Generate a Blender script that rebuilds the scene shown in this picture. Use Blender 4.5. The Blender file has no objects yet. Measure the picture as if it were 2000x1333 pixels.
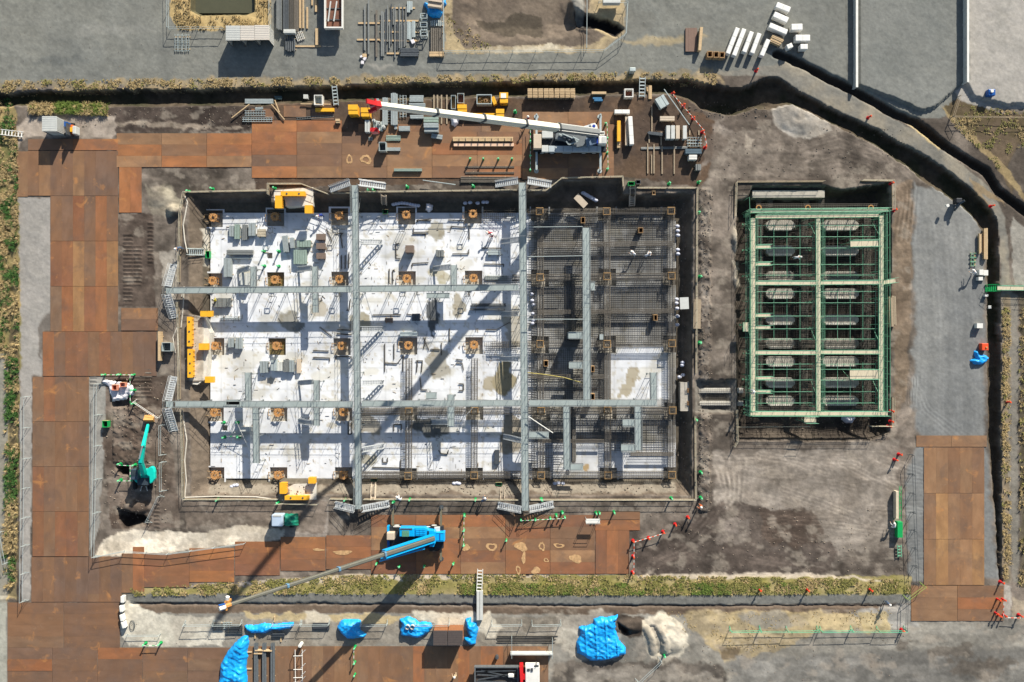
import bpy, math, random
import numpy as np
from mathutils import Vector, Matrix
R = math.radians
random.seed(7)
# ---------------------------------------------------------------- camera, sky, sun, exposure
sc = bpy.context.scene
S = 0.07            # metres of ground for one pixel of the photograph
H = 108.9           # camera height over the site
cam = bpy.data.cameras.new('camera'); cam.lens = 28; cam.sensor_width = 36
cam.clip_start = 1; cam.clip_end = 60000
co = bpy.data.objects.new('camera', cam); sc.collection.objects.link(co)
co.location = (0, 0, H); sc.camera = co
SUN = Vector((-0.81, -1.80, -1.0)).normalized()
elev = math.asin(-SUN.z); azim = math.atan2(-SUN.x, -SUN.y)
w = bpy.data.worlds.new('World'); sc.world = w; w.use_nodes = True
sky = w.node_tree.nodes.new('ShaderNodeTexSky'); sky.sky_type = 'NISHITA'; sky.sun_disc = False
sky.sun_elevation = elev; sky.sun_rotation = azim
bgn = w.node_tree.nodes['Background']; bgn.inputs[1].default_value = 0.08
w.node_tree.links.new(sky.outputs[0], bgn.inputs[0])
sl = bpy.data.lights.new('sun', 'SUN'); sl.energy = 5.0; sl.angle = R(0.5); sl.color = (1, .955, .88)
so = bpy.data.objects.new('sun', sl); sc.collection.objects.link(so)
so.rotation_euler = SUN.to_track_quat('-Z', 'Y').to_euler()
sc.view_settings.view_transform = 'Standard'; sc.view_settings.look = 'None'
sc.view_settings.gamma = 1; sc.view_settings.use_curve_mapping = False
sc.view_settings.exposure = 0.76
# ---------------------------------------------------------------- coordinates
TL = {'A1': (0, 0, 3.9214), 'A2': (320, 0, 3.9214), 'A3': (660, 0, 3.9214), 'A4': (1000, 0, 3.9214), 'A5': (1340, 0, 3.921), 'A6': (1620, 0, 3.921),
      'B1': (0, 320, 3.9214), 'B2': (320, 330, 3.9214), 'B3': (660, 330, 3.9214), 'B4': (1000, 330, 3.9214), 'B5': (1340, 320, 3.9214), 'B6': (1620, 320, 3.921),
      'C1': (0, 640, 3.7024), 'C2': (320, 660, 3.7024), 'C3': (660, 660, 3.7024), 'C4': (1000, 660, 3.7024), 'C5': (1340, 640, 3.7024), 'C6': (1620, 640, 3.7024),
      'D1': (0, 980, 3.776), 'D2': (320, 980, 3.776), 'D3': (660, 980, 3.776), 'D4': (1000, 980, 3.776), 'D5': (1340, 980, 3.776), 'D6': (1620, 980, 3.776)}
def t(k, x, y):
    a = TL[k]; return (a[0]+x/a[2], a[1]+y/a[2])
def W(x, y, z=0.0):
    k = 1-z/H
    return Vector(((x-1000)*S*k, (666.5-y)*S*k, z))
def U(v): return (v[0]/S+1000, 666.5-v[1]/S)
def lin(c):
    c = c/255.0
    return c/12.92 if c < .04045 else ((c+.055)/1.055)**2.4
def C(r, g, b, f=1.22): return tuple(min(.9, lin(v)/f*q) for v, q in zip((r, g, b), (1.0, .97, .9)))
# ---------------------------------------------------------------- materials
MATS = {}
def mat(name, rgb, rough=.75, metal=0., var=.18, scale=2.5, objcol=False, bump=0., raw=False, streak=None, attr=None, spec=.35):
    if name in MATS: return MATS[name]
    m = bpy.data.materials.new(name); m.use_nodes = True; nt = m.node_tree; N = nt.nodes; L = nt.links
    p = N['Principled BSDF']; p.inputs['Roughness'].default_value = rough; p.inputs['Metallic'].default_value = metal
    p.inputs['Specular IOR Level'].default_value = spec
    col = rgb if raw else C(*rgb)
    tc = N.new('ShaderNodeTexCoord'); mp = N.new('ShaderNodeMapping'); L.new(tc.outputs['Object'], mp.inputs[0])
    if streak: mp.inputs['Scale'].default_value = streak
    oi = N.new('ShaderNodeObjectInfo')
    ml = N.new('ShaderNodeVectorMath'); ml.operation = 'ADD'
    ms = N.new('ShaderNodeMath'); ms.operation = 'MULTIPLY'; ms.inputs[1].default_value = 57.
    L.new(oi.outputs['Random'], ms.inputs[0]); L.new(mp.outputs[0], ml.inputs[0]); L.new(ms.outputs[0], ml.inputs[1])
    n1 = N.new('ShaderNodeTexNoise'); n1.inputs['Scale'].default_value = scale; n1.inputs['Detail'].default_value = 5; n1.inputs['Roughness'].default_value = .65
    L.new(ml.outputs[0], n1.inputs['Vector'])
    mr = N.new('ShaderNodeMapRange'); mr.inputs[1].default_value = .3; mr.inputs[2].default_value = .7
    mr.inputs[3].default_value = 1-var*1.3; mr.inputs[4].default_value = 1+var
    L.new(n1.outputs[0], mr.inputs[0])
    mx = N.new('ShaderNodeMix'); mx.data_type = 'RGBA'; mx.blend_type = 'MULTIPLY'; mx.inputs[0].default_value = 1
    if objcol: L.new(oi.outputs['Color'], mx.inputs['A'])
    elif attr:
        at = N.new('ShaderNodeAttribute'); at.attribute_name = attr; L.new(at.outputs['Color'], mx.inputs['A'])
    else: mx.inputs['A'].default_value = (*col, 1)
    L.new(mr.outputs[0], mx.inputs['B']); L.new(mx.outputs['Result'], p.inputs['Base Color'])
    if bump:
        b = N.new('ShaderNodeBump'); b.inputs['Strength'].default_value = bump; b.inputs['Distance'].default_value = .05
        n2 = N.new('ShaderNodeTexNoise'); n2.inputs['Scale'].default_value = scale*3; n2.inputs['Detail'].default_value = 6
        L.new(ml.outputs[0], n2.inputs['Vector']); L.new(n2.outputs[0], b.inputs['Height']); L.new(b.outputs[0], p.inputs['Normal'])
    MATS[name] = m; return m
# ---------------------------------------------------------------- mesh builder
class MB:
    def __init__(s): s.v = []; s.f = []
    def add(s, vs, fs):
        n = len(s.v); s.v += [tuple(q) for q in vs]; s.f += [tuple(i+n for i in f) for f in fs]; return s
    BF = [(0, 3, 2, 1), (4, 5, 6, 7), (0, 1, 5, 4), (1, 2, 6, 5), (2, 3, 7, 6), (3, 0, 4, 7)]
    def box(s, x0, y0, z0, x1, y1, z1):
        return s.add([(x0, y0, z0), (x1, y0, z0), (x1, y1, z0), (x0, y1, z0), (x0, y0, z1), (x1, y0, z1), (x1, y1, z1), (x0, y1, z1)], MB.BF)
    def ob(s, c, sx, sy, sz, a=0., pitch=0.):        # centre of the base, size, yaw
        M = Matrix.Translation(Vector(c)) @ Matrix.Rotation(a, 4, 'Z') @ Matrix.Rotation(pitch, 4, 'Y')
        x, y = sx/2, sy/2
        return s.add([M @ Vector(q) for q in ((-x, -y, 0), (x, -y, 0), (x, y, 0), (-x, y, 0), (-x, -y, sz), (x, -y, sz), (x, y, sz), (-x, y, sz))], MB.BF)
    def bar(s, p, q, w, h=None, w2=None, h2=None, bev=0):
        h = h or w; w2 = w2 or w; h2 = h2 or h*(w2/w)
        p = Vector(p); q = Vector(q); d = (q-p)
        if d.length < 1e-6: return s
        d.normalize(); u = Vector((0, 0, 1)) if abs(d.z) < .95 else Vector((0, 1, 0))
        a = d.cross(u).normalized(); b = a.cross(d).normalized()
        vs = []
        for c, ww, hh in ((p, w, h), (q, w2, h2)):
            if bev:
                e = bev*min(ww, hh)
                for sx, sy in ((-1, -1), (1, -1), (1, 1), (-1, 1)):
                    X, Y = sx*ww/2, sy*hh/2
                    q1 = c+a*(X-sx*e)+b*Y; q2 = c+a*X+b*(Y-sy*e)
                    vs += [q2, q1] if sx*sy > 0 and False else ([q2, q1] if sx*sy > 0 else [q1, q2])
            else:
                vs += [c-a*ww/2-b*hh/2, c+a*ww/2-b*hh/2, c+a*ww/2+b*hh/2, c-a*ww/2+b*hh/2]
        n = len(vs)//2
        if bev:
            # order ring by angle
            for k in (0, n):
                c = p if k == 0 else q
                ring = vs[k:k+n]; ring.sort(key=lambda r: math.atan2((r-c).dot(b), (r-c).dot(a))); vs[k:k+n] = ring
        fs = [tuple(reversed(range(n))), tuple(range(n, 2*n))]+[(i, (i+1) % n, n+(i+1) % n, n+i) for i in range(n)]
        return s.add(vs, fs)
    def tube(s, p, q, r, n=8, r2=None, cap=True):
        r2 = r if r2 is None else r2
        p = Vector(p); q = Vector(q); d = (q-p)
        if d.length < 1e-6: return s
        d.normalize(); u = Vector((0, 0, 1)) if abs(d.z) < .95 else Vector((0, 1, 0))
        a = d.cross(u).normalized(); b = a.cross(d)
        vs = []
        for c, rr in ((p, r), (q, r2)):
            for i in range(n):
                an = 2*math.pi*i/n; vs.append(c+a*(rr*math.cos(an))+b*(rr*math.sin(an)))
        fs = [(i, (i+1) % n, n+(i+1) % n, n+i) for i in range(n)]
        if cap: fs += [tuple(reversed(range(n))), tuple(range(n, 2*n))]
        return s.add(vs, fs)
    def path(s, pts, r, n=6):
        for a, b in zip(pts, pts[1:]): s.tube(a, b, r, n)
        return s
    def prism(s, pts, z0, z1):
        n = len(pts); A = sum(pts[i][0]*pts[(i+1) % n][1]-pts[(i+1) % n][0]*pts[i][1] for i in range(n))
        if A < 0: pts = pts[::-1]
        return s.add([(x, y, z0) for x, y in pts]+[(x, y, z1) for x, y in pts],
                     [tuple(reversed(range(n))), tuple(range(n, 2*n))]+[(i, (i+1) % n, n+(i+1) % n, n+i) for i in range(n)])
    def build(s, name, m, parent=None, smooth=False, bevel=0):
        me = bpy.data.meshes.new(name)
        vs = s.v
        o = bpy.data.objects.new(name, me)
        if parent is not None:
            l = parent.location
            p = parent
            off = Vector((0, 0, 0))
            while p is not None: off += p.location; p = p.parent
            vs = [(a-off.x, b-off.y, c-off.z) for a, b, c in vs]; o.parent = parent
        else:
            xs = [q[0] for q in vs]; ys = [q[1] for q in vs]; zs = [q[2] for q in vs]
            off = Vector(((min(xs)+max(xs))/2, (min(ys)+max(ys))/2, min(zs)))
            vs = [(a-off.x, b-off.y, c-off.z) for a, b, c in vs]; o.location = off
        me.from_pydata(vs, [], s.f)
        if isinstance(m, (list, tuple)):
            for k in m: me.materials.append(k)
        elif m: me.materials.append(m)
        if smooth: me.polygons.foreach_set('use_smooth', [True]*len(me.polygons))
        if bevel:
            bm_ = o.modifiers.new('bevel', 'BEVEL'); bm_.width = bevel; bm_.segments = 2; bm_.limit_method = 'ANGLE'
        me.update(); sc.collection.objects.link(o); return o
def tag(o, label, cat, group=None, kind=None):
    if label: o['label'] = label
    if cat: o['category'] = cat
    if group: o['group'] = group
    if kind: o['kind'] = kind
    return o
def thing(name, label, cat, loc, rz=0., group=None):
    o = bpy.data.objects.new(name, None); o.empty_display_size = .3; sc.collection.objects.link(o)
    o.location = loc; o.rotation_euler = (0, 0, rz); return tag(o, label, cat, group)
def structure(o): o['kind'] = 'structure'; return o
def clone(root, loc, rz=0., label=None, group=None, sc_=None):
    r = root.copy(); sc.collection.objects.link(r); r.location = loc; r.rotation_euler = (0, 0, rz)
    if label: r['label'] = label
    if group: r['group'] = group
    if sc_: r.scale = sc_
    for ch in list(root.children):
        c = ch.copy(); sc.collection.objects.link(c); c.parent = r
        for g in list(ch.children):
            d = g.copy(); sc.collection.objects.link(d); d.parent = c
    return r
ORD = 'first second third fourth fifth sixth seventh eighth ninth tenth eleventh twelfth thirteenth fourteenth fifteenth sixteenth seventeenth eighteenth nineteenth twentieth'.split()
def nth(i, n=None, a='left', b='right'):
    if n and i == n-1 and n > 1: return 'last'
    return ORD[i] if i < 20 else 'far'
# ---------------------------------------------------------------- terrain, in photograph pixels at ground level
rng = np.random.default_rng(3)
st = 2.5
xs = np.concatenate([[-30000, -9000, -3000, -1200, -600, -350, -220, -150], np.arange(-100, 2101, st), [2150, 2220, 2350, 2600, 3200, 5000, 11000, 32000]])
ys = np.concatenate([[-30000, -9000, -3000, -1200, -600, -350, -220, -140], np.arange(-80, 1414, st), [1470, 1550, 1700, 1950, 2600, 4500, 10500, 31000]])
GX, GY = np.meshgrid(xs, ys)
def vnoise(scale, seed, X=GX, Y=GY):
    r = np.random.default_rng(seed); g = r.random((256, 256))
    x = X/scale+1000.3; y = Y/scale+1000.7
    i = np.floor(x).astype(int); j = np.floor(y).astype(int); fx = x-i; fy = y-j
    fx = fx*fx*(3-2*fx); fy = fy*fy*(3-2*fy)
    a = g[j % 256, i % 256]; b = g[j % 256, (i+1) % 256]; c = g[(j+1) % 256, i % 256]; d = g[(j+1) % 256, (i+1) % 256]
    return (a*(1-fx)+b*fx)*(1-fy)+(c*(1-fx)+d*fx)*fy
def fbm(scale, seed, oct=4, X=GX, Y=GY):
    s = 0; a = 1; tt = 0
    for k in range(oct): s = s+a*vnoise(scale/2**k, seed+k, X, Y); tt += a; a *= .55
    return s/tt
NB = fbm(160, 11, 5); NM = fbm(40, 21, 4); NS = fbm(12, 31, 3); NF = vnoise(3.2, 41); NR = rng.random(GX.shape)
WX = (fbm(22, 51, 4)-.5)*2; WY = (fbm(22, 61, 4)-.5)*2
WX2 = (fbm(6, 71, 2)-.5)*2; WY2 = (fbm(6, 81, 2)-.5)*2
def pip(poly, X, Y):
    m = np.zeros(X.shape, bool); n = len(poly)
    for i in range(n):
        x1, y1 = poly[i]; x2, y2 = poly[(i+1) % n]
        if y1 == y2: continue
        c = ((y1 > Y) != (y2 > Y)) & (X < (x2-x1)*(Y-y1)/(y2-y1)+x1)
        m ^= c
    return m
def dseg(a, b, X, Y):
    ax, ay = a; bx, by = b; dx, dy = bx-ax, by-ay; L2 = dx*dx+dy*dy+1e-9
    u = np.clip(((X-ax)*dx+(Y-ay)*dy)/L2, 0, 1)
    return np.hypot(X-ax-u*dx, Y-ay-u*dy)
def dline(line, X, Y):
    d = np.full(X.shape, 1e9)
    for a, b in zip(line, line[1:]): d = np.minimum(d, dseg(a, b, X, Y))
    return d
def sm(v): v = np.clip(v, 0, 1); return v*v*(3-2*v)
def rect(x0, y0, x1, y1): return [(x0, y0), (x1, y0), (x1, y1), (x0, y1)]
Z = np.zeros(GX.shape); COL = np.zeros(GX.shape+(3,)); REG = np.zeros(GX.shape, int)
# region ids for splitting the sheet into named pieces of ground
REGN = ['ground', 'gravel_road', 'gravel_yard', 'ditch', 'pit_floor', 'haul_road', 'pond_bank', 'grass_bank', 'gravel_path', 'muddy_basin']
def paint(poly, c, warp=5., amt=1., soft=2.5, mott=.12, c2=None, nz=None, reg=None, fine=True):
    X = GX+WX*warp*1.6+WX2*min(warp, 2)*.8; Y = GY+WY*warp*1.6+WY2*min(warp, 2)*.8
    m = pip(poly, X, Y).astype(float)
    if soft:
        d = dline(list(poly)+[poly[0]], X, Y); m = m*sm(d/soft)
    m = m*amt
    a = np.array(C(*c)); base = np.broadcast_to(a, COL.shape)
    if c2 is not None:
        q = sm(((NM if nz is None else nz)-.32)/.36)[..., None]; base = base*(1-q)+np.array(C(*c2))*q
    base = base*(1+mott*2.2*(NM-.5)+mott*2.4*(NS-.5)+mott*1.2*(NB-.5))[..., None]
    COL[:] = COL*(1-m[..., None])+base*m[..., None]
    if reg is not None:
        REG[pip(poly, GX, GY)] = REGN.index(reg)
def height(poly, z, slopes, warp=2.5, rough=0.):
    """sink (or raise) inside the outline by z, reached over the slope width given for each side"""
    X = GX+WX*warp*1.3+WX2*1.0; Y = GY+WY*warp*1.3+WY2*1.0
    m = pip(poly, X, Y); f = np.ones(GX.shape); n = len(poly)
    if not isinstance(slopes, (list, tuple)): slopes = [slopes]*n
    for i in range(n):
        wd = slopes[i % len(slopes)]
        f = np.minimum(f, np.clip(dseg(poly[i], poly[(i+1) % n], X, Y)/wd, 0, 1))
    f = np.where(m, f, 0)
    Z[:] += z*f*(1+rough*(NM-.5)*2)
def mound(cx, cy, rx, ry, h, a=0., p=1.):
    c, s_ = math.cos(a), math.sin(a); X = GX+WX*4-cx; Y = GY+WY*4-cy
    u = (X*c+Y*s_)/rx; v = (-X*s_+Y*c)/ry
    Z[:] += h*np.clip(1-(u*u+v*v), 0, 1)**p*(1+(NS-.5)*.5)
# base mud
q = sm((NM*.6+NB*.4-.34)/.32)[..., None]
COL[:] = np.array(C(86, 79, 73))*(1-q)+np.array(C(136, 126, 117))*q
Z += (NS-.5)*.06+(NM-.5)*.10
# --- upper gravel road and yards
paint([(-40000, -40000), (42000, -40000), (42000, 175), (1960, 215), (1880, 215), (1830, 232), (1760, 238), (1675, 180), (1560, 118), (1500, 140), (1340, 146), (1240, 156), (1000, 160), (800, 164), (640, 168), (400, 170), (0, 172), (-40000, 172)], (131, 132, 127), 3, reg='gravel_road', mott=.10, c2=(122, 124, 121), nz=NB)
paint([(0, 158), (400, 152), (800, 146), (1240, 140), (1400, 132), (1420, 165), (1240, 164), (800, 170), (400, 176), (0, 180), (-100, 180), (-100, 160)], (186, 165, 130), 9, .75, 6, c2=(140, 128, 105))
for (cx, cy, rx, ry, cc, am) in [(230, 60, 90, 18, (150, 150, 145), .4), (120, 120, 60, 14, (95, 99, 100), .5), (1280, 80, 70, 14, (175, 160, 130), .7), (1330, 72, 60, 10, (185, 168, 132), .6), (1230, 40, 60, 30, (120, 120, 115), .6), (740, 128, 40, 8, (165, 162, 155), .6), (560, 150, 90, 10, (115, 116, 114), .5), (330, 110, 30, 50, (112, 114, 112), .4)]:
    paint([(cx+rx*math.cos(a), cy+ry*math.sin(a)) for a in np.linspace(0, 6.28, 14)[:-1]], cc, 10, am, 8)
paint([(1893, -20000), (30000, -20000), (30000, 216), (1920, 214), (1880, 202), (1862, 178), (1889, 160)], (176, 172, 167), 3, reg='gravel_yard', c2=(160, 157, 152), mott=.06)
paint([(1676, -20000), (1884, -20000), (1888, 160), (1850, 185), (1822, 208), (1798, 214), (1750, 194), (1676, 166)], (132, 134, 131), 1.5, c2=(120, 123, 121), nz=NB, mott=.05)
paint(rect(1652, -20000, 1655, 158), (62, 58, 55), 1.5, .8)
paint([(1838, 215), (1870, 190), (1905, 205), (1960, 222), (2000, 222), (4000, 222), (4000, 270), (1990, 285), (1966, 330), (1990, 400), (1930, 300), (1870, 240)], (112, 98, 82), 4, c2=(92, 82, 62), reg='grass_bank')
paint([(1835, 205), (1850, 230), (1920, 300), (1990, 380), (2010, 410), (2010, 390), (1960, 320), (1880, 240)], (175, 155, 115), 3, .7)
# gravel path between the two ditches
paint([(1340, 146), (1500, 128), (1540, 118), (1600, 150), (1700, 205), (1780, 250), (1860, 305), (1930, 362), (1965, 425), (1976, 560), (1975, 900), (1975, 1139), (1957, 1139), (1955, 560), (1950, 430), (1900, 372), (1834, 322), (1720, 256), (1646, 222), (1582, 190), (1520, 152), (1500, 150)], (132, 130, 124), 2, reg='gravel_path', c2=(150, 143, 130))
paint([(1765, 235), (1800, 250), (1850, 290), (1835, 295), (1790, 262)], (200, 180, 135), 4, .8)
paint([(1893, 345), (1960, 395), (1985, 440), (1960, 400), (1920, 385), (1950, 430), (1945, 430), (1900, 372)], (160, 138, 105), 4, .7)
paint([(1975, 420), (2030, 470), (2030, 560), (1980, 560), (1972, 470)], (158, 155, 148), 3, .9)
paint(rect(1956, 575, 1973, 1139), (150, 134, 112), 4, .9, c2=(120, 110, 92)); paint(rect(1974, 575, 1990, 1139), (136, 132, 124), 3, .9)
paint(rect(1991, 560, 2200, 1150), (105, 98, 84), 4, 1, c2=(80, 74, 60))
# pond and muddy basin at the top
paint([(335, -300), (535, -300), (528, 50), (500, 60), (345, 62), (330, 30)], (200, 176, 128), 3, reg='pond_bank', c2=(170, 148, 105))
height([(373, -300), (497, -300), (497, 24), (480, 30), (390, 30), (373, 22)], -1.1, 7, 1)
paint([(370, -300), (500, -300), (500, 24), (480, 32), (390, 32), (370, 22)], (92, 88, 68), 1)
paint([(868, -300), (1225, -300), (1222, 66), (1176, 104), (868, 106)], (186, 168, 134), 3, reg='muddy_basin', c2=(160, 146, 122))
paint([(885, -300), (1140, -300), (1150, 50), (1190, 75), (1140, 92), (1060, 88), (960, 92), (905, 96), (885, 60)], (128, 116, 104), 5, c2=(105, 95, 86))
paint([(930, 37), (951, 38), (986, 38), (994, 25), (1017, 19), (1037, 23), (1058, 26), (1061, 38), (1062, 74), (1042, 72), (1012, 66), (1004, 74), (966, 61), (932, 54)], (84, 77, 68), 3, .9, .8, mott=.04)
paint([(940, 88), (1120, 86), (1150, 96), (1100, 102), (960, 104), (935, 98)], (222, 212, 192), 6, .85, c2=(170, 155, 130))
height([(905, -300), (1120, -300), (1130, 20), (1150, 70), (1060, 80), (930, 82), (900, 30)], -.9, 30, 6)
height([(1117, 22), (1150, 28), (1190, 38), (1222, 55), (1205, 75), (1172, 60), (1140, 55), (1125, 50)], -1.5, [6, 4, 4, 14, 14, 14, 6, 6], 3)
paint([(1117, 22), (1150, 28), (1190, 38), (1222, 55), (1205, 75), (1172, 60), (1140, 55), (1125, 50)], (52, 48, 46), 4)
mound(1126, 18, 16, 28, 1.1)
paint([(1112, -10), (1142, -10), (1142, 50), (1125, 44)], (150, 150, 146), 3, .8)
for k in range(5):
    paint([(868+k*12, 20+k*14), (890+k*10, 30+k*13), (880+k*10, 38+k*12)], (95, 82, 62), 8, .8)
# --- site interior
paint([(120, 205), (500, 205), (500, 236), (490, 258), (230, 262), (210, 240)], (92, 82, 76), 6, c2=(66, 58, 54))
paint([(215, 238), (330, 235), (420, 250), (470, 240), (480, 250), (400, 256), (300, 248), (215, 246)], (165, 152, 138), 6, .75)
paint([(50, 228), (228, 226), (228, 265), (215, 272), (52, 270), (30, 300), (30, 250)], (178, 166, 155), 4, c2=(150, 140, 130), reg='ground')
paint([(495, 198), (1340, 186), (1400, 240), (1385, 350), (1360, 366), (1215, 346), (500, 372), (495, 340)], (104, 86, 72), 4, c2=(84, 72, 64), reg='haul_road')
paint([(32, 385), (100, 385), (104, 640), (86, 648), (84, 735), (64, 735), (60, 1176), (40, 1176), (38, 700)], (168, 164, 160), 3, c2=(156, 153, 149), reg='gravel_yard', mott=.07)
paint([(72, 640), (104, 590), (104, 648), (86, 700), (82, 740)], (90, 80, 72), 6, .7, 5)
paint([(232, 416), (300, 416), (305, 602), (232, 602)], (108, 96, 88), 3, c2=(84, 74, 68))
paint([(285, 365), (330, 362), (362, 385), (358, 415), (325, 432), (298, 425), (285, 395)], (178, 170, 152), 8, .85, 5, c2=(140, 132, 120))
mound(342, 412, 18, 12, .9); mound(312, 385, 28, 22, .25)
paint([(310, 490), (350, 490), (345, 600), (320, 570)], (185, 178, 168), 4, .9)
paint([(172, 735), (208, 735), (205, 870), (192, 1040), (172, 1087)], (158, 156, 151), 2, c2=(145, 142, 138), reg='gravel_yard')
paint([(205, 735), (330, 735), (335, 860), (355, 1030), (215, 1035), (200, 880)], (124, 112, 103), 4, c2=(92, 80, 72))
paint([(185, 1087), (200, 1055), (235, 1036), (330, 1036), (400, 1040), (480, 1024), (560, 1028), (556, 1056), (458, 1066), (370, 1078), (282, 1082), (240, 1090)], (232, 222, 206), 3, c2=(212, 200, 182))
paint([(560, 985), (640, 975), (640, 1050), (600, 1056), (556, 1056)], (165, 156, 148), 4, .8)
paint([(360, 975), (640, 978), (632, 1046), (480, 1026), (365, 1030)], (132, 120, 110), 4, .8, c2=(115, 104, 95))
# track prints of the digger
for x0, x1, y0, y1 in [(241, 260, 455, 595), (262, 276, 480, 560), (288, 299, 430, 520), (275, 296, 720, 780), (285, 298, 905, 940), (176, 188, 735, 760), (300, 312, 980, 1040), (262, 274, 720, 800)]:
    m = (GX > x0) & (GX < x1) & (GY > y0) & (GY < y1)
    Z += np.where(m, .07*np.sign(np.sin(GY*.8378)), 0); COL[:] = np.where((m & (np.sin(GY*.8378) > .1))[..., None], COL*.68, COL)
# right gravel apron and the dirt yard
paint([(1785, 352), (1835, 365), (1905, 418), (1930, 455), (1928, 640), (1930, 850), (1943, 1000), (1956, 1139), (1780, 1139), (1768, 1130), (1764, 920), (1790, 870), (1775, 760), (1783, 640), (1778, 480)], (138, 139, 138), 7, c2=(122, 124, 125), nz=NB, reg='gravel_yard', mott=.08, soft=9)
paint([(1745, 360), (1785, 350), (1780, 640), (1770, 780), (1745, 830), (1742, 600)], (128, 112, 96), 5, .8, 4)
paint([(1385, 880), (1560, 876), (1760, 850), (1766, 1118), (1600, 1110), (1400, 1060), (1390, 950)], (160, 151, 142), 9, .95, 10, c2=(138, 129, 120))
paint([(1235, 1060), (1340, 1015), (1420, 980), (1490, 990), (1580, 985), (1590, 1040), (1640, 1075), (1620, 1122), (1235, 1122)], (98, 88, 82), 10, .9, 6, c2=(68, 61, 57))
paint([(1480, 990), (1590, 985), (1625, 1050), (1560, 1075), (1490, 1060)], (92, 80, 72), 10, .8, 8)
paint([(1400, 1010), (1470, 1010), (1460, 1060), (1395, 1060)], (150, 140, 132), 9, .6, 5)
paint([(1625, 1080), (1765, 1070), (1766, 1120), (1625, 1122)], (84, 76, 70), 8, .7, 6)
paint([(1370, 360), (1392, 370), (1388, 500), (1384, 700), (1386, 860), (1384, 1010), (1364, 1010), (1366, 700), (1366, 400)], (150, 142, 134), 5, .7, 3, c2=(92, 84, 78), nz=NS)
mask = pip([(1366, 370), (1388, 370), (1384, 1000), (1366, 1000)], GX+WX*5, GY); Z += np.where(mask, .3*NS+.12*NF, 0)
paint([(1505, 205), (1535, 190), (1560, 195), (1620, 235), (1625, 255), (1580, 275), (1540, 270), (1508, 240)], (172, 166, 158), 4, .95, 3)
mound(1556, 228, 46, 34, .4, .5)
paint([(1395, 225), (1440, 240), (1425, 290), (1380, 330), (1366, 350), (1374, 280), (1392, 262)], (168, 158, 150), 8, .75, 5, c2=(110, 100, 92))
paint([(1455, 258), (1478, 270), (1470, 296), (1452, 290)], (190, 178, 164), 5, .8, 4)
paint([(1340, 190), (1500, 210), (1506, 250), (1440, 260), (1400, 235), (1345, 215)], (96, 87, 80), 6, .8)
# tyre marks sweeping across the mud
def tracks(pts, n, sp, wd, amt, light=True):
    L_ = dline(pts, GX+WX*1.2, GY+WY*1.2); s_ = np.zeros(GX.shape)
    for k in range(n): s_ = np.maximum(s_, np.exp(-((L_-k*sp)/wd)**2))
    s_ *= (.35+.65*NM)*amt; f = (1+s_) if light else (1-s_*.6); COL[:] *= f[..., None]
    Z[:] -= s_*.05
for k in range(7): tracks([(1240+k*6, 1120-k*3), (1330+k*4, 1085-k*7), (1400, 1040-k*12), (1440-k*3, 985-k*4), (1450-k*8, 900)], 2, 9, 2.2, .34, k % 2 == 0)
for k in range(8): tracks([(1560+k*4, 285+k*6), (1640, 262+k*8), (1720, 290+k*8), (1790-k*4, 350+k*6), (1780-k*5, 470)], 2, 8, 2.2, .28, k % 2 == 0)
for k in range(7): tracks([(1450+k*10, 300+k*7), (1560, 305+k*8), (1690, 315+k*6)], 2, 9, 2.5, .25, k % 2 == 0)
for k in range(5): tracks([(1410, 905+k*45), (1560, 900+k*48), (1745, 890+k*46)], 2, 9, 4, .14, k % 2 == 0)
for k in range(6): tracks([(1700+k*6, 862), (1745, 842-k*3), (1775+k*2, 800), (1776+k*3, 740)], 2, 5, 2.2, .35, k % 2 == 0)
for k in range(7): tracks([(1796+k*15, 440), (1806+k*16, 640), (1796+k*19, 850)], 2, 8, 3, .17, k % 2 == 0)
for k in range(5): tracks([(1776, 700+k*9), (1800+k*5, 800), (1860+k*8, 852)], 2, 7, 2.5, .16, k % 2 == 0)
for k in range(4): tracks([(0, 40+k*28), (200, 66+k*22), (420, 100+k*14), (900, 125+k*8), (1300, 110+k*6)], 2, 9, 3, .07, k % 2 == 0)
for k in range(4): tracks([(1250+k*12, -20), (1290+k*8, 60), (1340, 110+k*6)], 2, 9, 3, .08, k % 2 == 0)
for k in range(4): tracks([(1100, 1290+k*12), (1400, 1296+k*13), (1700, 1275+k*14), (2000, 1260+k*16)], 2, 9, 3, .10, k % 2 == 0)
# --- lower ditch, grass bank and far side
paint([(-40000, 1196), (42000, 1196), (42000, 40000), (-40000, 40000)], (152, 148, 140), 3, c2=(134, 131, 125), nz=NB, reg='gravel_road')
paint([(235, 1112), (300, 1150), (560, 1140), (640, 1122), (900, 1122), (1230, 1122), (1780, 1124), (1782, 1165), (1200, 1166), (600, 1162), (250, 1168)], (176, 162, 118), 3, c2=(140, 134, 78), reg='grass_bank')
paint([(300, 1148), (560, 1130), (700, 1120), (1240, 1122), (1250, 1133), (1540, 1130), (1780, 1136), (1700, 1128), (1540, 1118), (1240, 1121)], (222, 208, 190), 4, .8)
paint([(245, 1160), (600, 1158), (1200, 1163), (1780, 1160), (1782, 1180), (1200, 1184), (600, 1181), (245, 1178)], (128, 128, 124), 2, reg='ditch')
paint([(250, 1181), (600, 1183), (1200, 1186), (1780, 1182), (1760, 1200), (1200, 1202), (600, 1198), (250, 1200)], (112, 98, 86), 2, c2=(96, 84, 74), reg='ditch')
height([(250, 1160), (1200, 1164), (1775, 1162), (1775, 1196), (1200, 1202), (600, 1200), (250, 1198)], -.12, [19, 19, 40, 15, 15, 15, 6], 1.5, .25)
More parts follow.
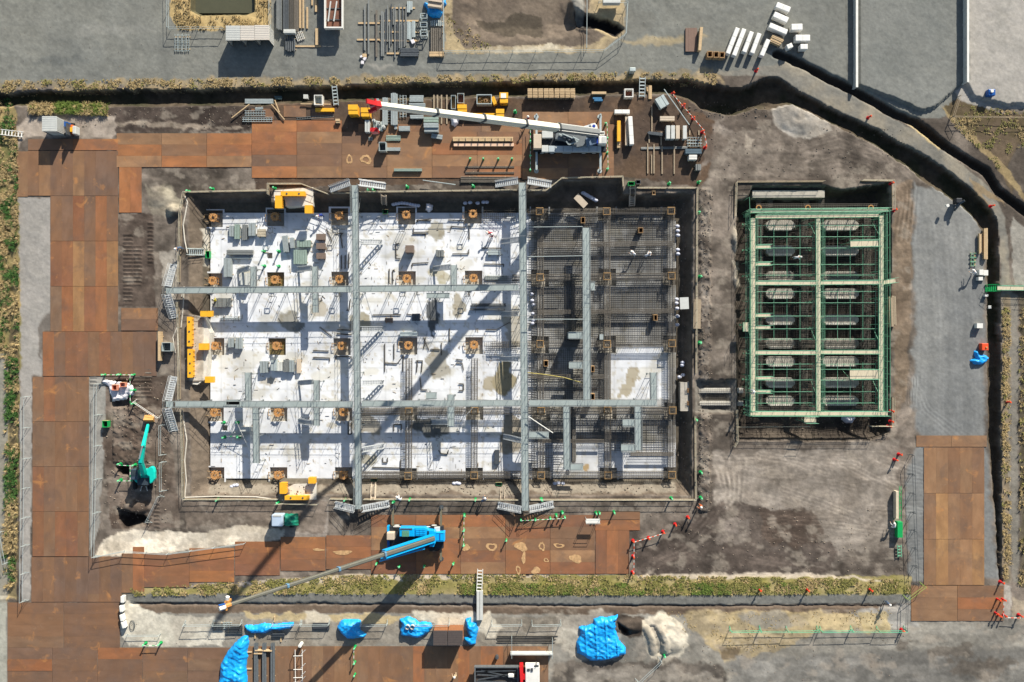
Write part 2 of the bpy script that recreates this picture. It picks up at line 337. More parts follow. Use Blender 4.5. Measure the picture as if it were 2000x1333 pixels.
height([(250, 1178), (600, 1178), (1200, 1182), (1760, 1182), (1760, 1186), (1200, 1188), (600, 1185), (250, 1185)], -.4, [2.5, 2.5, 3, 3, 3, 5, 5, 3], 2.2, .9)
paint([(236, 1172), (260, 1178), (310, 1200), (420, 1204), (440, 1220), (440, 1262), (250, 1262), (232, 1230)], (208, 203, 190), 4, c2=(180, 174, 162), reg='ground')
paint([(440, 1204), (1100, 1204), (1100, 1262), (440, 1262)], (158, 152, 142), 4, c2=(135, 128, 118), reg='ground')
paint([(470, 1196), (690, 1198), (940, 1206), (960, 1216), (700, 1216), (540, 1212), (480, 1208)], (200, 180, 138), 5, .8)
paint([(590, 1190), (640, 1195), (660, 1215), (600, 1222)], (214, 206, 190), 6, .8, 4); paint([(800, 1190), (960, 1195), (985, 1230), (960, 1252), (930, 1235), (810, 1215)], (212, 204, 188), 6, .85, 4)
paint([(1085, 1200), (1180, 1192), (1220, 1220), (1200, 1290), (1110, 1290), (1075, 1240)], (196, 190, 178), 8, .85, 5, c2=(160, 152, 142))
paint([(1200, 1200), (1260, 1206), (1270, 1240), (1230, 1250), (1196, 1230)], (72, 62, 55), 5, .9); mound(1232, 1222, 30, 16, .6); height([(1205, 1215), (1232, 1232), (1224, 1243), (1208, 1230)], -.9, 3)
paint([(1250, 1215), (1290, 1192), (1330, 1215), (1345, 1245), (1350, 1262), (1320, 1290), (1290, 1300), (1262, 1270), (1250, 1235)], (214, 206, 190), 5, 1, c2=(188, 180, 165)); mound(1302, 1240, 46, 42, .6)
for (dx, hh) in ((0, .14), (14, -.25), (28, .12)): Z += np.where(dline([(1260+dx, 1225), (1272+dx, 1250), (1275+dx, 1275)], GX, GY) < 5, hh, 0)
paint([(1330, 1192), (1720, 1192), (1745, 1225), (1600, 1240), (1500, 1278), (1420, 1295), (1345, 1230)], (198, 178, 138), 8, .9, 5, c2=(165, 150, 122)); paint([(1430, 1200), (1530, 1190), (1560, 1225), (1480, 1235)], (150, 147, 142), 8, .7, 6)
paint([(1660, 1190), (1790, 1176), (1800, 1230), (1690, 1228)], (168, 166, 162), 6, .8, 5); paint([(1675, 1196), (1730, 1196), (1740, 1240), (1690, 1240)], (198, 178, 132), 7, .75, 4)
paint([(1400, 1262), (1445, 1258), (1440, 1288), (1410, 1290)], (96, 82, 70), 6, .7, 4)
paint([(1075, 1290), (1300, 1288), (1420, 1296), (1420, 40000), (1075, 40000)], (112, 104, 97), 8, .9, 8, c2=(84, 78, 73)); paint([(1110, 1306), (1290, 1300), (1420, 1318), (1400, 1345), (1130, 1340)], (160, 153, 144), 10, .7, 8)
paint([(1420, 1280), (2600, 1240), (2600, 40000), (1420, 40000)], (134, 132, 128), 8, .9, 14, c2=(112, 110, 107), nz=NB)
for (cx, cy, rx, ry) in [(1860, 1275, 50, 22), (1900, 1310, 60, 20), (1960, 1300, 36, 20), (1700, 1290, 20, 8), (1770, 1262, 24, 12)]:
    paint([(cx+rx*math.cos(a), cy+ry*math.sin(a)) for a in np.linspace(0, 6.28, 12)[:-1]], (104, 96, 88), 14, .7, 8)
paint([(1960, 1140), (1976, 1146), (1978, 1200), (1966, 1216), (1958, 1200)], (178, 172, 164), 3, .9)
paint([(1976, 1170), (2200, 1170), (2200, 1215), (1980, 1215)], (172, 160, 142), 5, .9)
# --- left verge: straw and green grass on a bank
paint([(-40000, 182), (10, 185), (30, 215), (36, 300), (40, 640), (38, 900), (34, 1150), (12, 1180), (-40000, 1180)], (176, 156, 112), 4, c2=(120, 118, 78), reg='grass_bank')
paint([(14, 640), (36, 640), (34, 1170), (14, 1170)], (150, 136, 104), 4, c2=(96, 86, 66))
paint([(-40000, 690), (14, 690), (14, 1200), (-40000, 1200)], (150, 148, 140), 3, .9)
paint([(0, 1176), (14, 1176), (14, 1400), (-200, 1400), (-200, 1176)], (172, 172, 162), 2, .9)
Z += np.where(pip([(-90, 200), (40, 200), (40, 1170), (-90, 1170)], GX, GY), -.45*sm((38-GX)/30)*sm((GX+70)/60), 0)
# --- the main ditch
ND = [(-200, 184), (0, 181), (100, 178), (210, 175), (400, 173), (640, 168), (800, 163), (1000, 161), (1240, 156), (1340, 154), (1400, 168), (1450, 170), (1500, 150), (1520, 152), (1582, 189), (1646, 222), (1720, 255), (1780, 288), (1834, 320), (1900, 371), (1949, 427), (1953, 575), (1955, 800), (1956, 1000), (1957, 1138),
      (1950, 1138), (1943, 1000), (1930, 850), (1928, 640), (1928, 460), (1900, 425), (1862, 392), (1815, 362), (1768, 325), (1720, 292), (1659, 260), (1620, 240), (1577, 222), (1545, 206), (1506, 215), (1470, 215), (1440, 227), (1400, 222), (1370, 215), (1345, 195), (1300, 184), (1000, 190), (650, 200), (500, 207), (210, 209), (0, 209), (-200, 209)]
Dm = 1.25+1.2*np.exp(-((GX-1430)/75)**2-((GY-190)/60)**2)
tmp = Z.copy(); Z[:] = 0
height(ND, -1.0, [3.5]*24+[4]+[11]*5+[12]*22, 2.5, .15); Z[:] = tmp+Z*Dm
paint(ND, (92, 82, 70), 2.5, 1, c2=(62, 60, 46), reg='ditch', mott=.3)
paint([(0, 184), (210, 179), (210, 205), (0, 205), (-200, 205)], (66, 66, 46), 2.5, .8)
# second ditch behind the path and the raised yard between the white walls
D2 = [(1518, 104), (1564, 123), (1610, 149), (1646, 165), (1676, 182), (1737, 216), (1786, 238), (1850, 288), (1926, 336), (1951, 374), (2003, 412), (2090, 470)]
d = dline(D2, GX+WX*3, GY+WY*3); Z -= 1.0*sm((11-d)/8); m = (sm((10-d)/3)*.9)[..., None]; COL[:] = COL*(1-m)+np.array(C(60, 54, 48))*m
REG[d < 9] = REGN.index('ditch')
Z += np.where(pip([(1676, -200), (1884, -200), (1886, 160), (1870, 170), (1824, 210), (1798, 217), (1747, 194), (1676, 168)], GX+WX2, GY+WY2), .45, 0)
Z += np.where(pip([(1893, -3000), (9000, -3000), (9000, 212), (1960, 205), (1900, 190), (1886, 163)], GX+WX2, GY+WY2), .45, 0)
# --- holes beside the digger
height([(226, 912), (252, 908), (252, 930), (234, 930)], -1.6, 2.5, 1); height([(228, 992), (246, 1000), (268, 1002), (284, 1008), (292, 1020), (270, 1030), (240, 1034), (228, 1015)], -1.5, [5, 4, 4, 4, 8, 8, 8, 6], 2.5)
height([(224, 742), (255, 742), (255, 760), (224, 760)], -.8, 3, .6); height([(219, 772), (252, 772), (252, 796), (219, 796)], -.8, 3, .8)
for pl in ([(226, 912), (252, 908), (252, 930), (234, 930)], [(228, 990), (290, 1004), (290, 1020), (270, 1032), (240, 1034), (228, 1015)]): paint(pl, (58, 50, 45), 3, .9)
mound(262, 990, 34, 16, .8); paint([(232, 975), (290, 975), (292, 1000), (236, 998)], (98, 86, 78), 6, .8)
Z += np.where(pip([(222, 800), (300, 800), (290, 905), (222, 905)], GX, GY), .25*NS+.2*(NF-.5), 0)
# --- the two pits
PD = -1.85
MP = [(366, 378), (528, 376), (530, 398), (608, 398), (612, 378), (690, 376), (1070, 376), (1100, 353), (1214, 350), (1218, 380), (1354, 376), (1350, 970), (620, 968), (616, 944), (548, 944), (546, 970), (372, 970), (368, 752), (400, 745), (412, 700), (400, 622), (368, 615)]
height(MP, PD, [7, 7, 6, 7, 7, 7, 7, 7, 7, 9, 12, 30, 12, 10, 12, 26, 32, 10, 6, 6, 10, 30], 1.2, .05)
paint(MP, (124, 112, 100), 2, 1, c2=(98, 88, 78), reg='pit_floor')
paint([(385, 390), (1340, 388), (1336, 948), (420, 950), (388, 700)], (104, 97, 86), 2, 1, c2=(84, 78, 70))
paint([(400, 946), (1320, 946), (1320, 966), (400, 966)], (152, 145, 133), 6, .6, 3); paint([(385, 440), (410, 440), (410, 520), (388, 520)], (206, 200, 188), 5, .8)
paint([(380, 620), (415, 620), (412, 745), (368, 745), (366, 640)], (206, 198, 184), 2, .9)
GP = [(1438, 392), (1460, 386), (1470, 362), (1612, 362), (1640, 372), (1738, 356), (1742, 450), (1738, 845), (1700, 862), (1440, 862), (1437, 640)]
height(GP, -2.2, [8, 8, 9, 9, 8, 12, 9, 8, 14, 14, 8], 2., .1)
paint(GP, (92, 84, 76), 3, 1, c2=(66, 60, 55), reg='pit_floor')
paint([(1465, 362), (1615, 362), (1612, 388), (1470, 388)], (150, 145, 134), 4, .7)
height([(1356, 742), (1440, 742), (1440, 808), (1356, 808)], -1.1, [4, 20, 8, 20], 1); paint([(1356, 742), (1440, 742), (1440, 808), (1356, 808)], (128, 123, 116), 1, reg='pit_floor')
for px_, py_, rr in [(1440, 470, 16), (1445, 540, 10)]:
    mound(px_-2, py_, 12, 26, .5); paint([(px_-14, py_-30), (px_+8, py_-34), (px_+10, py_+20), (px_-10, py_+24)], (190, 180, 164), 5, .8)
# dry and damp smears over the bare mud: contrasty mottling with a drift direction
dirtm = (REG == REGN.index('ground')) & (GX > 200) & (GX < 1790) & (GY > 200) & (GY < 1125) | ((GY > 1190) & (GX > 1000) & (GX < 2100))
u1 = fbm(26, 401, 5, GX*.45+GY*.12, GY*1.3-GX*.1); u2 = fbm(11, 411, 4, GX, GY); u3 = fbm(70, 421, 3)
sp = (sm((u1-.50)/.16)-.45)*.34+(u2-.5)*.55+(u3-.5)*.25
COL *= np.where(dirtm, 1+sp, 1+.12*(u2-.5)+.10*(u3-.5))[..., None]
lt = sm((fbm(18, 431, 5, GX*.7, GY)+.05*(NF-.5)-.56)/.16)*np.where(dirtm, .42, 0); COL[:] = COL*(1-lt[..., None])+np.array(C(170, 160, 148))*lt[..., None]
for k in range(26):   # loose straight and arcing wheel marks in the yard east of the pit
    r_ = np.random.default_rng(900+k); x0, y0 = r_.uniform(1395, 1740), r_.uniform(880, 1110); a_ = r_.normal(0, .25); L0 = r_.uniform(60, 200)
    tracks([(x0, y0), (x0+L0*math.cos(a_)*.5, y0+L0*math.sin(a_)*.5+r_.normal(0, 3)), (x0+L0*math.cos(a_), y0+L0*math.sin(a_)+r_.normal(0, 8))], 2, 7, 1.6, .35 if k % 2 else .45, k % 2 == 0)
# fine grain everywhere
COL *= (1+.16*(NF-.5)+.10*(NR-.5))[..., None]
core = (GX > -90) & (GX < 2095) & (GY > -75) & (GY < 1405)
Z = np.where(core, Z+(NR-.5)*.02, np.clip(Z, -.6, .5))
# under the concrete the ground is cut away
slabm = (GX > 399) & (GX < 1318) & (GY > 412) & (GY < 938); Z = np.where(slabm, PD-1.0, Z)
COL = np.clip(COL, .01, .85)
def gz(x, y):
    i = int(np.clip(np.searchsorted(xs, x), 0, len(xs)-1)); j = int(np.clip(np.searchsorted(ys, y), 0, len(ys)-1)); return float(Z[j, i])
def split_terrain():
    ny, nx = GX.shape
    V = np.stack([(GX-1000)*S, (666.5-GY)*S, Z], -1).reshape(-1, 3)
    CC = np.concatenate([COL, np.ones(GX.shape+(1,))], -1).reshape(-1, 4)
    j, i = np.meshgrid(np.arange(ny-1), np.arange(nx-1), indexing='ij')
    a = j*nx+i; F = np.stack([a, a+nx, a+nx+1, a+1], -1)
    fr = REG[:-1, :-1]
    m = mat('soil and gravel', (120, 120, 120), .95, 0, .16, 1.6, attr='Col', bump=.38, spec=.1)
    mg = mat('compacted gravel', (120, 120, 120), .95, 0, .09, 2.2, attr='Col', bump=.22, spec=.1)
    for r, nm in enumerate(REGN):
        f = F[fr == r]
        if not len(f): continue
        u, inv = np.unique(f, return_inverse=True); f = inv.reshape(-1, 4)
        me = bpy.data.meshes.new(nm); me.vertices.add(len(u)); me.vertices.foreach_set('co', V[u].astype(np.float32).ravel())
        me.loops.add(f.size); me.loops.foreach_set('vertex_index', f.astype(np.int32).ravel())
        me.polygons.add(len(f)); me.polygons.foreach_set('loop_start', np.arange(0, f.size, 4, dtype=np.int32))
        ca = me.color_attributes.new('Col', 'FLOAT_COLOR', 'POINT'); ca.data.foreach_set('color', CC[u].astype(np.float32).ravel())
        me.materials.append(mg if 'gravel' in nm else m); me.update(calc_edges=True)
        o = bpy.data.objects.new(nm, me); sc.collection.objects.link(o); structure(o)
split_terrain()
# ================================================================ materials for the built things
galv = mat('galvanised steel', (186, 198, 200), .45, .25, .10, 1.5)
deckm = mat('walkway deck steel', (172, 184, 184), .55, .2, .10, 1.2)
pipeg = mat('scaffold pipe', (150, 158, 160), .5, .3, .12, 4)
dsteel = mat('dark steel', (92, 98, 104), .5, .4, .2, 3)
beamg = mat('grey painted beam', (112, 118, 122), .55, .2, .15, 3)
rust = mat('rusty rebar', (118, 112, 104), .8, .1, .25, 5)
rustm = mat('dark rebar', (90, 86, 80), .8, .1, .25, 5)
wood = mat('sawn timber', (205, 178, 140), .8, 0, .16, 2, streak=(1, 6, 1))
woodg = mat('weathered timber', (168, 152, 130), .85, 0, .2, 2, streak=(1, 6, 1))
ply = mat('plywood form', (170, 135, 95), .8, 0, .18, 3)
yel = mat('yellow paint', (248, 184, 50), .45, 0, .09, 2)
orng = mat('orange brown steel', (200, 148, 92), .6, .1, .2, 5)
redp = mat('red paint', (205, 40, 45), .4, 0, .08, 3)
bluep = mat('sky blue paint', (10, 170, 240), .35, 0, .06, 2)
blued = mat('deep blue paint', (25, 90, 170), .4, 0, .08, 2)
teal = mat('turquoise paint', (20, 205, 190), .35, 0, .07, 2)
tarpb = mat('blue tarpaulin', (14, 166, 250), .5, 0, .24, 1.1, bump=.15, spec=.5)
tarpw = mat('white plastic sheet', (232, 230, 238), .4, 0, .08, 2, bump=.2)
white = mat('white paint', (236, 236, 232), .4, 0, .06, 1.5)
lgrey = mat('light grey sheet', (205, 208, 206), .55, 0, .08, 1.5)
cream = mat('tan sheet', (208, 192, 172), .6, 0, .07, 2)
conc = mat('concrete', (222, 218, 208), .9, 0, .12, 1.5, bump=.2)
concd = mat('old concrete', (184, 178, 168), .9, 0, .18, 1.5, bump=.3)
greenp = mat('green plastic', (30, 165, 90), .4, 0, .08, 3)
greens = mat('green scaffold paint', (118, 180, 148), .55, 0, .2, 3)
greend = mat('dark green paint', (25, 95, 60), .5, 0, .12, 3)
plank = mat('scaffold plank', (214, 202, 178), .8, 0, .14, 2, streak=(6, 1, 1))
orangep = mat('orange plastic', (240, 90, 50), .4, 0, .06, 3)
black = mat('black rubber', (30, 30, 32), .8, 0, .2, 6)
glass = mat('tinted glass', (50, 66, 72), .12, 0, .04, 1, spec=.8)
brownc = mat('brown roof sheet', (92, 84, 82), .6, .1, .08, 2)
brownw = mat('brown wall sheet', (150, 100, 66), .65, 0, .1, 2)
skin = mat('skin', (205, 160, 130), .6, 0, .05, 5)
clothb = mat('work clothes blue grey', (80, 98, 125), .85, 0, .12, 6)
clothw = mat('white work clothes', (225, 228, 235), .8, 0, .08, 6)
clothr = mat('red work clothes', (170, 40, 60), .8, 0, .1, 6)
bagm = mat('white sandbag', (205, 210, 228), .8, 0, .1, 4)
inter = mat('dark interior', (40, 44, 50), .9, 0, .1, 3)
crem = mat('boom white', (238, 236, 222), .35, 0, .05, 1)
gboom = mat('boom grey', (112, 112, 104), .4, .2, .08, 1)
grille = mat('machine dark', (48, 52, 58), .6, .2, .2, 5)
# ================================================================ steel road plates (one thing each)
def plate_mat():
    m = mat('rusted road plate', (150, 95, 60), .68, .05, .22, .55, objcol=True, bump=.05, streak=(.7, 1.3, 1), spec=.2); nt = m.node_tree; N = nt.nodes; L = nt.links; p = N['Principled BSDF']
    src = p.inputs['Base Color'].links[0].from_socket; g = N.new('ShaderNodeNewGeometry')
    def nz(sc_, det, st_=(1, 1, 1)):
        mp = N.new('ShaderNodeMapping'); mp.inputs['Scale'].default_value = st_; L.new(g.outputs['Position'], mp.inputs[0]); n = N.new('ShaderNodeTexNoise'); n.inputs['Scale'].default_value = sc_; n.inputs['Detail'].default_value = det; n.inputs['Roughness'].default_value = .6; n.inputs['Distortion'].default_value = .6; L.new(mp.outputs[0], n.inputs['Vector']); return n
    def mixc(fac_n, lo, hi, amt0, amt1, rgb, srcs):
        r = N.new('ShaderNodeMapRange'); r.inputs[1].default_value = lo; r.inputs[2].default_value = hi; r.inputs[3].default_value = amt0; r.inputs[4].default_value = amt1; L.new(fac_n.outputs[0], r.inputs[0])
        x = N.new('ShaderNodeMix'); x.data_type = 'RGBA'; L.new(r.outputs[0], x.inputs[0]); L.new(srcs, x.inputs['A']); x.inputs['B'].default_value = (*C(*rgb), 1); return x.outputs['Result']
    s = mixc(nz(.11, 6), .36, .66, .22, .74, (146, 106, 76), src)
    s = mixc(nz(.35, 5, (1, 1, 1)), .5, .72, 0, .6, (108, 90, 80), s)
    s = mixc(nz(.5, 7), .60, .70, 0, .5, (204, 144, 86), s)
    s = mixc(nz(1.6, 6), .62, .8, 0, .35, (168, 150, 132), s)
    tc = N.new('ShaderNodeTexCoord'); mp = N.new('ShaderNodeMapping'); mp.inputs['Scale'].default_value = (.22, .8, 1); L.new(tc.outputs['Object'], mp.inputs[0]); ad = N.new('ShaderNodeVectorMath'); ad.operation = 'ADD'; L.new(mp.outputs[0], ad.inputs[0]); sc2 = N.new('ShaderNodeVectorMath'); sc2.operation = 'SCALE'; sc2.inputs['Scale'].default_value = .06; L.new(g.outputs['Position'], sc2.inputs[0]); L.new(sc2.outputs[0], ad.inputs[1])
    n = N.new('ShaderNodeTexNoise'); n.inputs['Scale'].default_value = 1.2; n.inputs['Detail'].default_value = 3; L.new(ad.outputs[0], n.inputs['Vector']); s = mixc(n, .46, .74, 0, .30, (96, 76, 62), s)
    L.new(s, p.inputs['Base Color']); return m
pm = plate_mat() if True else mat('rusted road plate', (150, 95, 60), .68, .05, .26, .55, objcol=True, bump=.05, streak=(.7, 1.3, 1), spec=.2)
PAL = [(170, 104, 58), (150, 94, 62), (184, 114, 56), (134, 104, 80), (122, 98, 82), (154, 122, 90), (114, 96, 86), (168, 130, 92), (138, 90, 66), (130, 108, 88), (182, 138, 84), (146, 114, 86)]
PALN = ['orange rust', 'red brown', 'bright orange', 'dull brown', 'dark brown', 'sandy brown', 'grey brown', 'pale rust', 'brick red', 'muddy grey', 'yellow rust', 'tan']
mb = MB(); LW, LH = 6.096*1.004, 1.524*1.006
mb.box(-LW/2, -LH/2, 0, LW/2, LH/2, .022)
for sx in (-1, 1):   # lifting holes shown as small raised rings
    for k in range(8):
        a = k*math.pi/4; b = (k+1)*math.pi/4
        mb.bar((sx*(LW/2-.35)+.06*math.cos(a), .06*math.sin(a), .024), (sx*(LW/2-.35)+.06*math.cos(b), .06*math.sin(b), .024), .02, .008)
plate0 = mb.build('steel_plate', pm, bevel=0); plate0_me = plate0.data; PFIRST = [plate0]; NPL = 0
def plate(cx, cy, vert, label, dark=0., pal=None, sx=1., sy=1.):
    global NPL
    if PFIRST: o = PFIRST.pop()
    else: o = plate0.copy(); sc.collection.objects.link(o)
    NPL += 1
    q = W(cx, cy, 0); z = max(gz(cx, cy), gz(cx+20 if not vert else cx, cy+20 if vert else cy), gz(cx-20 if not vert else cx, cy-20 if vert else cy), 0.02)+.03+random.random()*.008
    o.location = (q.x, q.y, z); o.rotation_euler = (random.uniform(-.002, .002), random.uniform(-.001, .001), (math.pi/2 if vert else 0)+random.uniform(-.003, .003))
    o.scale = (sx, sy, 1)
    k = random.randrange(len(PAL)) if pal is None else random.choice(pal)
    c = C(*PAL[k]); f = random.uniform(.92, 1.14)*(1-dark*.7); g_ = sum(c)/3
    o.color = (*[min(1, (v*.86+g_*.14)*f) for v in c], 1)
    tag(o, label.replace('@', PALN[k]), 'road plate', 'steel plates laid as a haul road'); return o
def plates(x0, y0, x1, y1, vert, where, dark=0., pal=None):
    """fill a rectangle of the ground with plates 88 x 22 photograph pixels, row by row"""
    w_, h_ = (22, 88) if vert else (88, 22)
    nx = max(1, round((x1-x0)/w_)); ny = max(1, round((y1-y0)/h_)); dx = (x1-x0)/nx; dy = (y1-y0)/ny
    for j in range(ny):
        for i in range(nx):
            pos = []
            if ny > 1: pos.append('row '+str(j+1) if j < ny-1 else 'bottom row')
            if nx > 1: pos.append(nth(i, nx)+' from left' if i < nx-1 else 'rightmost')
            plate(x0+dx*(i+.5), y0+dy*(j+.5), vert, ('@ steel plate %s, %s' % (where, ', '.join(pos))) if pos else '@ steel plate %s' % where, dark, pal,
                  (dy if vert else dx)/88., (dx if vert else dy)/22.)
plates(228, 261, 492, 327, False, 'on the north-west road', 0, [0, 2, 3, 7, 5])
plates(492, 236, 668, 258, False, 'under the truss frames', 0, [2, 0, 7])
plates(492, 258, 1020, 348, False, 'north of the pit', .06, [0, 3, 4, 11, 2, 7, 5])
plates(700, 243, 1020, 258, False, 'beside the yellow boxes', .1, [3, 4, 5]) 
plates(1020, 219, 1199, 241, False, 'behind the white crane', 0, [10, 7, 5])
plates(1020, 241, 1199, 351, False, 'under the white crane', .05, [3, 11, 7, 4])
plate(576, 218, False, '@ steel plate alone by the yellow form', 0, [3], .5, 1)
plate(630, 224, False, '@ steel plate under the yellow form', .1, [6], .5, .95)
plate(513, 224, False, '@ steel plate beside the aluminium trusses', .1, [4], .5, 1)
plates(33, 296, 55, 385, True, 'at the west end by the grass', 0, [7, 5])
plates(55, 272, 231, 294, False, 'beneath the tan container', 0, [0, 4, 8])
plates(55, 295, 231, 383, True, 'at the road corner', .12, [4, 6, 3, 7])
plates(233, 327, 277, 416, True, 'at the inner corner', 0, [2, 0])
plates(99, 383, 231, 648, True, 'on the west road', .05, [0, 3, 4, 1, 10, 8, 9])
plates(237, 602, 309, 646, False, 'south of the track prints', 0, [5, 11, 6])
plates(84, 648, 260, 735, True, 'level with the yellow brackets', .06, [0, 3, 4, 6, 8])
plates(260, 648, 306, 735, True, 'beside the steel tray', .1, [6, 6, 10])
plates(64, 736, 174, 1087, True, 'on the long west road', .08, [8, 3, 4, 9, 3, 1])
plates(62, 1088, 238, 1176, True, 'at the south-west corner', .12, [3, 6, 4, 9])
plates(15, 1177, 235, 1265, False, 'on the wide south-west crossing', .15, [6, 4, 9, 3])
plates(172, 1087, 216, 1160, True, 'where the road turns east', .12, [6, 4])
plates(238, 1081, 260, 1158, True, 'just east of the turn', 0, [3])
plates(260, 1068, 282, 1156, True, 'with a bright end by the fence', 0, [0])
for x0, y0, y1, nm in [(282, 1081, 1147, 'first'), (370, 1071, 1137, 'second'), (459, 1058, 1124, 'third'), (548, 1049, 1115, 'fourth'), (637, 1046, 1112, 'fifth')]:
    plates(x0, y0, x0+88, y1, False, 'in the %s step of the south road' % nm, 0, [8, 0, 2, 1])
plates(725, 1006, 1162, 1121, False, 'under the blue crane', 0, [0, 1, 8, 7, 3])
plates(1163, 1036, 1229, 1121, True, 'at the east end of the south road', 0, [8, 1, 0])
plates(1162, 1016, 1250, 1036, False, 'north-east end of the south road', 0, [0]); plates(1162, 999, 1250, 1015, False, 'beside the fence foot', .1, [4])
plates(15, 1265, 455, 1333, False, 'in the south-west corner yard', .14, [0, 6, 6, 4, 9])
plates(455, 1262, 763, 1350, True, 'along the south edge, west half', .1, [5, 3, 9, 0, 9, 3])
plates(763, 1262, 1071, 1350, True, 'along the south edge, east half', .1, [5, 3, 9, 0, 9, 3])
plates(1789, 851, 1927, 873, False, 'across the head of the east road', 0, [5, 7])
plates(1804, 874, 1922, 1143, True, 'on the east road', .04, [5, 7, 3, 11, 10])
plates(1779, 1144, 1960, 1213, False, 'across the foot of the east road', .04, [8, 0, 3, 5])
# ================================================================ concrete slab and footings
ZS = -1.72; ZF = ZS-.62
FX = [[418, 538, 663, 794, 924, 1054, 1185, 1311], [417, 538, 664, 795, 925, 1055, 1186, 1312], [421, 541, 668, 798, 926, 1055, 1186, 1313], [420, 544, 671, 798, 927, 1057, 1187, 1314], [421, 544, 671, 797, 926, 1057, 1188, 1313]]
FY = [[426, 424, 422, 421, 419, 413, 413, 412], [549, 547, 546, 545, 544, 542, 540, 539], [676, 676, 676, 675, 674, 672, 672, 671], [806, 806, 805, 804, 803, 803, 802, 802], [928, 928, 928, 930, 929, 929, 929, 928]]
def F0(x, y): q = W(x, y, ZS); return (q.x, q.y)
holes = []
for j in range(5):
    for i in range(8):
        x, y = FX[j][i], FY[j][i]
        holes.append((x-17-(4 if i == 0 else 0), y-15, x+17, y+18))
holes.append((521, 494, 532, 505)); holes.append((433, 831, 444, 842))
# slab plan as a fine grid so damp patches and shade under the rebar can be coloured; exact cuts at the footings
bx = set(np.arange(411, 1321, 3.).tolist()+[411, 1320, 397]); by = set(np.arange(416, 937, 3.).tolist()+[414, 937])
for h in holes: bx |= {h[0], h[2]}; by |= {h[1], h[3]}
bx = np.array(sorted(v for v in bx if 397 <= v <= 1321)); by = np.array(sorted(v for v in by if 404 <= v <= 948))
cx_, cy_ = np.meshgrid((bx[1:]+bx[:-1])/2, (by[1:]+by[:-1])/2)
inside = (cx_ > 411) & (cx_ < 1320) & (cy_ > 417) & (cy_ < 936)
inside &= ~((cx_ < 412+8) & (cy_ > 430) & (cy_ < 436))
for h in holes[:40]:   # footing blocks poke out of the slab outline
    inside |= (cx_ > h[0]-3) & (cx_ < h[2]+3) & (cy_ > h[1]-3) & (cy_ < h[3]+3) & (cx_ > 397)
for h in holes: inside &= ~((cx_ > h[0]) & (cx_ < h[2]) & (cy_ > h[1]) & (cy_ < h[3]))
NX, NY = len(bx), len(by)
PX, PY = np.meshgrid(bx, by)
kk = 1-ZS/H
def slabv(z): return np.stack([(PX-1000)*S*kk, (666.5-PY)*S*kk, np.full(PX.shape, z)], -1).reshape(-1, 3)
sb = np.broadcast_to(np.array([.70, .705, .70]), PX.shape+(3,)).copy()
pn = fbm(60, 301, 4, PX, PY); pn2 = fbm(14, 305, 3, PX, PY); wx = (fbm(20, 311, 3, PX, PY)-.5)*26; wy = (fbm(20, 321, 3, PX, PY)-.5)*26
sb *= (1-.20*sm((pn-.42)/.3)-.16*(pn2-.4))[..., None]
st_ = sm((fbm(30, 351, 4, PX*.6+PY*.3, PY)-.60)/.08)*.16; sb = sb*(1-st_[..., None]*np.array([.8, 1., 1.5]))
def damp(cx, cy, rx, ry, c, a=1.):
    global sb
    u = np.hypot((PX+wx-cx)/rx, (PY+wy-cy)/ry); m = (sm((1.05-u)/.12)*a)[..., None]; sb = sb*(1-m)+np.array(C(*c))*m
for a in [(852, 452, 15, 18, (176, 172, 160)), (843, 622, 12, 32, (96, 100, 104)), (855, 720, 20, 16, (172, 168, 158)), (848, 700, 16, 18, (172, 168, 158)), (870, 700, 10, 12, (180, 176, 166)), (565, 628, 22, 20, (160, 158, 150)), (585, 640, 12, 12, (130, 132, 132)),
          (840, 835, 40, 18, (110, 110, 106)), (715, 830, 34, 20, (165, 160, 150)), (895, 600, 13, 26, (178, 172, 158)), (862, 545, 12, 12, (186, 182, 160)), (860, 540, 20, 12, (196, 192, 176)), (715, 900, 26, 14, (176, 172, 158)), (700, 628, 20, 14, (170, 165, 150)), (960, 750, 14, 18, (176, 168, 150)), (985, 740, 20, 34, (160, 150, 124)), (1230, 740, 10, 24, (176, 168, 150)), (1240, 730, 16, 12, (178, 170, 152)), (1222, 762, 14, 12, (178, 170, 152)), (645, 830, 12, 9, (200, 196, 186)), (1145, 910, 10, 8, (190, 165, 125)), (620, 600, 16, 20, (196, 190, 178)), (525, 745, 22, 8, (196, 192, 184)), (1005, 640, 20, 40, (190, 186, 176)), (1000, 850, 26, 40, (160, 152, 138)), (478, 540, 14, 16, (188, 186, 176))]: damp(*a)
rh = sm((PX-1030)/18)*(1-sm((PX-1190)/4)*sm((PY-676)/4)*(1-sm((PY-778)/4))*(1-sm((PX-1306)/4)))*(1-.75*sm((PY-862)/6)*sm((936-PY)/6))  # slab darkened beneath the rebar, its shadow painted into the colour
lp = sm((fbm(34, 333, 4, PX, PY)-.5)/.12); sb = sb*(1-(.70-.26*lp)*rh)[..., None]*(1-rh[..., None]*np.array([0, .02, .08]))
for h0 in np.arange(416, 937, 43.3): sb = sb*(1-.13*(np.abs(PY-h0+2*(pn-.5)) < 1.6)[..., None])
for h0 in np.arange(432, 1320, 64.): sb = sb*(1-.10*(np.abs(PX-h0) < 1.6)[..., None])
sp_ = sm((fbm(7, 341, 3, PX, PY)-.66)/.06)*.22; sb = sb*(1-sp_[..., None]*np.array([.7, .9, 1.3]))
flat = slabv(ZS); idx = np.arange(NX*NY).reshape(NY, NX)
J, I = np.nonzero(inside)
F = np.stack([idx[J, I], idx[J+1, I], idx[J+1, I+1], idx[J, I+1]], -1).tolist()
nv = len(flat); V2 = np.concatenate([flat, flat-[0, 0, 1.0]]); ins = np.pad(inside, 1)
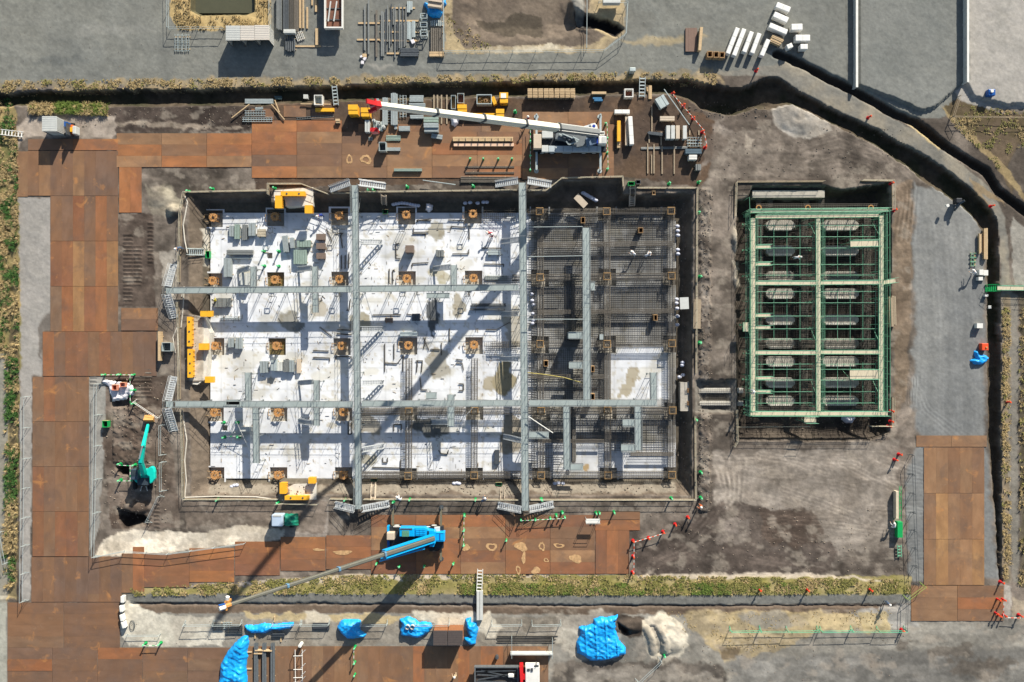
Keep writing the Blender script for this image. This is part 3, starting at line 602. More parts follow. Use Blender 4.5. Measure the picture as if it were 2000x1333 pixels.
for jj, ii in zip(J, I):
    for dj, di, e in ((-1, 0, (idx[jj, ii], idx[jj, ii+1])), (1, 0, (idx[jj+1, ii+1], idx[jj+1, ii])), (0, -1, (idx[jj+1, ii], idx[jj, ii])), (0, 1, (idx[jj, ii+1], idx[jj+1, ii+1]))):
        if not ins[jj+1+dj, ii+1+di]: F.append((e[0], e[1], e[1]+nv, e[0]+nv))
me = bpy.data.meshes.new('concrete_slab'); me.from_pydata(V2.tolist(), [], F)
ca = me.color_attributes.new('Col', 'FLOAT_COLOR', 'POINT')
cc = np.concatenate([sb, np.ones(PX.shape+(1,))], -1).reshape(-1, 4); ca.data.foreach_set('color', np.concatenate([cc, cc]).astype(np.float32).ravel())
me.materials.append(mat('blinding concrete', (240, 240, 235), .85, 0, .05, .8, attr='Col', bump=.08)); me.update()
o = bpy.data.objects.new('concrete_slab', me); sc.collection.objects.link(o); structure(o)
olive = mat('muddy water', (120, 108, 72), .15, 0, .1, 1, spec=.6)
rown = ['top', 'second', 'third', 'fourth', 'bottom']; coln = ['first', 'second', 'third', 'fourth', 'fifth', 'sixth', 'seventh', 'eighth']
# footing bottoms
fb = MB(); fbw = MB()
for n, h in enumerate(holes[:40]):
    j, i = divmod(n, 8); z = ZF
    a = F0(h[0]-1, h[3]+1); b = F0(h[2]+1, h[1]-1)
    (fbw if (j, i) in ((1, 1), (2, 1)) else fb).box(a[0], a[1], z-.1, b[0], b[1], z+(.12 if (j, i) in ((1, 1), (2, 1)) else 0))
for h in holes[40:]:
    a = F0(h[0]-1, h[3]+1); b = F0(h[2]+1, h[1]-1); fb.box(a[0], a[1], ZS-.9, b[0], b[1], ZS-.8)
structure(fb.build('footing_floor', mat('footing concrete', (188, 182, 170), .9, 0, .2, 1.2)))
structure(fbw.build('water', olive))
# anchor cages: octagonal steel frames on the footings
def cage_parts(root):
    o_ = MB(); n = 8; r0, r1 = .62, .22; zt = 1.35
    for k in range(n):
        a = (k+.5)*2*math.pi/n; b = (k+1.5)*2*math.pi/n
        o_.add([(r*math.cos(g), r*math.sin(g), z) for z in (zt, zt+.03) for r, g in ((r0, a), (r0, b), (r1, b), (r1, a))], MB.BF)
    o_.build('ring_plate', orng, root)
    lg = MB()
    for sx in (-1, 1):
        for sy in (-1, 1): lg.bar((sx*.42, sy*.42, 0), (sx*.42, sy*.42, zt), .08)
        lg.bar((sx*.42, -.42, .25), (sx*.42, .42, .25), .06); lg.bar((-.42, sx*.42, .7), (.42, sx*.42, .7), .06)
    lg.bar((-.55, -.55, .1), (.55, .55, zt), .05); lg.bar((.55, -.55, .1), (-.55, .55, zt), .05)
    lg.build('stand', orng, root)
    bo = MB()
    for k in range(8):
        a = k*math.pi/4; bo.tube((.5*math.cos(a), .5*math.sin(a), .1), (.5*math.cos(a), .5*math.sin(a), zt+.22), .035, 6)
    bo.build('anchor_bolts', mat('pale bolt steel', (225, 200, 170), .4, .4, .1, 4), root)
    hp = MB(); hp.box(-1.45, -.55, .85, -.8, -.49, .91).box(-1.45, .35, .85, -.8, .41, .91).box(-1.45, -.49, .85, -1.39, .35, .91).box(-1.42, -.5, 0, -1.36, -.44, .85).box(-1.42, .3, 0, -1.36, .36, .85)
    hp.build('side_bracket', mat('bare bracket steel', (205, 172, 130), .6, .2, .12, 4), root)
cg = thing('anchor_cage', '', 'anchor frame', (0, 0, 0)); cage_parts(cg); used = False
for j in range(5):
    for i in range(8):
        if i >= 5 or (j >= 3 and i >= 3): continue
        q = W(FX[j][i], FY[j][i], ZF+1); loc = (q.x, q.y, ZF+.01)
        lb = 'orange brown octagonal anchor frame in the %s footing of the %s row' % (coln[i], rown[j])
        if not used: cg.location = loc; cg['label'] = lb; cg['group'] = 'anchor frames standing in the footings'; used = True; o = cg
        else: o = clone(cg, loc, 0, lb)
        o.rotation_euler = (0, 0, random.uniform(-.12, .12)+(math.pi if False else 0))
# square column cages on the rebar half
def colcage(root):
    a = MB()
    for sx in (-1, 1):
        a.bar((sx*.46, -.5, 2.15), (sx*.46, .5, 2.15), .1, .06); a.bar((-.5, sx*.46, 2.22), (.5, sx*.46, 2.22), .1, .06)
    a.build('top_frame', mat('ochre frame steel', (172, 138, 92), .7, .1, .2, 4), root)
    b = MB()
    for sx in (-.4, -.2, 0, .2, .4):
        for sy in (-.4, .4): b.tube((sx, sy, 0), (sx, sy, 2.35), .022, 5); b.tube((sy, sx, 0), (sy, sx, 2.35), .022, 5)
    for z in np.arange(.2, 2.1, .3):
        b.bar((-.4, -.4, z), (.4, -.4, z), .02); b.bar((-.4, .4, z), (.4, .4, z), .02); b.bar((-.4, -.4, z), (-.4, .4, z), .02); b.bar((.4, -.4, z), (.4, .4, z), .02)
    b.build('rebar_cage', rust, root)
cc0 = thing('column_cage', '', 'rebar cage', (0, 0, 0)); colcage(cc0); used = False
for j in range(5):
    for i in range(8):
        if not (i >= 5 or (j >= 3 and i >= 3)): continue
        q = W(FX[j][i], FY[j][i], ZF+2.2); loc = (q.x, q.y, ZF+.01); lb = 'square rebar column cage at the %s grid line, %s row' % (coln[i], rown[j])
        if not used: cc0.location = loc; cc0['label'] = lb; cc0['group'] = 'rebar column cages of the unfinished half'; used = True
        else: clone(cc0, loc, 0, lb)
# ================================================================ rebar beams and mats
def rebar_beam(p, q, label, wd=.78, z0=ZS+.12, z1=ZS+1.02, group='rebar ground beams of the main pit', dens=.3):
    a = W(*p, z1); b = W(*q, z1); a.z = b.z = 0; d = (b-a); L_ = d.length; d.normalize(); n = Vector((-d.y, d.x, 0))
    m = MB()
    for k, off in enumerate(np.linspace(-wd/2, wd/2, 5)):
        for z in (z0, z1):
            if z == z0 and k % 2: continue
            m.bar(a+n*off+Vector((0, 0, z)), b+n*off+Vector((0, 0, z)), .045)
    for off in (-wd/2, wd/2):
        for z in ((z0+z1)/2,): m.bar(a+n*off+Vector((0, 0, z)), b+n*off+Vector((0, 0, z)), .03)
    s_ = MB(); k = 0.1
    while k < L_:
        c = a+d*k; c1 = c+n*wd/2; c2 = c-n*wd/2; Zt = Vector((0, 0, z1+.03)); Zb = Vector((0, 0, z0))
        s_.bar(c1+Zt, c2+Zt, .028); s_.bar(c1+Zb, c1+Zt, .024); s_.bar(c2+Zb, c2+Zt, .024); k += dens*random.uniform(.75, 1.3)
    o = thing('rebar_beam', label, 'rebar', (a+b)/2+Vector((0, 0, z0)), 0, group)
    m.build('long_bars', rust, o); s_.build('stirrups', rust, o)
for j, (x0, x1) in enumerate([(1030, 1320), (1000, 1320), (960, 1320), (700, 1320), (700, 1320)]):
    ya = np.interp(x0, FX[j], FY[j]); yb = FY[j][7]
    rebar_beam((x0, ya), (x1, yb), 'long rebar ground beam running east along the %s footing row' % rown[j])
rebar_beam((1050, 478), (1318, 475), 'thin rebar beam north of the middle of the top bays', .5); rebar_beam((1050, 610), (1318, 607), 'thin rebar beam across the second row of bays', .5)
rebar_beam((1030, 735), (1180, 736), 'thin rebar beam across the third row of bays', .5); rebar_beam((1060, 862), (1180, 862), 'thin rebar beam across the bottom bays by the small platform', .4); rebar_beam((1232, 888), (1316, 888), 'short rebar beam in the bottom right bay', .4)
for i, (y0, y1) in {3: (700, 930), 4: (700, 930), 5: (412, 930), 6: (412, 930), 7: (412, 930)}.items():
    rebar_beam((FX[1][i] if y0 < 500 else FX[3][i], y0), (FX[4][i], y1), 'rebar ground beam running south through the %s column of cages' % coln[i])
rebar_beam((1120, 545), (1120, 665), 'narrow rebar beam between the walkway and the sixth column', .4); rebar_beam((1121, 800), (1121, 905), 'narrow rebar beam in the bottom bay beside the walkway', .4)
def mat_grid(x0, y0, x1, y1, label, sp=.30, z=ZS+.16, both=True, th=.026, skip=0.):
    m = MB(); a = W(x0, y1, z); b = W(x1, y0, z)
    for zz in ([z, z+.34] if both else [z]):
        if zz > z: skip = max(skip, .3)
        x = a.x
        while x < b.x:
            if random.random() > skip: m.bar((x, a.y, zz), (x, b.y, zz), th)
            x += sp
        y = a.y
        while y < b.y:
            if random.random() > skip: m.bar((a.x, y, zz+.03), (b.x, y, zz+.03), th)
            y += sp
    return tag(m.build('rebar_mat', rustm), label, 'rebar mat', 'rebar mats lying in the bays')
xx = [1034, 1062, 1180, 1192, 1306]; 
for nm, (x0, y0, x1, y1) in {'top left bay': (1062, 420, 1178, 474), 'top right bay': (1192, 420, 1304, 472), 'second bay left': (1062, 482, 1178, 536), 'second bay right': (1192, 481, 1304, 534), 'third bay left': (1062, 550, 1178, 606), 'third bay right': (1192, 548, 1304, 604), 'fourth bay right': (1192, 612, 1304, 664), 'fourth bay left': (1062, 614, 1178, 666), 'bay above the southern walkway': (1062, 682, 1178, 732), 'bay left of the column of forms': (1062, 740, 1178, 780)}.items():
    mat_grid(x0, y0, x1, y1, 'double rebar mat in the %s of the unfinished half' % nm, skip=.05)
for nm, (x0, y0, x1, y1) in {'beside the L platform': (1062, 812, 1180, 856), 'between the two bottom platforms': (1192, 812, 1304, 880), 'lower left of the L platform': (1062, 868, 1100, 918), 'left of the second tall walkway': (1034, 420, 1048, 920)}.items():
    mat_grid(x0, y0, x1, y1, 'sparse rebar mat %s' % nm, .34, both=True, skip=.2)
for nm, (x0, y0, x1, y1) in {'east of the fifth footing, top row': (942, 408, 1008, 432), 'east of the fifth footing, second row': (945, 538, 1010, 556), 'east of the fifth footing, third row': (950, 668, 1012, 686), 'beside the fourth footing, fourth row': (705, 796, 780, 812), 'around the fourth footing, bottom row': (705, 922, 1012, 948), 'under the fourth footing frame': (815, 796, 905, 812)}.items():
    mat_grid(x0, y0, x1, y1, 'short rebar mat %s' % nm, .28, z=ZS+.25, both=True)
# ================================================================ steel walkways over the pit
ZD = 1.15      # deck height
def perp(a, b):
    d = (b-a); d.z = 0; d.normalize(); return d, Vector((-d.y, d.x, 0))
def walkway(p, q, wd, label, zd=ZD, floor=ZS, group='grey steel walkways over the foundation', sides=(1, 1), posts=True, dm=None, rm=None, step=1.8, lowrail=True, legm=None, skipposts=(), open_=()):
    """p, q: photograph pixels of the deck's centre line seen at deck height; wd in pixels"""
    a, b = W(*p, zd), W(*q, zd); d, n = perp(a, b); L_ = (b-a).length; w_ = wd*S*(1-zd/H)/2
    o = thing('walkway', label, 'walkway', (a.x, a.y, floor), 0, group)
    m = MB(); k = 0.; Z_ = Vector((0, 0, 1))
    while k < L_-.01:                                   # deck boards butted with a thin joint
        e = min(L_, k+step); m.bar(a+d*(k+.012)-Z_*.03, a+d*(e-.012)-Z_*.03, (w_*2-.02), .06); k = e
    m.build('deck', dm or deckm, o)
    for s_ in (-1, 1): m = MB(); m.bar(a+n*s_*w_-Z_*.13, b+n*s_*w_-Z_*.13, .06, .30); m.build('edge_beam', rm or beamg, o)
    for s_ in (-1, 1):
        if not sides[(s_+1)//2]: continue
        r = MB(); k = 0.
        segs = [(0, L_)]
        for (u0, u1) in open_:
            ns = []
            for (x0, x1) in segs:
                if u1 <= x0 or u0 >= x1: ns.append((x0, x1)); continue
                if u0 > x0: ns.append((x0, u0))
                if u1 < x1: ns.append((u1, x1))
            segs = ns
        for (x0, x1) in segs:
            nn = max(1, round((x1-x0)/step))
            for i in range(nn+1):
                c = a+d*(x0+(x1-x0)*i/nn)+n*s_*(w_+.03); r.tube(c-Z_*.2, c+Z_*1.05, .022, 5)
            for hz in ((.95, .5) if lowrail else (.95,)):
                r.tube(a+d*x0+n*s_*(w_+.03)+Z_*hz, a+d*x1+n*s_*(w_+.03)+Z_*hz, .021, 5)
        r.build('handrail', rm or pipeg, o)
    if posts:
        k = .25; nleg = 0
        while k < L_:
            c = a+d*k; l = MB()
            for s_ in (-1, 1): l.tube((c+n*s_*(w_-.05)).xy.to_3d()+Vector((0, 0, floor)), c+n*s_*(w_-.05)-Z_*.1, .035, 6); l.ob(((c+n*s_*(w_-.05)).x, (c+n*s_*(w_-.05)).y, floor), .2, .2, .03)
            zz = floor+.4; lc = Vector((c.x, c.y, 0))
            l.bar(lc+n*w_+Z_*zz, lc-n*w_+Z_*(zd-.4), .035); l.bar(lc+n*w_+Z_*zz, lc-n*w_+Z_*zz, .035)
            l.bar(lc+n*w_+Z_*(zd-.25), lc-n*w_+Z_*(zd-.25), .06, .1)
            if nleg % 2 == 0 and k+3.4 < L_: l.bar(lc+n*(w_-.02)+Z_*(floor+.2), lc+d*3.2+n*(w_-.02)+Z_*(zd-.3), .035)
            l.build('leg', legm or pipeg, o); k += 3.6; nleg += 1
    return o
V1 = walkway((693, 362), (700, 995), 12.5, 'long north to south grey walkway nearest the middle of the white slab', open_=())
walkway((1020, 357), (1026, 998), 13, 'long north to south grey walkway between white slab and rebar half')
walkway((338, 568), (687, 565.5), 11, 'upper cross walkway from the west edge to the first long walkway', open_=())
walkway((702, 565), (1013, 562), 11, 'upper cross walkway between the two long walkways')
walkway((342, 789.5), (690, 790), 11, 'lower cross walkway from the west edge to the first long walkway')
walkway((706, 789), (1018, 787.5), 11, 'lower cross walkway between the two long walkways')
walkway((1033, 787.5), (1283, 787), 11, 'lower cross walkway running east over the rebar half')
SB = [((494.5, 521), (494.5, 561), 11, 'short spur north of the upper cross walkway beside the tan box'), ((615, 521), (615, 560), 11, 'short spur north of the upper cross walkway by the formwork stacks'), ((615.5, 573), (616, 611), 11, 'short spur south of the upper cross walkway'),
      ((886.5, 518), (886.5, 558), 11, 'short spur at the upper cross walkway beside the fifth footing column'), ((484, 728), (485, 783), 12, 'spur rising north from the lower cross walkway near the west stacks'), ((499, 797), (500, 905), 12, 'long spur hanging south of the lower cross walkway in the west bays'),
      ((618, 743), (618, 783), 11, 'short spur north of the lower cross walkway in the third bay'), ((618, 796), (618, 832), 11, 'short spur south of the lower cross walkway in the third bay'), ((881, 771), (881, 783), 12, 'stub north of the lower cross walkway in the fifth bay'), ((881, 795), (881, 833), 12, 'spur south of the lower cross walkway in the fifth bay'),
      ((1144.5, 445), (1146, 781), 13.5, 'tall wide pale walkway over the dark rebar bays'), ((1110, 655.5), (1138, 655.5), 13, 'side platform west of the tall pale walkway near its middle'), ((1153, 560), (1162, 560), 15, 'tiny platform on the east side of the tall pale walkway'), ((1111, 713.5), (1138, 713.5), 12, 'side platform west of the tall pale walkway near its foot'),
      ((1106, 794), (1107, 918), 12, 'walkway dropping south in the sixth bay, upright of the L'), ((1114, 912.5), (1139, 912.5), 12.5, 'short foot platform of the L shaped walkway'), ((1276, 728), (1276.5, 781), 12.5, 'spur north over the pale square slab at the east end'), ((1245.5, 794), (1246, 880), 12.5, 'walkway dropping south near the last bay'),
      ((1216, 826), (1239, 826), 13, 'upper side platform of the southern walkway near the last bay'), ((1213, 875), (1239, 875), 13, 'lower side platform of the southern walkway near the last bay'), ((1033, 849.5), (1072, 849.5), 12, 'side platform with a long diagonal brace by the second long walkway'), ((468, 786), (442, 786), 9, 'narrow landing beside the lower cross walkway near the west spur'), ((833, 578), (878, 578), 9, 'narrow landing south of the upper cross walkway by the fifth bay'), ((832, 773), (853, 773), 12, 'narrow landing north of the lower cross walkway by the damp patch')]
for p, q, wd, lb in SB: walkway(p, q, wd, lb, sides=(1, 1))
# thin pipes spanning from the second long walkway to the tall pale one, and slanting braces
def pipe1(p, q, z0, z1, r, label, m=galv, name='pipe', cat='pipe', group=None, n=6):
    mb = MB(); mb.tube(W(*p, z0), W(*q, z1), r, n); return tag(mb.build(name, m, smooth=False), label, cat, group)
for y0, y1, k in ((444, 443, 'uppermost'), (502, 500, 'middle'), (624, 624, 'lowest')): pipe1((1030, y0), (1138, y1), ZD+1, ZD+1, .045, '%s pale pipe spanning to the tall pale walkway' % k, group='pipes spanning between two walkways')
pipe1((1032, 814), (1080, 846), ZD+.6, ZD+.6, .06, 'diagonal white brace over the side platform', white); pipe1((924, 796), (903, 820), ZD+.3, ZD-.6, .03, 'thin slanting rod below the lower cross walkway', white)
pipe1((451, 800), (487, 880), ZD, -1, .025, 'long thin rope slanting across the west bay', white)
# stairs
def stair(p, q, zt, zb, wd, label, m=None, name='stair', n=None, rail=True, group='steel stairs of the walkways', cat='stairs'):
    m = m or galv; a, b = W(*p, zt), W(*q, zb); d, nn = perp(a, b); w_ = wd*S/2
    o = thing(name, label, cat, (b.x, b.y, zb), 0, group); Z_ = Vector((0, 0, 1))
    s_ = MB()
    for k in (-1, 1): s_.bar(a+nn*k*w_, b+nn*k*w_+Z_*.05, .07, .2)
    s_.build('stringers', m, o); n = n or max(4, int(abs(zt-zb)/.22)); st_ = MB()
    for i in range(n):
        c = a.lerp(b, (i+.5)/n); st_.ob((c.x, c.y, c.z), min(.25, (a-b).xy.length/n*.72), w_*2-.05, .035, math.atan2(d.y, d.x))
    st_.build('treads', m, o)
    if rail:
        for k in (-1, 1):
            r = MB(); r.tube(a+nn*k*w_+Z_*.95, b+nn*k*w_+Z_*.95, .022, 5); r.tube(a+nn*k*w_+Z_*.5, b+nn*k*w_+Z_*.5, .02, 5)
            for f in (0, .5, 1): c = a.lerp(b, f)+nn*k*w_; r.tube(c, c+Z_*.95, .022, 5)
            r.build('handrail', m, o)
    return o
stt = mat('aluminium stair', (205, 210, 214), .45, .2, .08, 2)
for p, q, lb in [((684, 357), (645, 371), 'stair going down west at the north end of the first long walkway'), ((702, 358), (754, 365), 'stair going down east at the north end of the first long walkway'), ((693, 994), (655, 985), 'stair going down west at the south end of the first long walkway'), ((708, 993), (761, 983), 'stair going down east at the south end of the first long walkway'),
                 ((1012, 354), (967, 361), 'stair going down west at the north end of the second long walkway'), ((1030, 354), (1077, 362), 'stair going down east at the north end of the second long walkway'), ((1018, 995), (972, 986), 'stair going down west at the south end of the second long walkway'), ((1034, 994), (1081, 984), 'stair going down east at the south end of the second long walkway')]:
    stair(p, q, ZD, .05, 11, lb, stt, n=12)
for p, q, lb in [((328, 560), (340, 516), 'white stair going north from the upper cross walkway'), ((327, 575), (342, 622), 'shaded stair going south from the upper cross walkway'), ((329, 783), (341, 735), 'white stair going north from the lower cross walkway'), ((328, 797), (342, 842), 'shaded stair going south from the lower cross walkway')]:
    stair(p, q, ZD, .05, 12, lb, stt, n=11)
for p, q, lb in [((331, 563), (331, 574), 'end landing of the upper cross walkway'), ((331, 784), (331, 796), 'end landing of the lower cross walkway')]: walkway(p, q, 14, lb, sides=(1, 0))
for p, q, lb in [((705, 473), (747, 474), 'uppermost inner stair descending east from the first long walkway'), ((706, 643), (749, 643), 'second inner stair descending east from the first long walkway'), ((708, 748), (750, 747), 'third inner stair descending east from the first long walkway'), ((709, 878), (750, 871), 'lowest inner stair descending east from the first long walkway'),
                 ((1014, 469), (979, 473), 'uppermost inner stair descending west from the second long walkway'), ((1014, 613), (981, 614), 'second inner stair descending west from the second long walkway'), ((1015, 702), (978, 701), 'third inner stair descending west from the second long walkway'), ((1018, 860), (983, 852), 'lowest inner stair descending west from the second long walkway')]:
    stair(p, q, ZD-.05, ZS, 9, lb, stt, n=13)
for p, q, lb in [((488, 524), (465, 531), 'short stair off the spur beside the tan box'), ((609, 524), (583, 527), 'short stair off the spur by the formwork stacks'), ((880, 522), (847, 526), 'short stair off the spur by the fifth footing'), ((612, 746), (584, 748), 'short stair off the third bay spur, north side'), ((612, 826), (584, 822), 'short stair off the third bay spur, south side'), ((875, 824), (843, 824), 'short stair off the fifth bay spur')]:
    stair(p, q, ZD-.1, ZS, 9, lb, stt, n=12)
# ================================================================ guard rails round the pits
pipey = mat('cream rail pipe', (205, 196, 172), .6, .1, .15, 2)
def rail(pts, label, m=pipey, h=1.0, step=1.8, z=None, rails=(1.0, .55), r=.03, board=True, group='pipe guard rails round the pits', cat='guard rail', name='guard_rail', parts=True):
    P = [W(x, y, 0) for x, y in pts]; zz = [(gz(x, y) if z is None else z) for x, y in pts]
    o = thing(name, label, cat, (P[0].x, P[0].y, max(zz)), 0, group); a = MB(); b = MB(); k = MB(); Z_ = Vector((0, 0, 1)); z0 = max(zz)
    for u, v in zip(P, P[1:]):
        L_ = (v-u).length; n = max(1, round(L_/step))
        for i in range(n+(v is P[-1])):
            c = u.lerp(v, i/n); c.z = z0; a = MB(); a.tube(c-Z_*.3, c+Z_*h*1.03, .026, 5); a.build('post', pipeg, o)
        for f in rails: b.tube(Vector((u.x, u.y, z0+h*f)), Vector((v.x, v.y, z0+h*f)), r, 6)
        if board: k.bar(Vector((u.x, u.y, z0+.1)), Vector((v.x, v.y, z0+.1)), .05, .2)
    b.build('rails', m, o)
    if board: k.build('kick_board', woodg, o)
    return o
rail([(362, 377), (524, 374)], 'pipe rail along the pit edge at its north-west corner')
rail([(526, 382), (526, 361), (590, 361), (643, 381)], 'pipe rail stepping around the yellow bracket on the north side')
rail([(648, 378), (684, 378)], 'short pipe rail under the west stair of the first long walkway'); rail([(704, 377), (1010, 373)], 'long pipe rail on the north edge between the two long walkways')
rail([(1030, 374), (1066, 374), (1097, 350), (1215, 347), (1216, 366)], 'pipe rail stepping round the north bay of the rebar half')
rail([(1242, 369), (1360, 369), (1359, 480), (1358, 730)], 'pipe rail on the north-east corner and east edge'); rail([(1356, 812), (1357, 974)], 'pipe rail on the east edge, southern part')
rail([(1357, 975), (1036, 975)], 'pipe rail along the south edge of the rebar half'); rail([(1012, 975), (712, 974)], 'pipe rail along the south edge between the long walkways'); rail([(690, 974), (646, 973)], 'short pipe rail by the south end of the first long walkway'); rail([(545, 974), (362, 974)], 'pipe rail along the south edge in the west')
rail([(540, 984), (556, 982), (622, 984)], 'pipe rail south of the bottom yellow bracket', board=False)
rail([(361, 972), (358, 800)], 'pipe rail down the west edge below the lower walkway'); rail([(353, 780), (352, 640), (350, 590)], 'pipe rail down the west edge between the walkways'); rail([(352, 552), (355, 420), (362, 378)], 'pipe rail down the west edge above the upper walkway')
rail([(1367, 345+5), (1436, 357)][1:]+[(1607, 356)], 'pipe rail north of the green scaffold', m=woodg); rail([(1436, 357), (1434, 425)], 'pipe rail north-west of the green scaffold'); rail([(1680, 354), (1741, 355), (1742, 412)], 'pipe rail at the north-east corner of the green scaffold'); rail([(1432, 872), (1438, 862), (1437, 800)], 'pipe rail at the south-west foot of the green scaffold'); rail([(1437, 834), (1580, 833)], 'low pipe rail in the southern shade of the green scaffold', h=.5, board=False); rail([(1696, 832), (1741, 832), (1741, 775)], 'pipe rail at the south-east corner of the green scaffold')
# pale hoses lying along the pit edges
def hose(pts, r, label, m=white, z=.06, group='hoses lying along the pit edge'):
    mb = MB(); P = [W(x, y, 0)+Vector((0, 0, max(gz(x, y), -.1)+z)) for x, y in pts]; mb.path(P, r, 7)
    return tag(mb.build('hose', m), label, 'hose', group)
hosem = mat('dusty hose', (205, 200, 190), .7, 0, .1, 2)
hose([(360, 382), (366, 395), (362, 420), (358, 440), (361, 470), (366, 495)], .09, 'pale hose curving beside the north-west rail', hosem); hose([(355, 580), (360, 560), (358, 600), (354, 640)], .08, 'pale hose by the upper walkway end', hosem)
hose([(343, 690), (338, 660), (346, 640), (352, 735)], .07, 'grey hose beside the steel tray', hosem); hose([(357, 800), (360, 830), (365, 860), (361, 900), (364, 940), (361, 972)], .09, 'long pale hose down the west edge', hosem); hose([(362, 972), (420, 970), (500, 971), (540, 976)], .09, 'pale hose on the south-west edge', hosem)
hose([(1030, 728), (1060, 731), (1100, 737), (1138, 748)], .05, 'yellow rope line sagging over the rebar bay', mat('yellow rope', (205, 190, 110), .7, 0, .1, 2), .8)
# ================================================================ yellow brackets and the concrete pads
def pad(pts, label, zt=.02, zb=-1.9):
    mb = MB(); P = [W(x, y, zt).xy for x, y in pts]; mb.prism([(q.x, q.y) for q in P], zb, zt); return tag(mb.build('concrete_pad', conc), label, 'concrete pad', 'concrete pads under the yellow brackets')
pad([(535, 372), (612, 366), (611, 402), (558, 404), (556, 390), (535, 392)], 'white concrete pad jutting into the north side of the pit'); pad([(366, 616), (398, 618), (410, 650), (402, 740), (385, 752), (356, 748), (358, 700)], 'white concrete pad bulging into the west side of the pit', -.05)
pad([(546, 978), (547, 960), (574, 946), (618, 944), (618, 976)], 'white concrete pad on the south side of the pit')
def ybeam(x0, y0, x1, y1, label, h=.9, plates_=0):
    a = W(x0, y1, h); b = W(x1, y0, h); z0 = .0; o = thing('jacking_bracket', label, 'bracket', ((a.x+b.x)/2, (a.y+b.y)/2, z0), 0, 'yellow steel brackets on the pads'); m = MB()
    m.box(a.x, a.y, h-.12, b.x, b.y, h); m.box(a.x+.06, a.y+.06, z0, b.x-.06, b.y-.06, h-.12); m.build('body', yel, o); e = MB(); hol = MB()
    hor = (b.x-a.x) > (b.y-a.y); n = plates_
    for i in range(n):
        f = (i+.5)/n
        c = (a.x+(b.x-a.x)*f, (a.y+b.y)/2) if hor else ((a.x+b.x)/2, a.y+(b.y-a.y)*f)
        hol.tube((c[0], c[1], h), (c[0], c[1], h+.05), .13, 8)
    for i in range(6):
        f = (i+.5)/6
        if hor: e.box(a.x+(b.x-a.x)*f-.03, a.y, z0, a.x+(b.x-a.x)*f+.03, b.y, h-.13)
        else: e.box(a.x, a.y+(b.y-a.y)*f-.03, z0, b.x, a.y+(b.y-a.y)*f+.03, h-.13)
    e.build('stiffeners', yel, o)
    if n: hol.build('bolts', dsteel, o)
    return o
ybeam(548, 374, 596, 383, 'long yellow bracket along the top edge of the north pad', .9, 2); ybeam(537, 382, 551, 407, 'upright yellow bracket on the left of the north pad', .9); ybeam(595, 401, 610, 417, 'small yellow bracket at the lower right of the north pad', .9)
ybeam(365, 619, 374, 677, 'upper half of the tall yellow bracket line on the west pad', .9, 3); ybeam(366, 682, 376, 738, 'lower half of the tall yellow bracket line on the west pad', .9, 3); ybeam(391, 607, 414, 619, 'yellow bracket at the top right of the west pad', .8); ybeam(388, 671, 406, 684, 'yellow bracket at the middle right of the west pad', .8); ybeam(400, 736, 417, 748, 'yellow bracket at the lower right of the west pad', .8)
ybeam(546, 943, 559, 965, 'upright yellow bracket on the left of the south pad', .9); ybeam(602, 933, 616, 945, 'small yellow bracket at the upper right of the south pad', .9); ybeam(556, 969, 603, 977, 'long yellow bracket along the bottom of the south pad', .9, 2)
# ================================================================ green scaffold over the second pit
GZ = 1.65; GF = -2.2
gst = dict(zd=GZ, floor=GF, group='plank decks of the green scaffold', dm=plank, rm=greens, legm=greens)
for p, q, wd, lb, sd in [((1471, 427), (1471, 806), 9, 'left edge plank deck of the green scaffold', (1, 1)), ((1598.5, 427), (1599, 803), 8.5, 'centre plank deck of the green scaffold running north to south', (1, 1)), ((1722, 421), (1721, 803), 8.5, 'right edge plank deck of the green scaffold', (1, 1)),
                         ((1466, 413.5), (1735, 411), 5, 'outer top plank deck of the green scaffold', (1, 1)), ((1476, 424), (1717, 421), 6, 'inner top plank deck of the green scaffold', (0, 1)), ((1476, 553.5), (1594, 553.5), 7, 'upper middle cross deck in the left bay', (1, 1)), ((1603, 553), (1717, 552), 7, 'upper middle cross deck in the right bay', (1, 1)), ((1476, 689), (1594, 689), 7, 'lower middle cross deck in the left bay', (1, 1)), ((1603, 688), (1717, 688), 7, 'lower middle cross deck in the right bay', (1, 1)), ((1466, 808), (1734, 808), 8, 'bottom plank deck of the green scaffold', (1, 1)),
                         ((1476, 483), (1505, 482.5), 6.5, 'uppermost plank stub on the left of the green scaffold', (1, 1)), ((1476, 516.5), (1505, 516), 6, 'second plank stub on the left of the green scaffold', (1, 1)), ((1476, 616.5), (1505, 616), 6, 'third plank stub on the left of the green scaffold', (1, 1)), ((1476, 640), (1505, 640), 6, 'fourth plank stub on the left of the green scaffold', (1, 1)), ((1476, 739), (1507, 738.5), 5.5, 'fifth plank stub on the left of the green scaffold', (1, 1)), ((1476, 765), (1505, 765), 5, 'lowest plank stub on the left of the green scaffold', (1, 1)),
                         ((1661, 477), (1716, 476), 12, 'wide plank platform at the upper right of the green scaffold', (1, 1)), ((1660, 732), (1716, 731.5), 18, 'wide plank platform at the lower right of the green scaffold', (1, 1)), ((1571, 820), (1594, 820), 12, 'small landing below the bottom deck of the green scaffold', (1, 1)), ((1726, 552), (1749, 548), 8, 'small green landing on the right side of the green scaffold', (1, 1)), ((1457, 630), (1457, 648), 10, 'small green landing on the left side of the green scaffold', (1, 1))]:
    walkway(p, q, wd, lb, sides=sd, step=1.5, **gst)
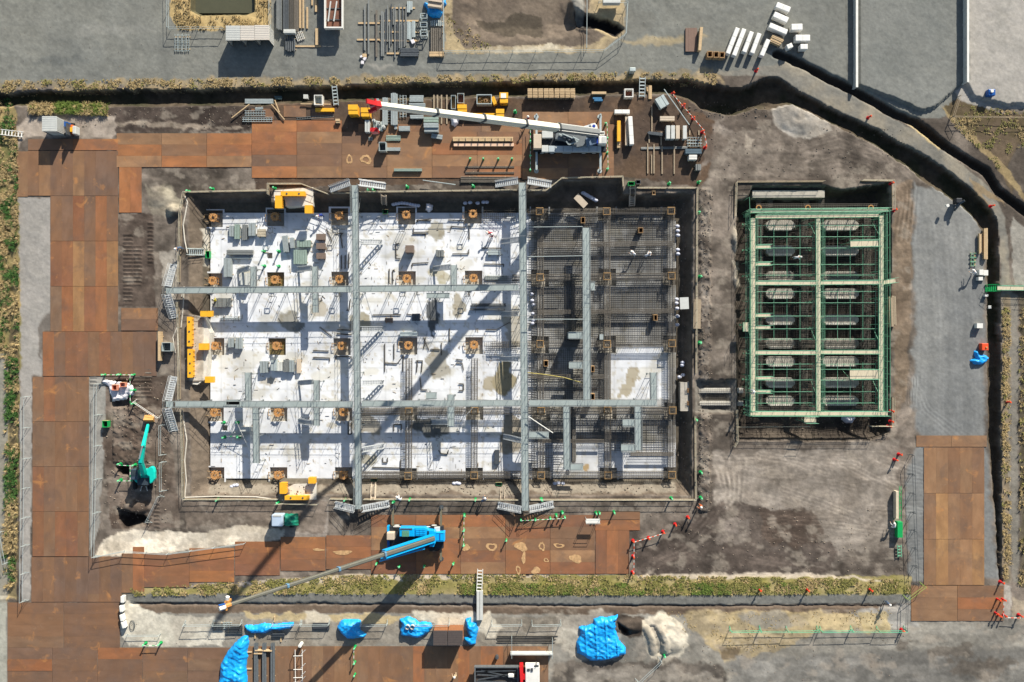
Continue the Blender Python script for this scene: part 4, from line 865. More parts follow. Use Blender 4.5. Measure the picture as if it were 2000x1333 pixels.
# green pipe grid: long tubes crossing the bays (each tier is one braced frame)
def gframe(ys, x0, x1, z, label):
    o = thing('pipe_scaffold', label, 'scaffold', W(x0, ys[0], GF), 0, 'green scaffold pipe frames'); m = MB(); v = MB(); l = MB()
    for y in ys: m.tube(W(x0, y, z), W(x1, y-.5, z), .036, 5)
    m.build('cross_pipes', greens, o)
    for x in np.linspace(x0+8, x1-6, 5): v.tube(W(x, ys[0]-4, z-.06), W(x, ys[-1]+4, z-.06), .03, 5)
    v.build('long_pipes', greens, o)
    for x in np.linspace(x0+8, x1-6, 5):
        for y in ys: q = W(x, y, z); l.tube((q.x, q.y, GF), (q.x, q.y, z+.1), .028, 5)
    l.build('standards', greens, o)
for (x0, x1, sd) in ((1478, 1594, 'left'), (1603, 1716, 'right')):
    gframe([441, 463, 485, 517, 538], x0, x1, 1.2, 'green pipe frame in the top %s bay' % sd); gframe([570, 592, 618, 643, 663], x0, x1, 1.2, 'green pipe frame in the middle %s bay' % sd); gframe([712, 722, 743, 766, 788], x0, x1, 1.2, 'green pipe frame in the bottom %s bay' % sd)
def gtower(pts, label, tiers=(0, .9, 1.8, 2.65), z0=None):
    o = thing('pipe_scaffold', label, 'scaffold', W(pts[0][0], pts[0][1], GF), 0, 'green scaffold pipe frames'); m = MB(); n = MB(); P = [W(x, y, GZ) for x, y in pts]
    for u, v in zip(P, P[1:]):
        for z in tiers: m.tube((u.x, u.y, z), (v.x, v.y, z), .03, 5)
        k = max(1, round((v-u).length/1.7))
        for i in range(k+1): c = u.lerp(v, i/k); n.tube((c.x, c.y, GF if z0 is None else z0), (c.x, c.y, tiers[-1]+.1), .03, 5)
    m.build('ledgers', greens, o); n.build('standards', greens, o)
gtower([(1731, 412), (1732, 804)], 'tall green pipe frame along the right edge'); gtower([(1464, 412), (1464, 808)], 'tall green pipe frame along the left edge', (0, .9, 1.8)); gtower([(1464, 409), (1734, 407)], 'tall green pipe frame along the top edge', (0, .9, 1.8)); gtower([(1462, 813), (1734, 813)], 'tall green pipe frame along the bottom edge', (0, .9, 1.8)); gtower([(1463, 386), (1464, 412)], 'short green pipe frame at the top left corner', (1.8,))
# concrete blocks and rebar under the scaffold
dark = 0
for j, y in enumerate([441, 491, 541, 575, 626, 672, 708, 749, 785]):
    for k, (x0, x1) in enumerate(((1497, 1553), (1608, 1678))):
        a = W(x0, y+9, -.9); b = W(x1, y-11, -.9); mb = MB(); pts = [(a.x+.5, a.y), (b.x-.5, a.y), (b.x, a.y+.5), (b.x, b.y-.5), (b.x-.5, b.y), (a.x+.5, b.y), (a.x, b.y-.5), (a.x, a.y+.5)]
        o = thing('foundation_block', 'rounded concrete foundation block, %s from the top in the %s column under the green scaffold' % (nth(j, 9) if j < 8 else 'ninth', ('left', 'right')[k]), 'foundation block', ((a.x+b.x)/2, (a.y+b.y)/2, -2.2), 0, 'concrete blocks under the green scaffold')
        mb.prism(pts, -2.2, -1.0); mb.build('block', concd, o); e_ = MB(); e_.box(a.x+.4, a.y+.02, -1.0, b.x-.4, a.y+.3, -.93); e_.build('pale_edge', conc, o); s_ = MB(); x = a.x+.2
        while x < b.x: s_.tube((x, a.y+.1, -1), (x, a.y+.1, -.55), .02, 4); s_.tube((x, b.y-.1, -1), (x, b.y-.1, -.6), .02, 4); s_.bar((x, a.y, -.75), (x, b.y, -.75), .025); x += .25
        s_.build('starter_bars', rust, o)
for x, lb in ((1572, 'between the block columns'), (1694, 'right of the right block column'), (1484, 'left of the left block column')):
    rebar_beam((x, 412), (x, 805), 'long rebar beam %s' % lb, .8, -2.1, -1.0, 'rebar beams under the green scaffold')
for y in (405, 541, 672, 800): rebar_beam((1478, y), (1715, y), 'cross rebar beam, %s from the top, under the green scaffold' % {405: 'first', 541: 'second', 672: 'third', 800: 'last'}[y], .9, -2.1, -.9, 'rebar beams under the green scaffold')
for k, (x0, x1, y0, y1) in enumerate([(1480, 1592, 428, 548), (1605, 1714, 428, 548), (1480, 1592, 560, 684), (1605, 1714, 560, 684), (1480, 1592, 695, 800), (1605, 1714, 695, 800)]): mat_grid(x0, y0, x1, y1, 'rebar mat on the floor of the %s bay of the green scaffold' % ('top left', 'top right', 'middle left', 'middle right', 'bottom left', 'bottom right')[k], .3, -1.75, True, .03, .2)
for x, nm in ((1482, 'left'), (1578, 'middle'), (1701, 'right')):
    o = thing('column_ring', '%s round ochre ring on the top rebar beam' % nm, 'form ring', W(x, 408, -.9), 0, 'round column rings'); m = MB()
    for k in range(12):
        a, b = k*math.pi/6, (k+1)*math.pi/6; q = W(x, 406, -.6); m.bar((q.x+.33*math.cos(a), q.y+.33*math.sin(a), -.6), (q.x+.33*math.cos(b), q.y+.33*math.sin(b), -.6), .12, .1); m.tube((q.x+.33*math.cos(a), q.y+.33*math.sin(a), -1), (q.x+.33*math.cos(a), q.y+.33*math.sin(a), -.6), .03, 5)
    m.build('ring', orng, o)
m = MB(); a = W(1470, 386, -.4); b = W(1611, 372, -.4); m.box(a.x, a.y, -2.3, b.x, b.y, -.45); tag(m.build('concrete_beam', concd), 'pale concrete beam north of the green scaffold', 'concrete beam')
for i, (x0, x1) in enumerate(((1477, 1487), (1500, 1509), (1571, 1581), (1601, 1609))): rebar_beam(((x0+x1)/2, 380), ((x0+x1)/2, 404), 'short rebar beam, %s from left, north of the green scaffold' % nth(i), .6, -2.1, -.9, 'rebar beams under the green scaffold')
# trench with two pipes between the pits
for i, (y, wd) in enumerate(((763, 10), (788, 9))):
    o = thing('foundation_beam', '%s concrete beam with rebar in the trench between the pits' % ('upper', 'lower')[i], 'foundation beam', W(1400, y, -1.6), 0, 'beams in the connecting trench'); a = W(1361, y+wd/2, -1); b = W(1450, y-wd/2, -1); m = MB(); m.box(a.x, a.y, -1.4, b.x, b.y, -.6); m.build('beam', conc, o)
    s_ = MB()
    for k in range(3): s_.bar((a.x-1.6, a.y+.1+k*.22, -.45), (b.x+1, a.y+.1+k*.22, -.45), .04)
    x = a.x
    while x < b.x: s_.bar((x, a.y, -.5), (x, b.y, -.5), .02); x += .3
    s_.build('long_bars', rust, o)
    m = MB(); q = W(1346, y, -.8); m.box(q.x-.3, q.y-.3, -.6, q.x+.3, q.y+.3, -.5); m.build('anchor_plate', orng, o)
mat_grid(1361, 769, 1450, 781, 'rebar mat between the two trench beams', .25, -1.0)
m = MB(); a = W(1328, 803, -.9); b = W(1354, 747, -.9); m.box(a.x, a.y, -2.4, b.x, b.y, -.6); tag(m.build('concrete_block', concd), 'grey concrete block at the west end of the connecting trench', 'concrete block')
# ================================================================ machines
def pb(m, x0, y0, x1, y1, z0, z1):
    a = W(x0, y1, z1); b = W(x1, y0, z1); m.box(a.x, a.y, z0, b.x, b.y, z1); return m
def pp(m, pts, z0, z1):
    m.prism([tuple(W(x, y, z1).xy) for x, y in pts], z0, z1); return m
def at_x(A, B, xt):
    lo, hi = 0., 1.
    f = lambda s: 1000+((A.x+(B.x-A.x)*s)/S)/(1-(A.z+(B.z-A.z)*s)/H)
    up = f(1) > f(0)
    for _ in range(40):
        md = (lo+hi)/2
        if (f(md) < xt) == up: lo = md
        else: hi = md
    return A.lerp(B, lo)
def wheels(root, pts, r, wd, axis='y', z=None):
    for (x, y) in pts:
        q = W(x, y, r); d = Vector((0, wd/2, 0)) if axis == 'y' else Vector((wd/2, 0, 0)); m = MB(); m.tube(q-d, q+d, r, 16); o = m.build('wheel', black, root)
        m = MB(); m.tube(q-d*1.05, q+d*1.05, r*.5, 10); m.build('rim', lgrey, o)
def gbox(root, name, m_, *a, bevel=.04): m = MB(); pb(m, *a); return m.build(name, m_, root, bevel=bevel)
# ---- white telescopic crane, north side
cr = thing('mobile_crane', 'white truck crane with long white boom and red boom head north of the pit', 'crane', W(1112, 276, 0))
gbox(cr, 'carrier', grille, 1042, 263, 1184, 296, .55, 1.35); wheels(cr, [(x, y) for x in (1058, 1078, 1140, 1160) for y in (263, 297)], .55, .4)
gbox(cr, 'rear_cover', cream, 1042, 262, 1057.5, 290, 1.3, 2.2); gbox(cr, 'deck_panel', lgrey, 1058.5, 256, 1080, 269.5, 1.3, 2.0); gbox(cr, 'deck_panel', lgrey, 1058, 284, 1071, 297, 1.3, 1.95)
d_ = gbox(cr, 'side_deck', mat('boom shade tinted panel', (190, 200, 206), .5, .1, .08, 2), 1071.5, 285, 1174, 297, 1.3, 1.85); gbox(cr, 'step_board', galv, 1099, 297, 1115, 300, .8, 1.0)  # side deck tinted blue grey, the boom's shadow put into its colour
m = MB()
for x in (1062, 1068, 1084, 1100, 1118, 1150, 1166): pb(m, x, 286, x+.5, 296, 1.85, 1.88)
m.build('panel_seams', dsteel, d_)
cb = gbox(cr, 'driver_cab', white, 1169, 266, 1185, 281.5, 1.2, 2.7, bevel=.12); m = MB(); pb(m, 1184.6, 268, 1185.2, 279.5, 1.8, 2.5); m.build('windscreen', glass, cb); m = MB(); pb(m, 1176, 267.5, 1184, 280, 2.7, 2.74); m.build('roof_panel', lgrey, cb)
gbox(cr, 'engine_vent', lgrey, 1170, 256.5, 1181, 265, 1.3, 2.1); m = MB()
for k in range(3): pb(m, 1172+k*2.6, 259, 1174+k*2.6, 262, 2.1, 2.13)
m.build('vents', black, cr)
gbox(cr, 'bumper', white, 1175, 289.5, 1185, 291, .8, 1.1)
m = MB(); pp(m, [(1086, 259), (1128, 262), (1160, 262), (1163, 280), (1128, 288), (1100, 274), (1084, 272)], 1.4, 2.3); m.build('turret', mat('turret grey', (120, 126, 130), .5, .2, .12, 2), cr, bevel=.05)
m = MB(); pp(m, [(1128, 250.5), (1158, 241.5), (1163, 243), (1165, 256), (1140, 258)], 1.6, 2.6); cw = m.build('counterweight', mat('pale panel', (205, 212, 220), .5, 0, .06, 2), cr, bevel=.06)
m = MB(); pp(m, [(1152, 242.5), (1162, 240.5), (1166, 245), (1171, 265), (1162, 267), (1158, 254)], 2.0, 3.0); sh = m.build('boom_bracket', white, cr, bevel=.05)
m = MB(); q = W(1160, 246.5, 3.05); m.tube((q.x, q.y, 3.0), (q.x, q.y, 3.03), .21, 14); m.tube((q.x-.05, q.y-.25, 3.0), (q.x-.05, q.y-.25, 3.03), .16, 12); m.build('emblem', mat('emblem blue', (40, 70, 175), .4, 0, .05, 2), sh)
m = MB(); pb(m, 1162.5, 256, 1163.8, 264, 3.0, 3.03); pb(m, 1165.5, 252, 1167, 262, 3.0, 3.03); pb(m, 1168.2, 254, 1169.2, 263, 3.0, 3.03); m.build('lettering', black, sh)
m = MB(); pp(m, [(1144, 270), (1166, 268), (1169, 279), (1146, 287)], 1.9, 2.5); m.build('operator_cab', mat('cab blue grey', (120, 140, 165), .4, .1, .08, 2), cr, bevel=.06)
m = MB(); pb(m, 1165.5, 270, 1169, 280, 1.9, 2.55); m.build('side_emblem', mat('emblem blue', (40, 70, 175)), cr)
m = MB()
for (x, y), (x2, y2), z in (((1106, 276), (1111, 283), 2.6), ((1111, 283), (1129, 276), 2.6), ((1097, 261), (1121, 271), 2.9), ((1098, 264), (1126, 275), 2.7), ((1119, 268), (1131, 274), 3.), ((1092, 262), (1108, 270), 2.5)): m.bar(W(x, y, z), W(x2, y2, z), .16, .16)
m.build('hoist_frame', galv, cr)
m = MB()
for x, y in ((1103, 266), (1112, 270), (1120, 273)): q = W(x, y, 2.6); m.tube(q+Vector((0, -.35, 0)), q+Vector((0, .35, 0)), .28, 12)
m.build('winch', dsteel, cr)
for x in (1048, 1173):
    m = MB(); pb(m, x-2, 224, x+2, 331, .75, 1.05); ot = m.build('outrigger_beam', galv, cr)
    for y in (224, 331): m = MB(); q = W(x, y, 1.2); m.tube((q.x, q.y, .1), (q.x, q.y, 1.3), .11, 10); m.tube((q.x, q.y, .06), (q.x, q.y, .14), .32, 14); m.build('outrigger_foot', galv, ot)
def boom(root, A, B, xs_, wd, mats, collar):
    P = [A]+[at_x(A, B, x) for x in xs_]+[B]; d = (B-A).normalized()
    for i, (p, q) in enumerate(zip(P, P[1:])):
        w0 = wd[i]; m = MB(); m.bar(p, q+d*.1, w0*.92, w0*1.15, bev=.22); o = m.build('boom_section', mats[min(i, len(mats)-1)], root)
        m = MB(); m.bar(q-d*.15, q+d*.12, w0*1.1, w0*1.32, bev=.2)
        if i < len(P)-2: m.build('collar', collar, o)
    return P
Aw, Bw = W(1165, 260, 3.4), W(738, 206, 33.2)
boom(cr, Aw, Bw, [1088, 1023, 942, 850], [1.0, .92, .82, .72, .62], [mat('boom base grey', (150, 154, 156), .4, .2, .06, 1), crem], dsteel)
for s_ in (-.45, .45):
    m = MB(); dv = (Bw-Aw).normalized(); nn = dv.cross(Vector((0, 0, 1))).normalized()
    m.bar(Aw+nn*s_*1.0+Vector((0, 0, .62)), at_x(Aw, Bw, 1090)+nn*s_*1.+Vector((0, 0, .62)), .06, .06); m.build('boom_rail', white, cr)
m = MB(); dv = (Bw-Aw).normalized(); m.bar(Aw+dv*.5-Vector((0, 0, 1.6)), Aw+dv*9-Vector((0, 0, .5)), .3, .3); m.build('lift_cylinder', galv, cr)
hd = MB(); c = Bw
hd.bar(c-dv*.1, c+dv*.7, .7, .8, .55, .7, bev=.15); hd.bar(c+dv*.1+Vector((0, 0, .45)), c+dv*1.15+Vector((-.1, .1, .6)), .42, .2); hd.bar(c+dv*.4+Vector((.1, -.35, -.2)), c+dv*.9+Vector((-.3, -.5, -.7)), .3, .4); hd.tube(c+dv*.3-Vector((0, .5, .1)), c+dv*.3+Vector((0, .55, .1)), .12, 8)
hdo = hd.build('boom_head', redp, cr); m = MB()
for k in (-.22, 0, .22): m.tube(c+dv*.7+nn*(k-.04), c+dv*.7+nn*(k+.04), .3, 14)
m.build('sheaves', mat('pink sheave', (225, 150, 155), .5, 0, .1, 4), hdo)
hk = thing('crane_hook', 'red hook block hanging under the red boom head of the white crane', 'hook', c+dv*1.2-Vector((0, 1.6, 4))); q = hk.location.copy()
m = MB(); m.bar(q+Vector((0, 0, 1.0)), q, .75, .4, bev=.2); m.build('hook_block', redp, hk); m = MB(); m.bar(q, q-Vector((0, 0, .5)), .12, .12); m.bar(q-Vector((0, 0, .5)), q-Vector((.3, 0, .7)), .12, .12); m.build('hook', dsteel, hk)
m = MB()
for k in (-.15, .15): m.tube(q+Vector((k, 0, 1)), c+dv*1.2+Vector((k, 0, -.3)), .025, 5)
m.build('hoist_rope', dsteel, hk)
# ---- sky blue crane, south side
cr = thing('mobile_crane', 'sky blue rough terrain crane with a long dark grey boom south of the pit', 'crane', W(812, 1050, 0))
gbox(cr, 'carrier', grille, 757, 1029, 866, 1072, .6, 1.4); wheels(cr, [(x, y) for x in (775, 848) for y in (1030, 1071)], .75, .5)
m = MB(); pb(m, 768, 1028.5, 840, 1030, 1.4, 1.5); m.build('deck_edge', white, cr)
gbox(cr, 'front_fender', bluep, 755.5, 1028, 760, 1040, .8, 1.6); gbox(cr, 'front_fender', blued, 756, 1056, 761, 1070, .8, 1.5)
gbox(cr, 'rear_box', lgrey, 848, 1030, 859, 1039, 1.3, 1.7); gbox(cr, 'driver_cab_front', cream, 755, 1041, 770, 1055.5, 1.2, 2.3, bevel=.08)
cb = gbox(cr, 'operator_cab', bluep, 780, 1032, 809, 1049, 1.4, 3.0, bevel=.1); m = MB(); pb(m, 785, 1037, 799, 1048.5, 3.0, 3.05); m.build('roof_window', mat('green tinted glass', (96, 150, 125), .15, 0, .05, 1, spec=.8), cb); m = MB(); pb(m, 782, 1032.5, 805, 1035, 3.0, 3.06); m.build('roof_shade', dsteel, cb)
m = MB(); pp(m, [(809, 1031), (830, 1031), (838, 1036), (849, 1037), (850, 1050), (838, 1051), (809, 1048)], 1.4, 2.5); bd = m.build('engine_hood', bluep, cr, bevel=.06)
m = MB(); pb(m, 812, 1034, 832, 1047, 2.5, 2.62); m.build('hood_panel', bluep, bd, bevel=.03); m = MB(); pb(m, 807.5, 1032.5, 810, 1049, 2.5, 2.7); m.build('hood_step', blued, bd)
m = MB(); pp(m, [(836, 1050), (847, 1037), (850, 1040), (851, 1060), (847, 1069), (838, 1068), (844, 1056)], 1.4, 3.0); m.build('boom_bracket', bluep, cr, bevel=.05)
gbox(cr, 'counterweight', bluep, 851, 1040, 868.5, 1059, 1.0, 2.3, bevel=.1)
m = MB()
for a in ((813, 1035.5, 831, 1036), (813, 1040, 831, 1040.4), (813, 1044, 831, 1044.4), (819, 1034.5, 819.5, 1046.5), (826, 1034.5, 826.5, 1046.5)): pb(m, *a, 2.62, 2.64)
m.build('hood_seams', blued, bd); m = MB()
for k in range(6): pb(m, 834, 1038+k*1.6, 838, 1038.8+k*1.6, 2.5, 2.54)
m.build('air_grille', black, bd); m = MB(); pb(m, 852.5, 1042, 866, 1042.5, 2.3, 2.33); pb(m, 852.5, 1056, 866, 1056.5, 2.3, 2.33); pb(m, 858, 1043, 860, 1056, 2.3, 2.34); m.build('weight_straps', blued, cr)
m = MB(); m.tube(W(826, 1060, 2.0)+Vector((0, -.5, 0)), W(826, 1060, 2.0)+Vector((0, .5, 0)), .35, 12); m.build('winch', dsteel, cr); m = MB(); m.tube(W(812, 1052, 1.4), W(812, 1052, 2.0), 1.2, 20); m.build('slewing_ring', grille, cr)
Ab, Bb = W(846, 1052, 3.0), W(447, 1182, 22.6); dv = (Bb-Ab).normalized(); nn = dv.cross(Vector((0, 0, 1))).normalized()
boom(cr, Ab, Bb, [750, 661, 561], [.70, .55, .47, .40], [gboom], mat('collar blue grey', (95, 135, 165), .4, 0, .1, 3))
for s_ in (-1, 1):
    m = MB(); m.bar(Ab+nn*s_*.46-Vector((0, 0, .1)), at_x(Ab, Bb, 750)+nn*s_*.46-Vector((0, 0, .1)), .14, .8); m.build('boom_side', bluep, cr)
j0, j1 = W(830, 1071, 3.6), W(742, 1096, 6.8); m = MB()
for a_, b_ in ((.0, .0), (.42, 0), (0, .4), (.42, .4)): o_ = Vector((a_*.4, a_, b_)); m.bar(j0+o_, j1+o_*.7, .1)
for k in range(9):
    p = j0.lerp(j1, k/9); q = j0.lerp(j1, (k+1)/9); m.bar(p, q+Vector((0, .4, 0)), .06); m.bar(p+Vector((0, .4, 0)), q, .06)
m.build('stowed_jib', bluep, cr)
m = MB(); m.bar(Ab+dv*1-Vector((0, .2, 1.6)), Ab+dv*8-Vector((0, 0, .4)), .3); m.build('lift_cylinder', blued, cr)
for x, y0, y1 in ((767, 994, 1080), (861, 994, 1096)):
    m = MB(); pb(m, x-2, y0, x+2, y1, .7, 1.0); ot = m.build('outrigger_beam', mat('striped outrigger grey', (125, 118, 98), .6, .1, .25, 8), cr)
    for y in (y0, y1): m = MB(); q = W(x, y, 1.2); m.tube((q.x, q.y, .1), (q.x, q.y, 1.2), .1, 10); m.tube((q.x, q.y, .06), (q.x, q.y, .14), .3, 14); m.build('outrigger_foot', dsteel, ot)
m = MB(); m.bar(Bb-dv*.2, Bb+dv*.5, .4, .5, bev=.2); m.bar(Bb+dv*.4+Vector((0, .2, 0)), Bb+dv*1.2+Vector((0, -.2, 0)), .2, .2); m.bar(Bb+dv*.2-nn*.1, Bb+dv*.3-nn*.5, .15, .3); hdo = m.build('boom_head', mat('orange head', (210, 150, 84), .5, 0, .3, 6), cr)
m = MB(); m.bar(Bb+dv*.4+nn*.25, Bb+dv*1.1+nn*.3, .1, .3); m.bar(Bb+dv*.6-nn*.2, Bb+dv*.9-nn*.3, .25, .3); m.build('head_frame', blued, hdo); m = MB(); m.tube(Bb+dv*.2+Vector((0, 0, .5)), Bb+dv*.9+Vector((0, 0, .5)), .22, 10); m.build('floodlight', white, hdo)
hk = thing('crane_hook', 'orange and white hook block hanging below the tip of the blue crane', 'hook', W(448, 1172, 20)); q = hk.location.copy(); m = MB(); m.bar(q, q+Vector((0, 0, .9)), .5, .35, bev=.2); m.build('hook_block', mat('orange head', (1, 1, 1)), hk); m = MB(); m.tube(q+Vector((0, .25, .7)), q+Vector((.1, .6, .8)), .22, 10); m.build('weight_ball', white, hk); m = MB(); m.tube(q+Vector((0, 0, .9)), Bb+dv*.8, .025, 5); m.build('hoist_rope', dsteel, hk)
# ---- turquoise excavator
ex = thing('excavator', 'turquoise tracked excavator reaching north with a tan bucket', 'excavator', W(275, 930, 0))
for y0, x0 in ((905, 262), (905, 291)):
    tr = MB(); pb(tr, x0-3.5, 913, x0+3.5, 957, .1, .75); tr.build('track', black, ex, bevel=.15)
m = MB(); q = W(277, 938, 1.0); m.tube((q.x, q.y, .7), (q.x, q.y, 1.0), .8, 18); m.build('slewing_ring', grille, ex)
m = MB(); pts = []; c0 = W(280, 930, 1.9)
for k in range(13): a = math.pi+k*math.pi/12; pts.append((c0.x+1.45*math.cos(a)-.15, c0.y+.15+1.35*math.sin(a)))
pts += [(c0.x+1.3, c0.y+.9), (c0.x-1.6, c0.y+.9)]; m.prism(pts, 1.0, 1.75); m.build('house', teal, ex, bevel=.06)
m = MB(); pb(m, 268, 934, 291, 948, 1.7, 1.85); m.build('engine_cover', mat('engine cover grey', (62, 74, 84), .5, .1, .15, 3), ex)
m = MB(); pp(m, [(285, 920), (290, 914), (295, 911), (300, 914), (302, 922), (302, 936), (297, 943), (292, 946), (291, 932), (285, 928)], 1.7, 2.35); m.build('side_tank', teal, ex, bevel=.12)
cb = gbox(ex, 'cab', mat('cab dark blue grey', (70, 84, 100), .35, .1, .06, 2), 254.5, 917, 268.5, 938, 1.0, 2.7, bevel=.1); m = MB(); pb(m, 255.5, 919, 266, 930, 2.7, 2.74); m.build('roof_hatch', glass, cb); m = MB()
for k in range(3): pb(m, 257, 921+k*2.4, 265, 922+k*2.4, 2.74, 2.76)
m.build('roof_bars', dsteel, cb)
b0, b1, b2, b3 = W(281, 925, 2.1), W(275, 903, 4.2), W(281, 868, 4.6), W(289, 830, 2.2)
m = MB(); m.bar(b0, b1, .62, .55, .5, .6, bev=.1); m.bar(b1, b2, .5, .6, .42, .42, bev=.1); m.build('boom', teal, ex); m = MB(); m.bar(b2+Vector((0, -.3, .25)), b3, .4, .45, .3, .28, bev=.1); m.build('stick', teal, ex)
m = MB(); m.bar(b1+Vector((0, .5, .45)), b2+Vector((0, -.2, .4)), .14); m.bar(b0+Vector((.3, .4, .1)), b1+Vector((.2, .3, -.2)), .12); m.build('hydraulic_ram', galv, ex)
bk = MB(); q = W(290, 823, .6); x0, y0 = q.x, q.y
bk.add([(x0-.72, y0+.85, .1), (x0+.6, y0+.85, .1), (x0+.8, y0+.2, 1.1), (x0-.5, y0+.2, 1.1), (x0-.72, y0-.2, .1), (x0+.6, y0-.2, .1)], [(0, 1, 2, 3), (3, 2, 5, 4), (0, 3, 4), (1, 5, 2), (0, 4, 5, 1)])
bk.build('bucket', mat('tan bucket', (214, 160, 96), .6, .1, .12, 3), ex)
m = MB()
for k in range(5): m.ob((x0-.6+k*.3, y0+.95, .1), .12, .25, .1)
m.build('bucket_teeth', dsteel, ex)
m = MB()
for x in (275, 286):
    for k in range(4): q = W(x+(k-1.5)*.8*(1 if x > 280 else -1), 951+k*2.6, 1); m.ob((q.x, q.y, .9), .1, .1, .06)
m.build('rear_rail_marks', white, ex)
# ---- small truck with a green tarpaulin
tk = thing('small_truck', 'small truck with pale blue cab and green tarpaulin over its bed', 'truck', W(555, 1018, 0))
gbox(tk, 'chassis', grille, 530, 1007, 580, 1028, .4, .8); wheels(tk, [(x, y) for x in (538, 570) for y in (1007.5, 1028)], .35, .25)
cb = gbox(tk, 'cab', mat('pale blue cab', (186, 204, 226), .35, 0, .05, 1), 530, 1006, 552, 1029, .6, 1.95, bevel=.12); m = MB(); pb(m, 529.3, 1009, 530, 1026, 1.2, 1.8); m.build('windscreen', glass, cb)
m = MB(); pb(m, 533, 1006.5, 549, 1009.5, 1.95, 2.0); m.build('roof_rack', lgrey, cb)
m = MB(); nx, ny = 16, 14; a = W(553, 1030, 1.7); b = W(580, 1006, 1.7); vs = []; fs = []
for j in range(ny):
    for i in range(nx):
        u, v = i/(nx-1), j/(ny-1); ed = min(u, 1-u, v, 1-v); z = .9+.75*min(1, ed*9)**.5+.12*math.sin(u*9+v*4)*math.sin(v*7)+(.12 if abs(v-.45) < .08 else 0)
        vs.append((a.x+(b.x-a.x)*u+.04*math.sin(v*20), a.y+(b.y-a.y)*v+.04*math.sin(u*17), z))
for j in range(ny-1):
    for i in range(nx-1): fs.append((j*nx+i, j*nx+i+1, (j+1)*nx+i+1, (j+1)*nx+i))
m.add(vs, fs); m.build('tarpaulin', mat('green tarpaulin', (25, 130, 105), .5, 0, .12, 3), tk, smooth=True)
# ---- truck bed at the top edge, seen end on
tk = thing('flatbed_truck', 'truck with white rimmed brown cargo bed cut by the top edge', 'truck', W(651, 20, 0))
gbox(tk, 'chassis', grille, 635, -60, 667, 50, .5, 1.0); wheels(tk, [(x, y) for x in (636, 666) for y in (-30, 8, 32)], .45, .3, 'x')
m = MB(); pb(m, 634, -50, 668, 54, 1.0, 1.15); m.build('bed_floor', mat('brown bed floor', (120, 82, 66), .8, 0, .2, 3), tk); m = MB()
for a in ((633, -50, 635.5, 55), (667, -50, 669.5, 55), (635.5, 52.5, 667, 55)): pb(m, *a, 1.1, 1.75)
m.build('side_boards', white, tk); m = MB()
for y in (16, 38, -8): pb(m, 636, y, 666.5, y+1.6, 1.16, 1.26)
m.build('cross_bars', dsteel, tk); m = MB()
for x, x2 in ((641, 646), (652, 658)): m.bar(W(x, 42, 1.5), W(x2, 3, 1.5), .16, .16)
m.build('beam_load', lgrey, tk); gbox(tk, 'cab', white, 633, -90, 669, -60, .5, 2.4)
# ---- crane truck at the bottom edge
tk = thing('crane_truck', 'truck with grey framed bed, small red loading crane and white cab at the bottom edge', 'truck', W(990, 1325, 0))
gbox(tk, 'chassis', grille, 930, 1306, 1052, 1350, .5, .95); wheels(tk, [(x, y) for x in (950, 968, 1040) for y in (1305, 1350)], .45, .3)
m = MB(); pb(m, 928, 1305, 1012, 1350, .95, 1.1); m.build('bed_floor', mat('muddy bed floor', (84, 76, 72), .85, 0, .3, 3), tk); m = MB()
for a in ((926.5, 1303, 1013, 1305.3), (926.5, 1305.3, 928.8, 1350), (1010.5, 1305.3, 1013, 1350)): pb(m, *a, 1.0, 1.65)
m.build('side_boards', beamg, tk); m = MB()
for k, (a, b) in enumerate((((930, 1312), (1008, 1310)), ((932, 1318), (1000, 1322)), ((934, 1328), (1006, 1316)), ((940, 1309), (1009, 1326)), ((931, 1331), (990, 1333)))): m.bar(W(*a, 1.35), W(*b, 1.35), .14)
m.build('steel_load', dsteel, tk); m = MB(); pb(m, 992, 1317, 1004, 1325, 1.2, 1.6); m.build('white_sack', white, tk, bevel=.15)
m = MB(); pb(m, 1015, 1300, 1022, 1350, 1.0, 2.0); pb(m, 1021, 1318, 1040, 1328, 1.5, 2.2); m.bar(W(1017, 1302, 2.1), W(1020, 1345, 2.4), .35); m.build('loading_crane', redp, tk)
cb = gbox(tk, 'cab', white, 1026, 1303, 1054, 1350, .7, 2.3, bevel=.1); m = MB(); pb(m, 1030, 1307, 1035, 1311, 2.3, 2.4); pb(m, 1037, 1306, 1041, 1312, 2.3, 2.42); m.build('roof_boxes', dsteel, cb)
m = MB(); q = W(1048, 1300, 2.5); m.tube((q.x, q.y, 1.2), (q.x, q.y, 2.6), .05, 6); m.tube((q.x-.3, q.y-.2, 2.2), (q.x+.3, q.y-.2, 2.2), .15, 8); m.build('work_lamp', dsteel, tk)
# ---- small forklift by the tan container
fk = thing('forklift', 'small orange and blue forklift parked against the pale container', 'forklift', W(138, 250, 0)); gbox(fk, 'body', mat('forklift orange', (240, 120, 50), .4, 0, .08, 2), 130, 244, 142, 261, .4, 1.1); gbox(fk, 'counterweight', lgrey, 141, 246, 147.5, 262, .3, 1.4, bevel=.08); gbox(fk, 'seat', yel, 136, 249, 141, 258, 1.1, 1.4)
m = MB(); pb(m, 125, 238, 131, 247, .3, 1.6); m.build('engine_cover', blued, fk); m = MB()
for y in (238, 250): m.bar(W(108, y-9, .5), W(128, y, .5), .08)
pb(m, 128, 240, 130, 262, .2, 2.1); m.build('mast_and_forks', dsteel, fk); wheels(fk, [(x, y) for x in (130, 142) for y in (243, 262)], .3, .2)
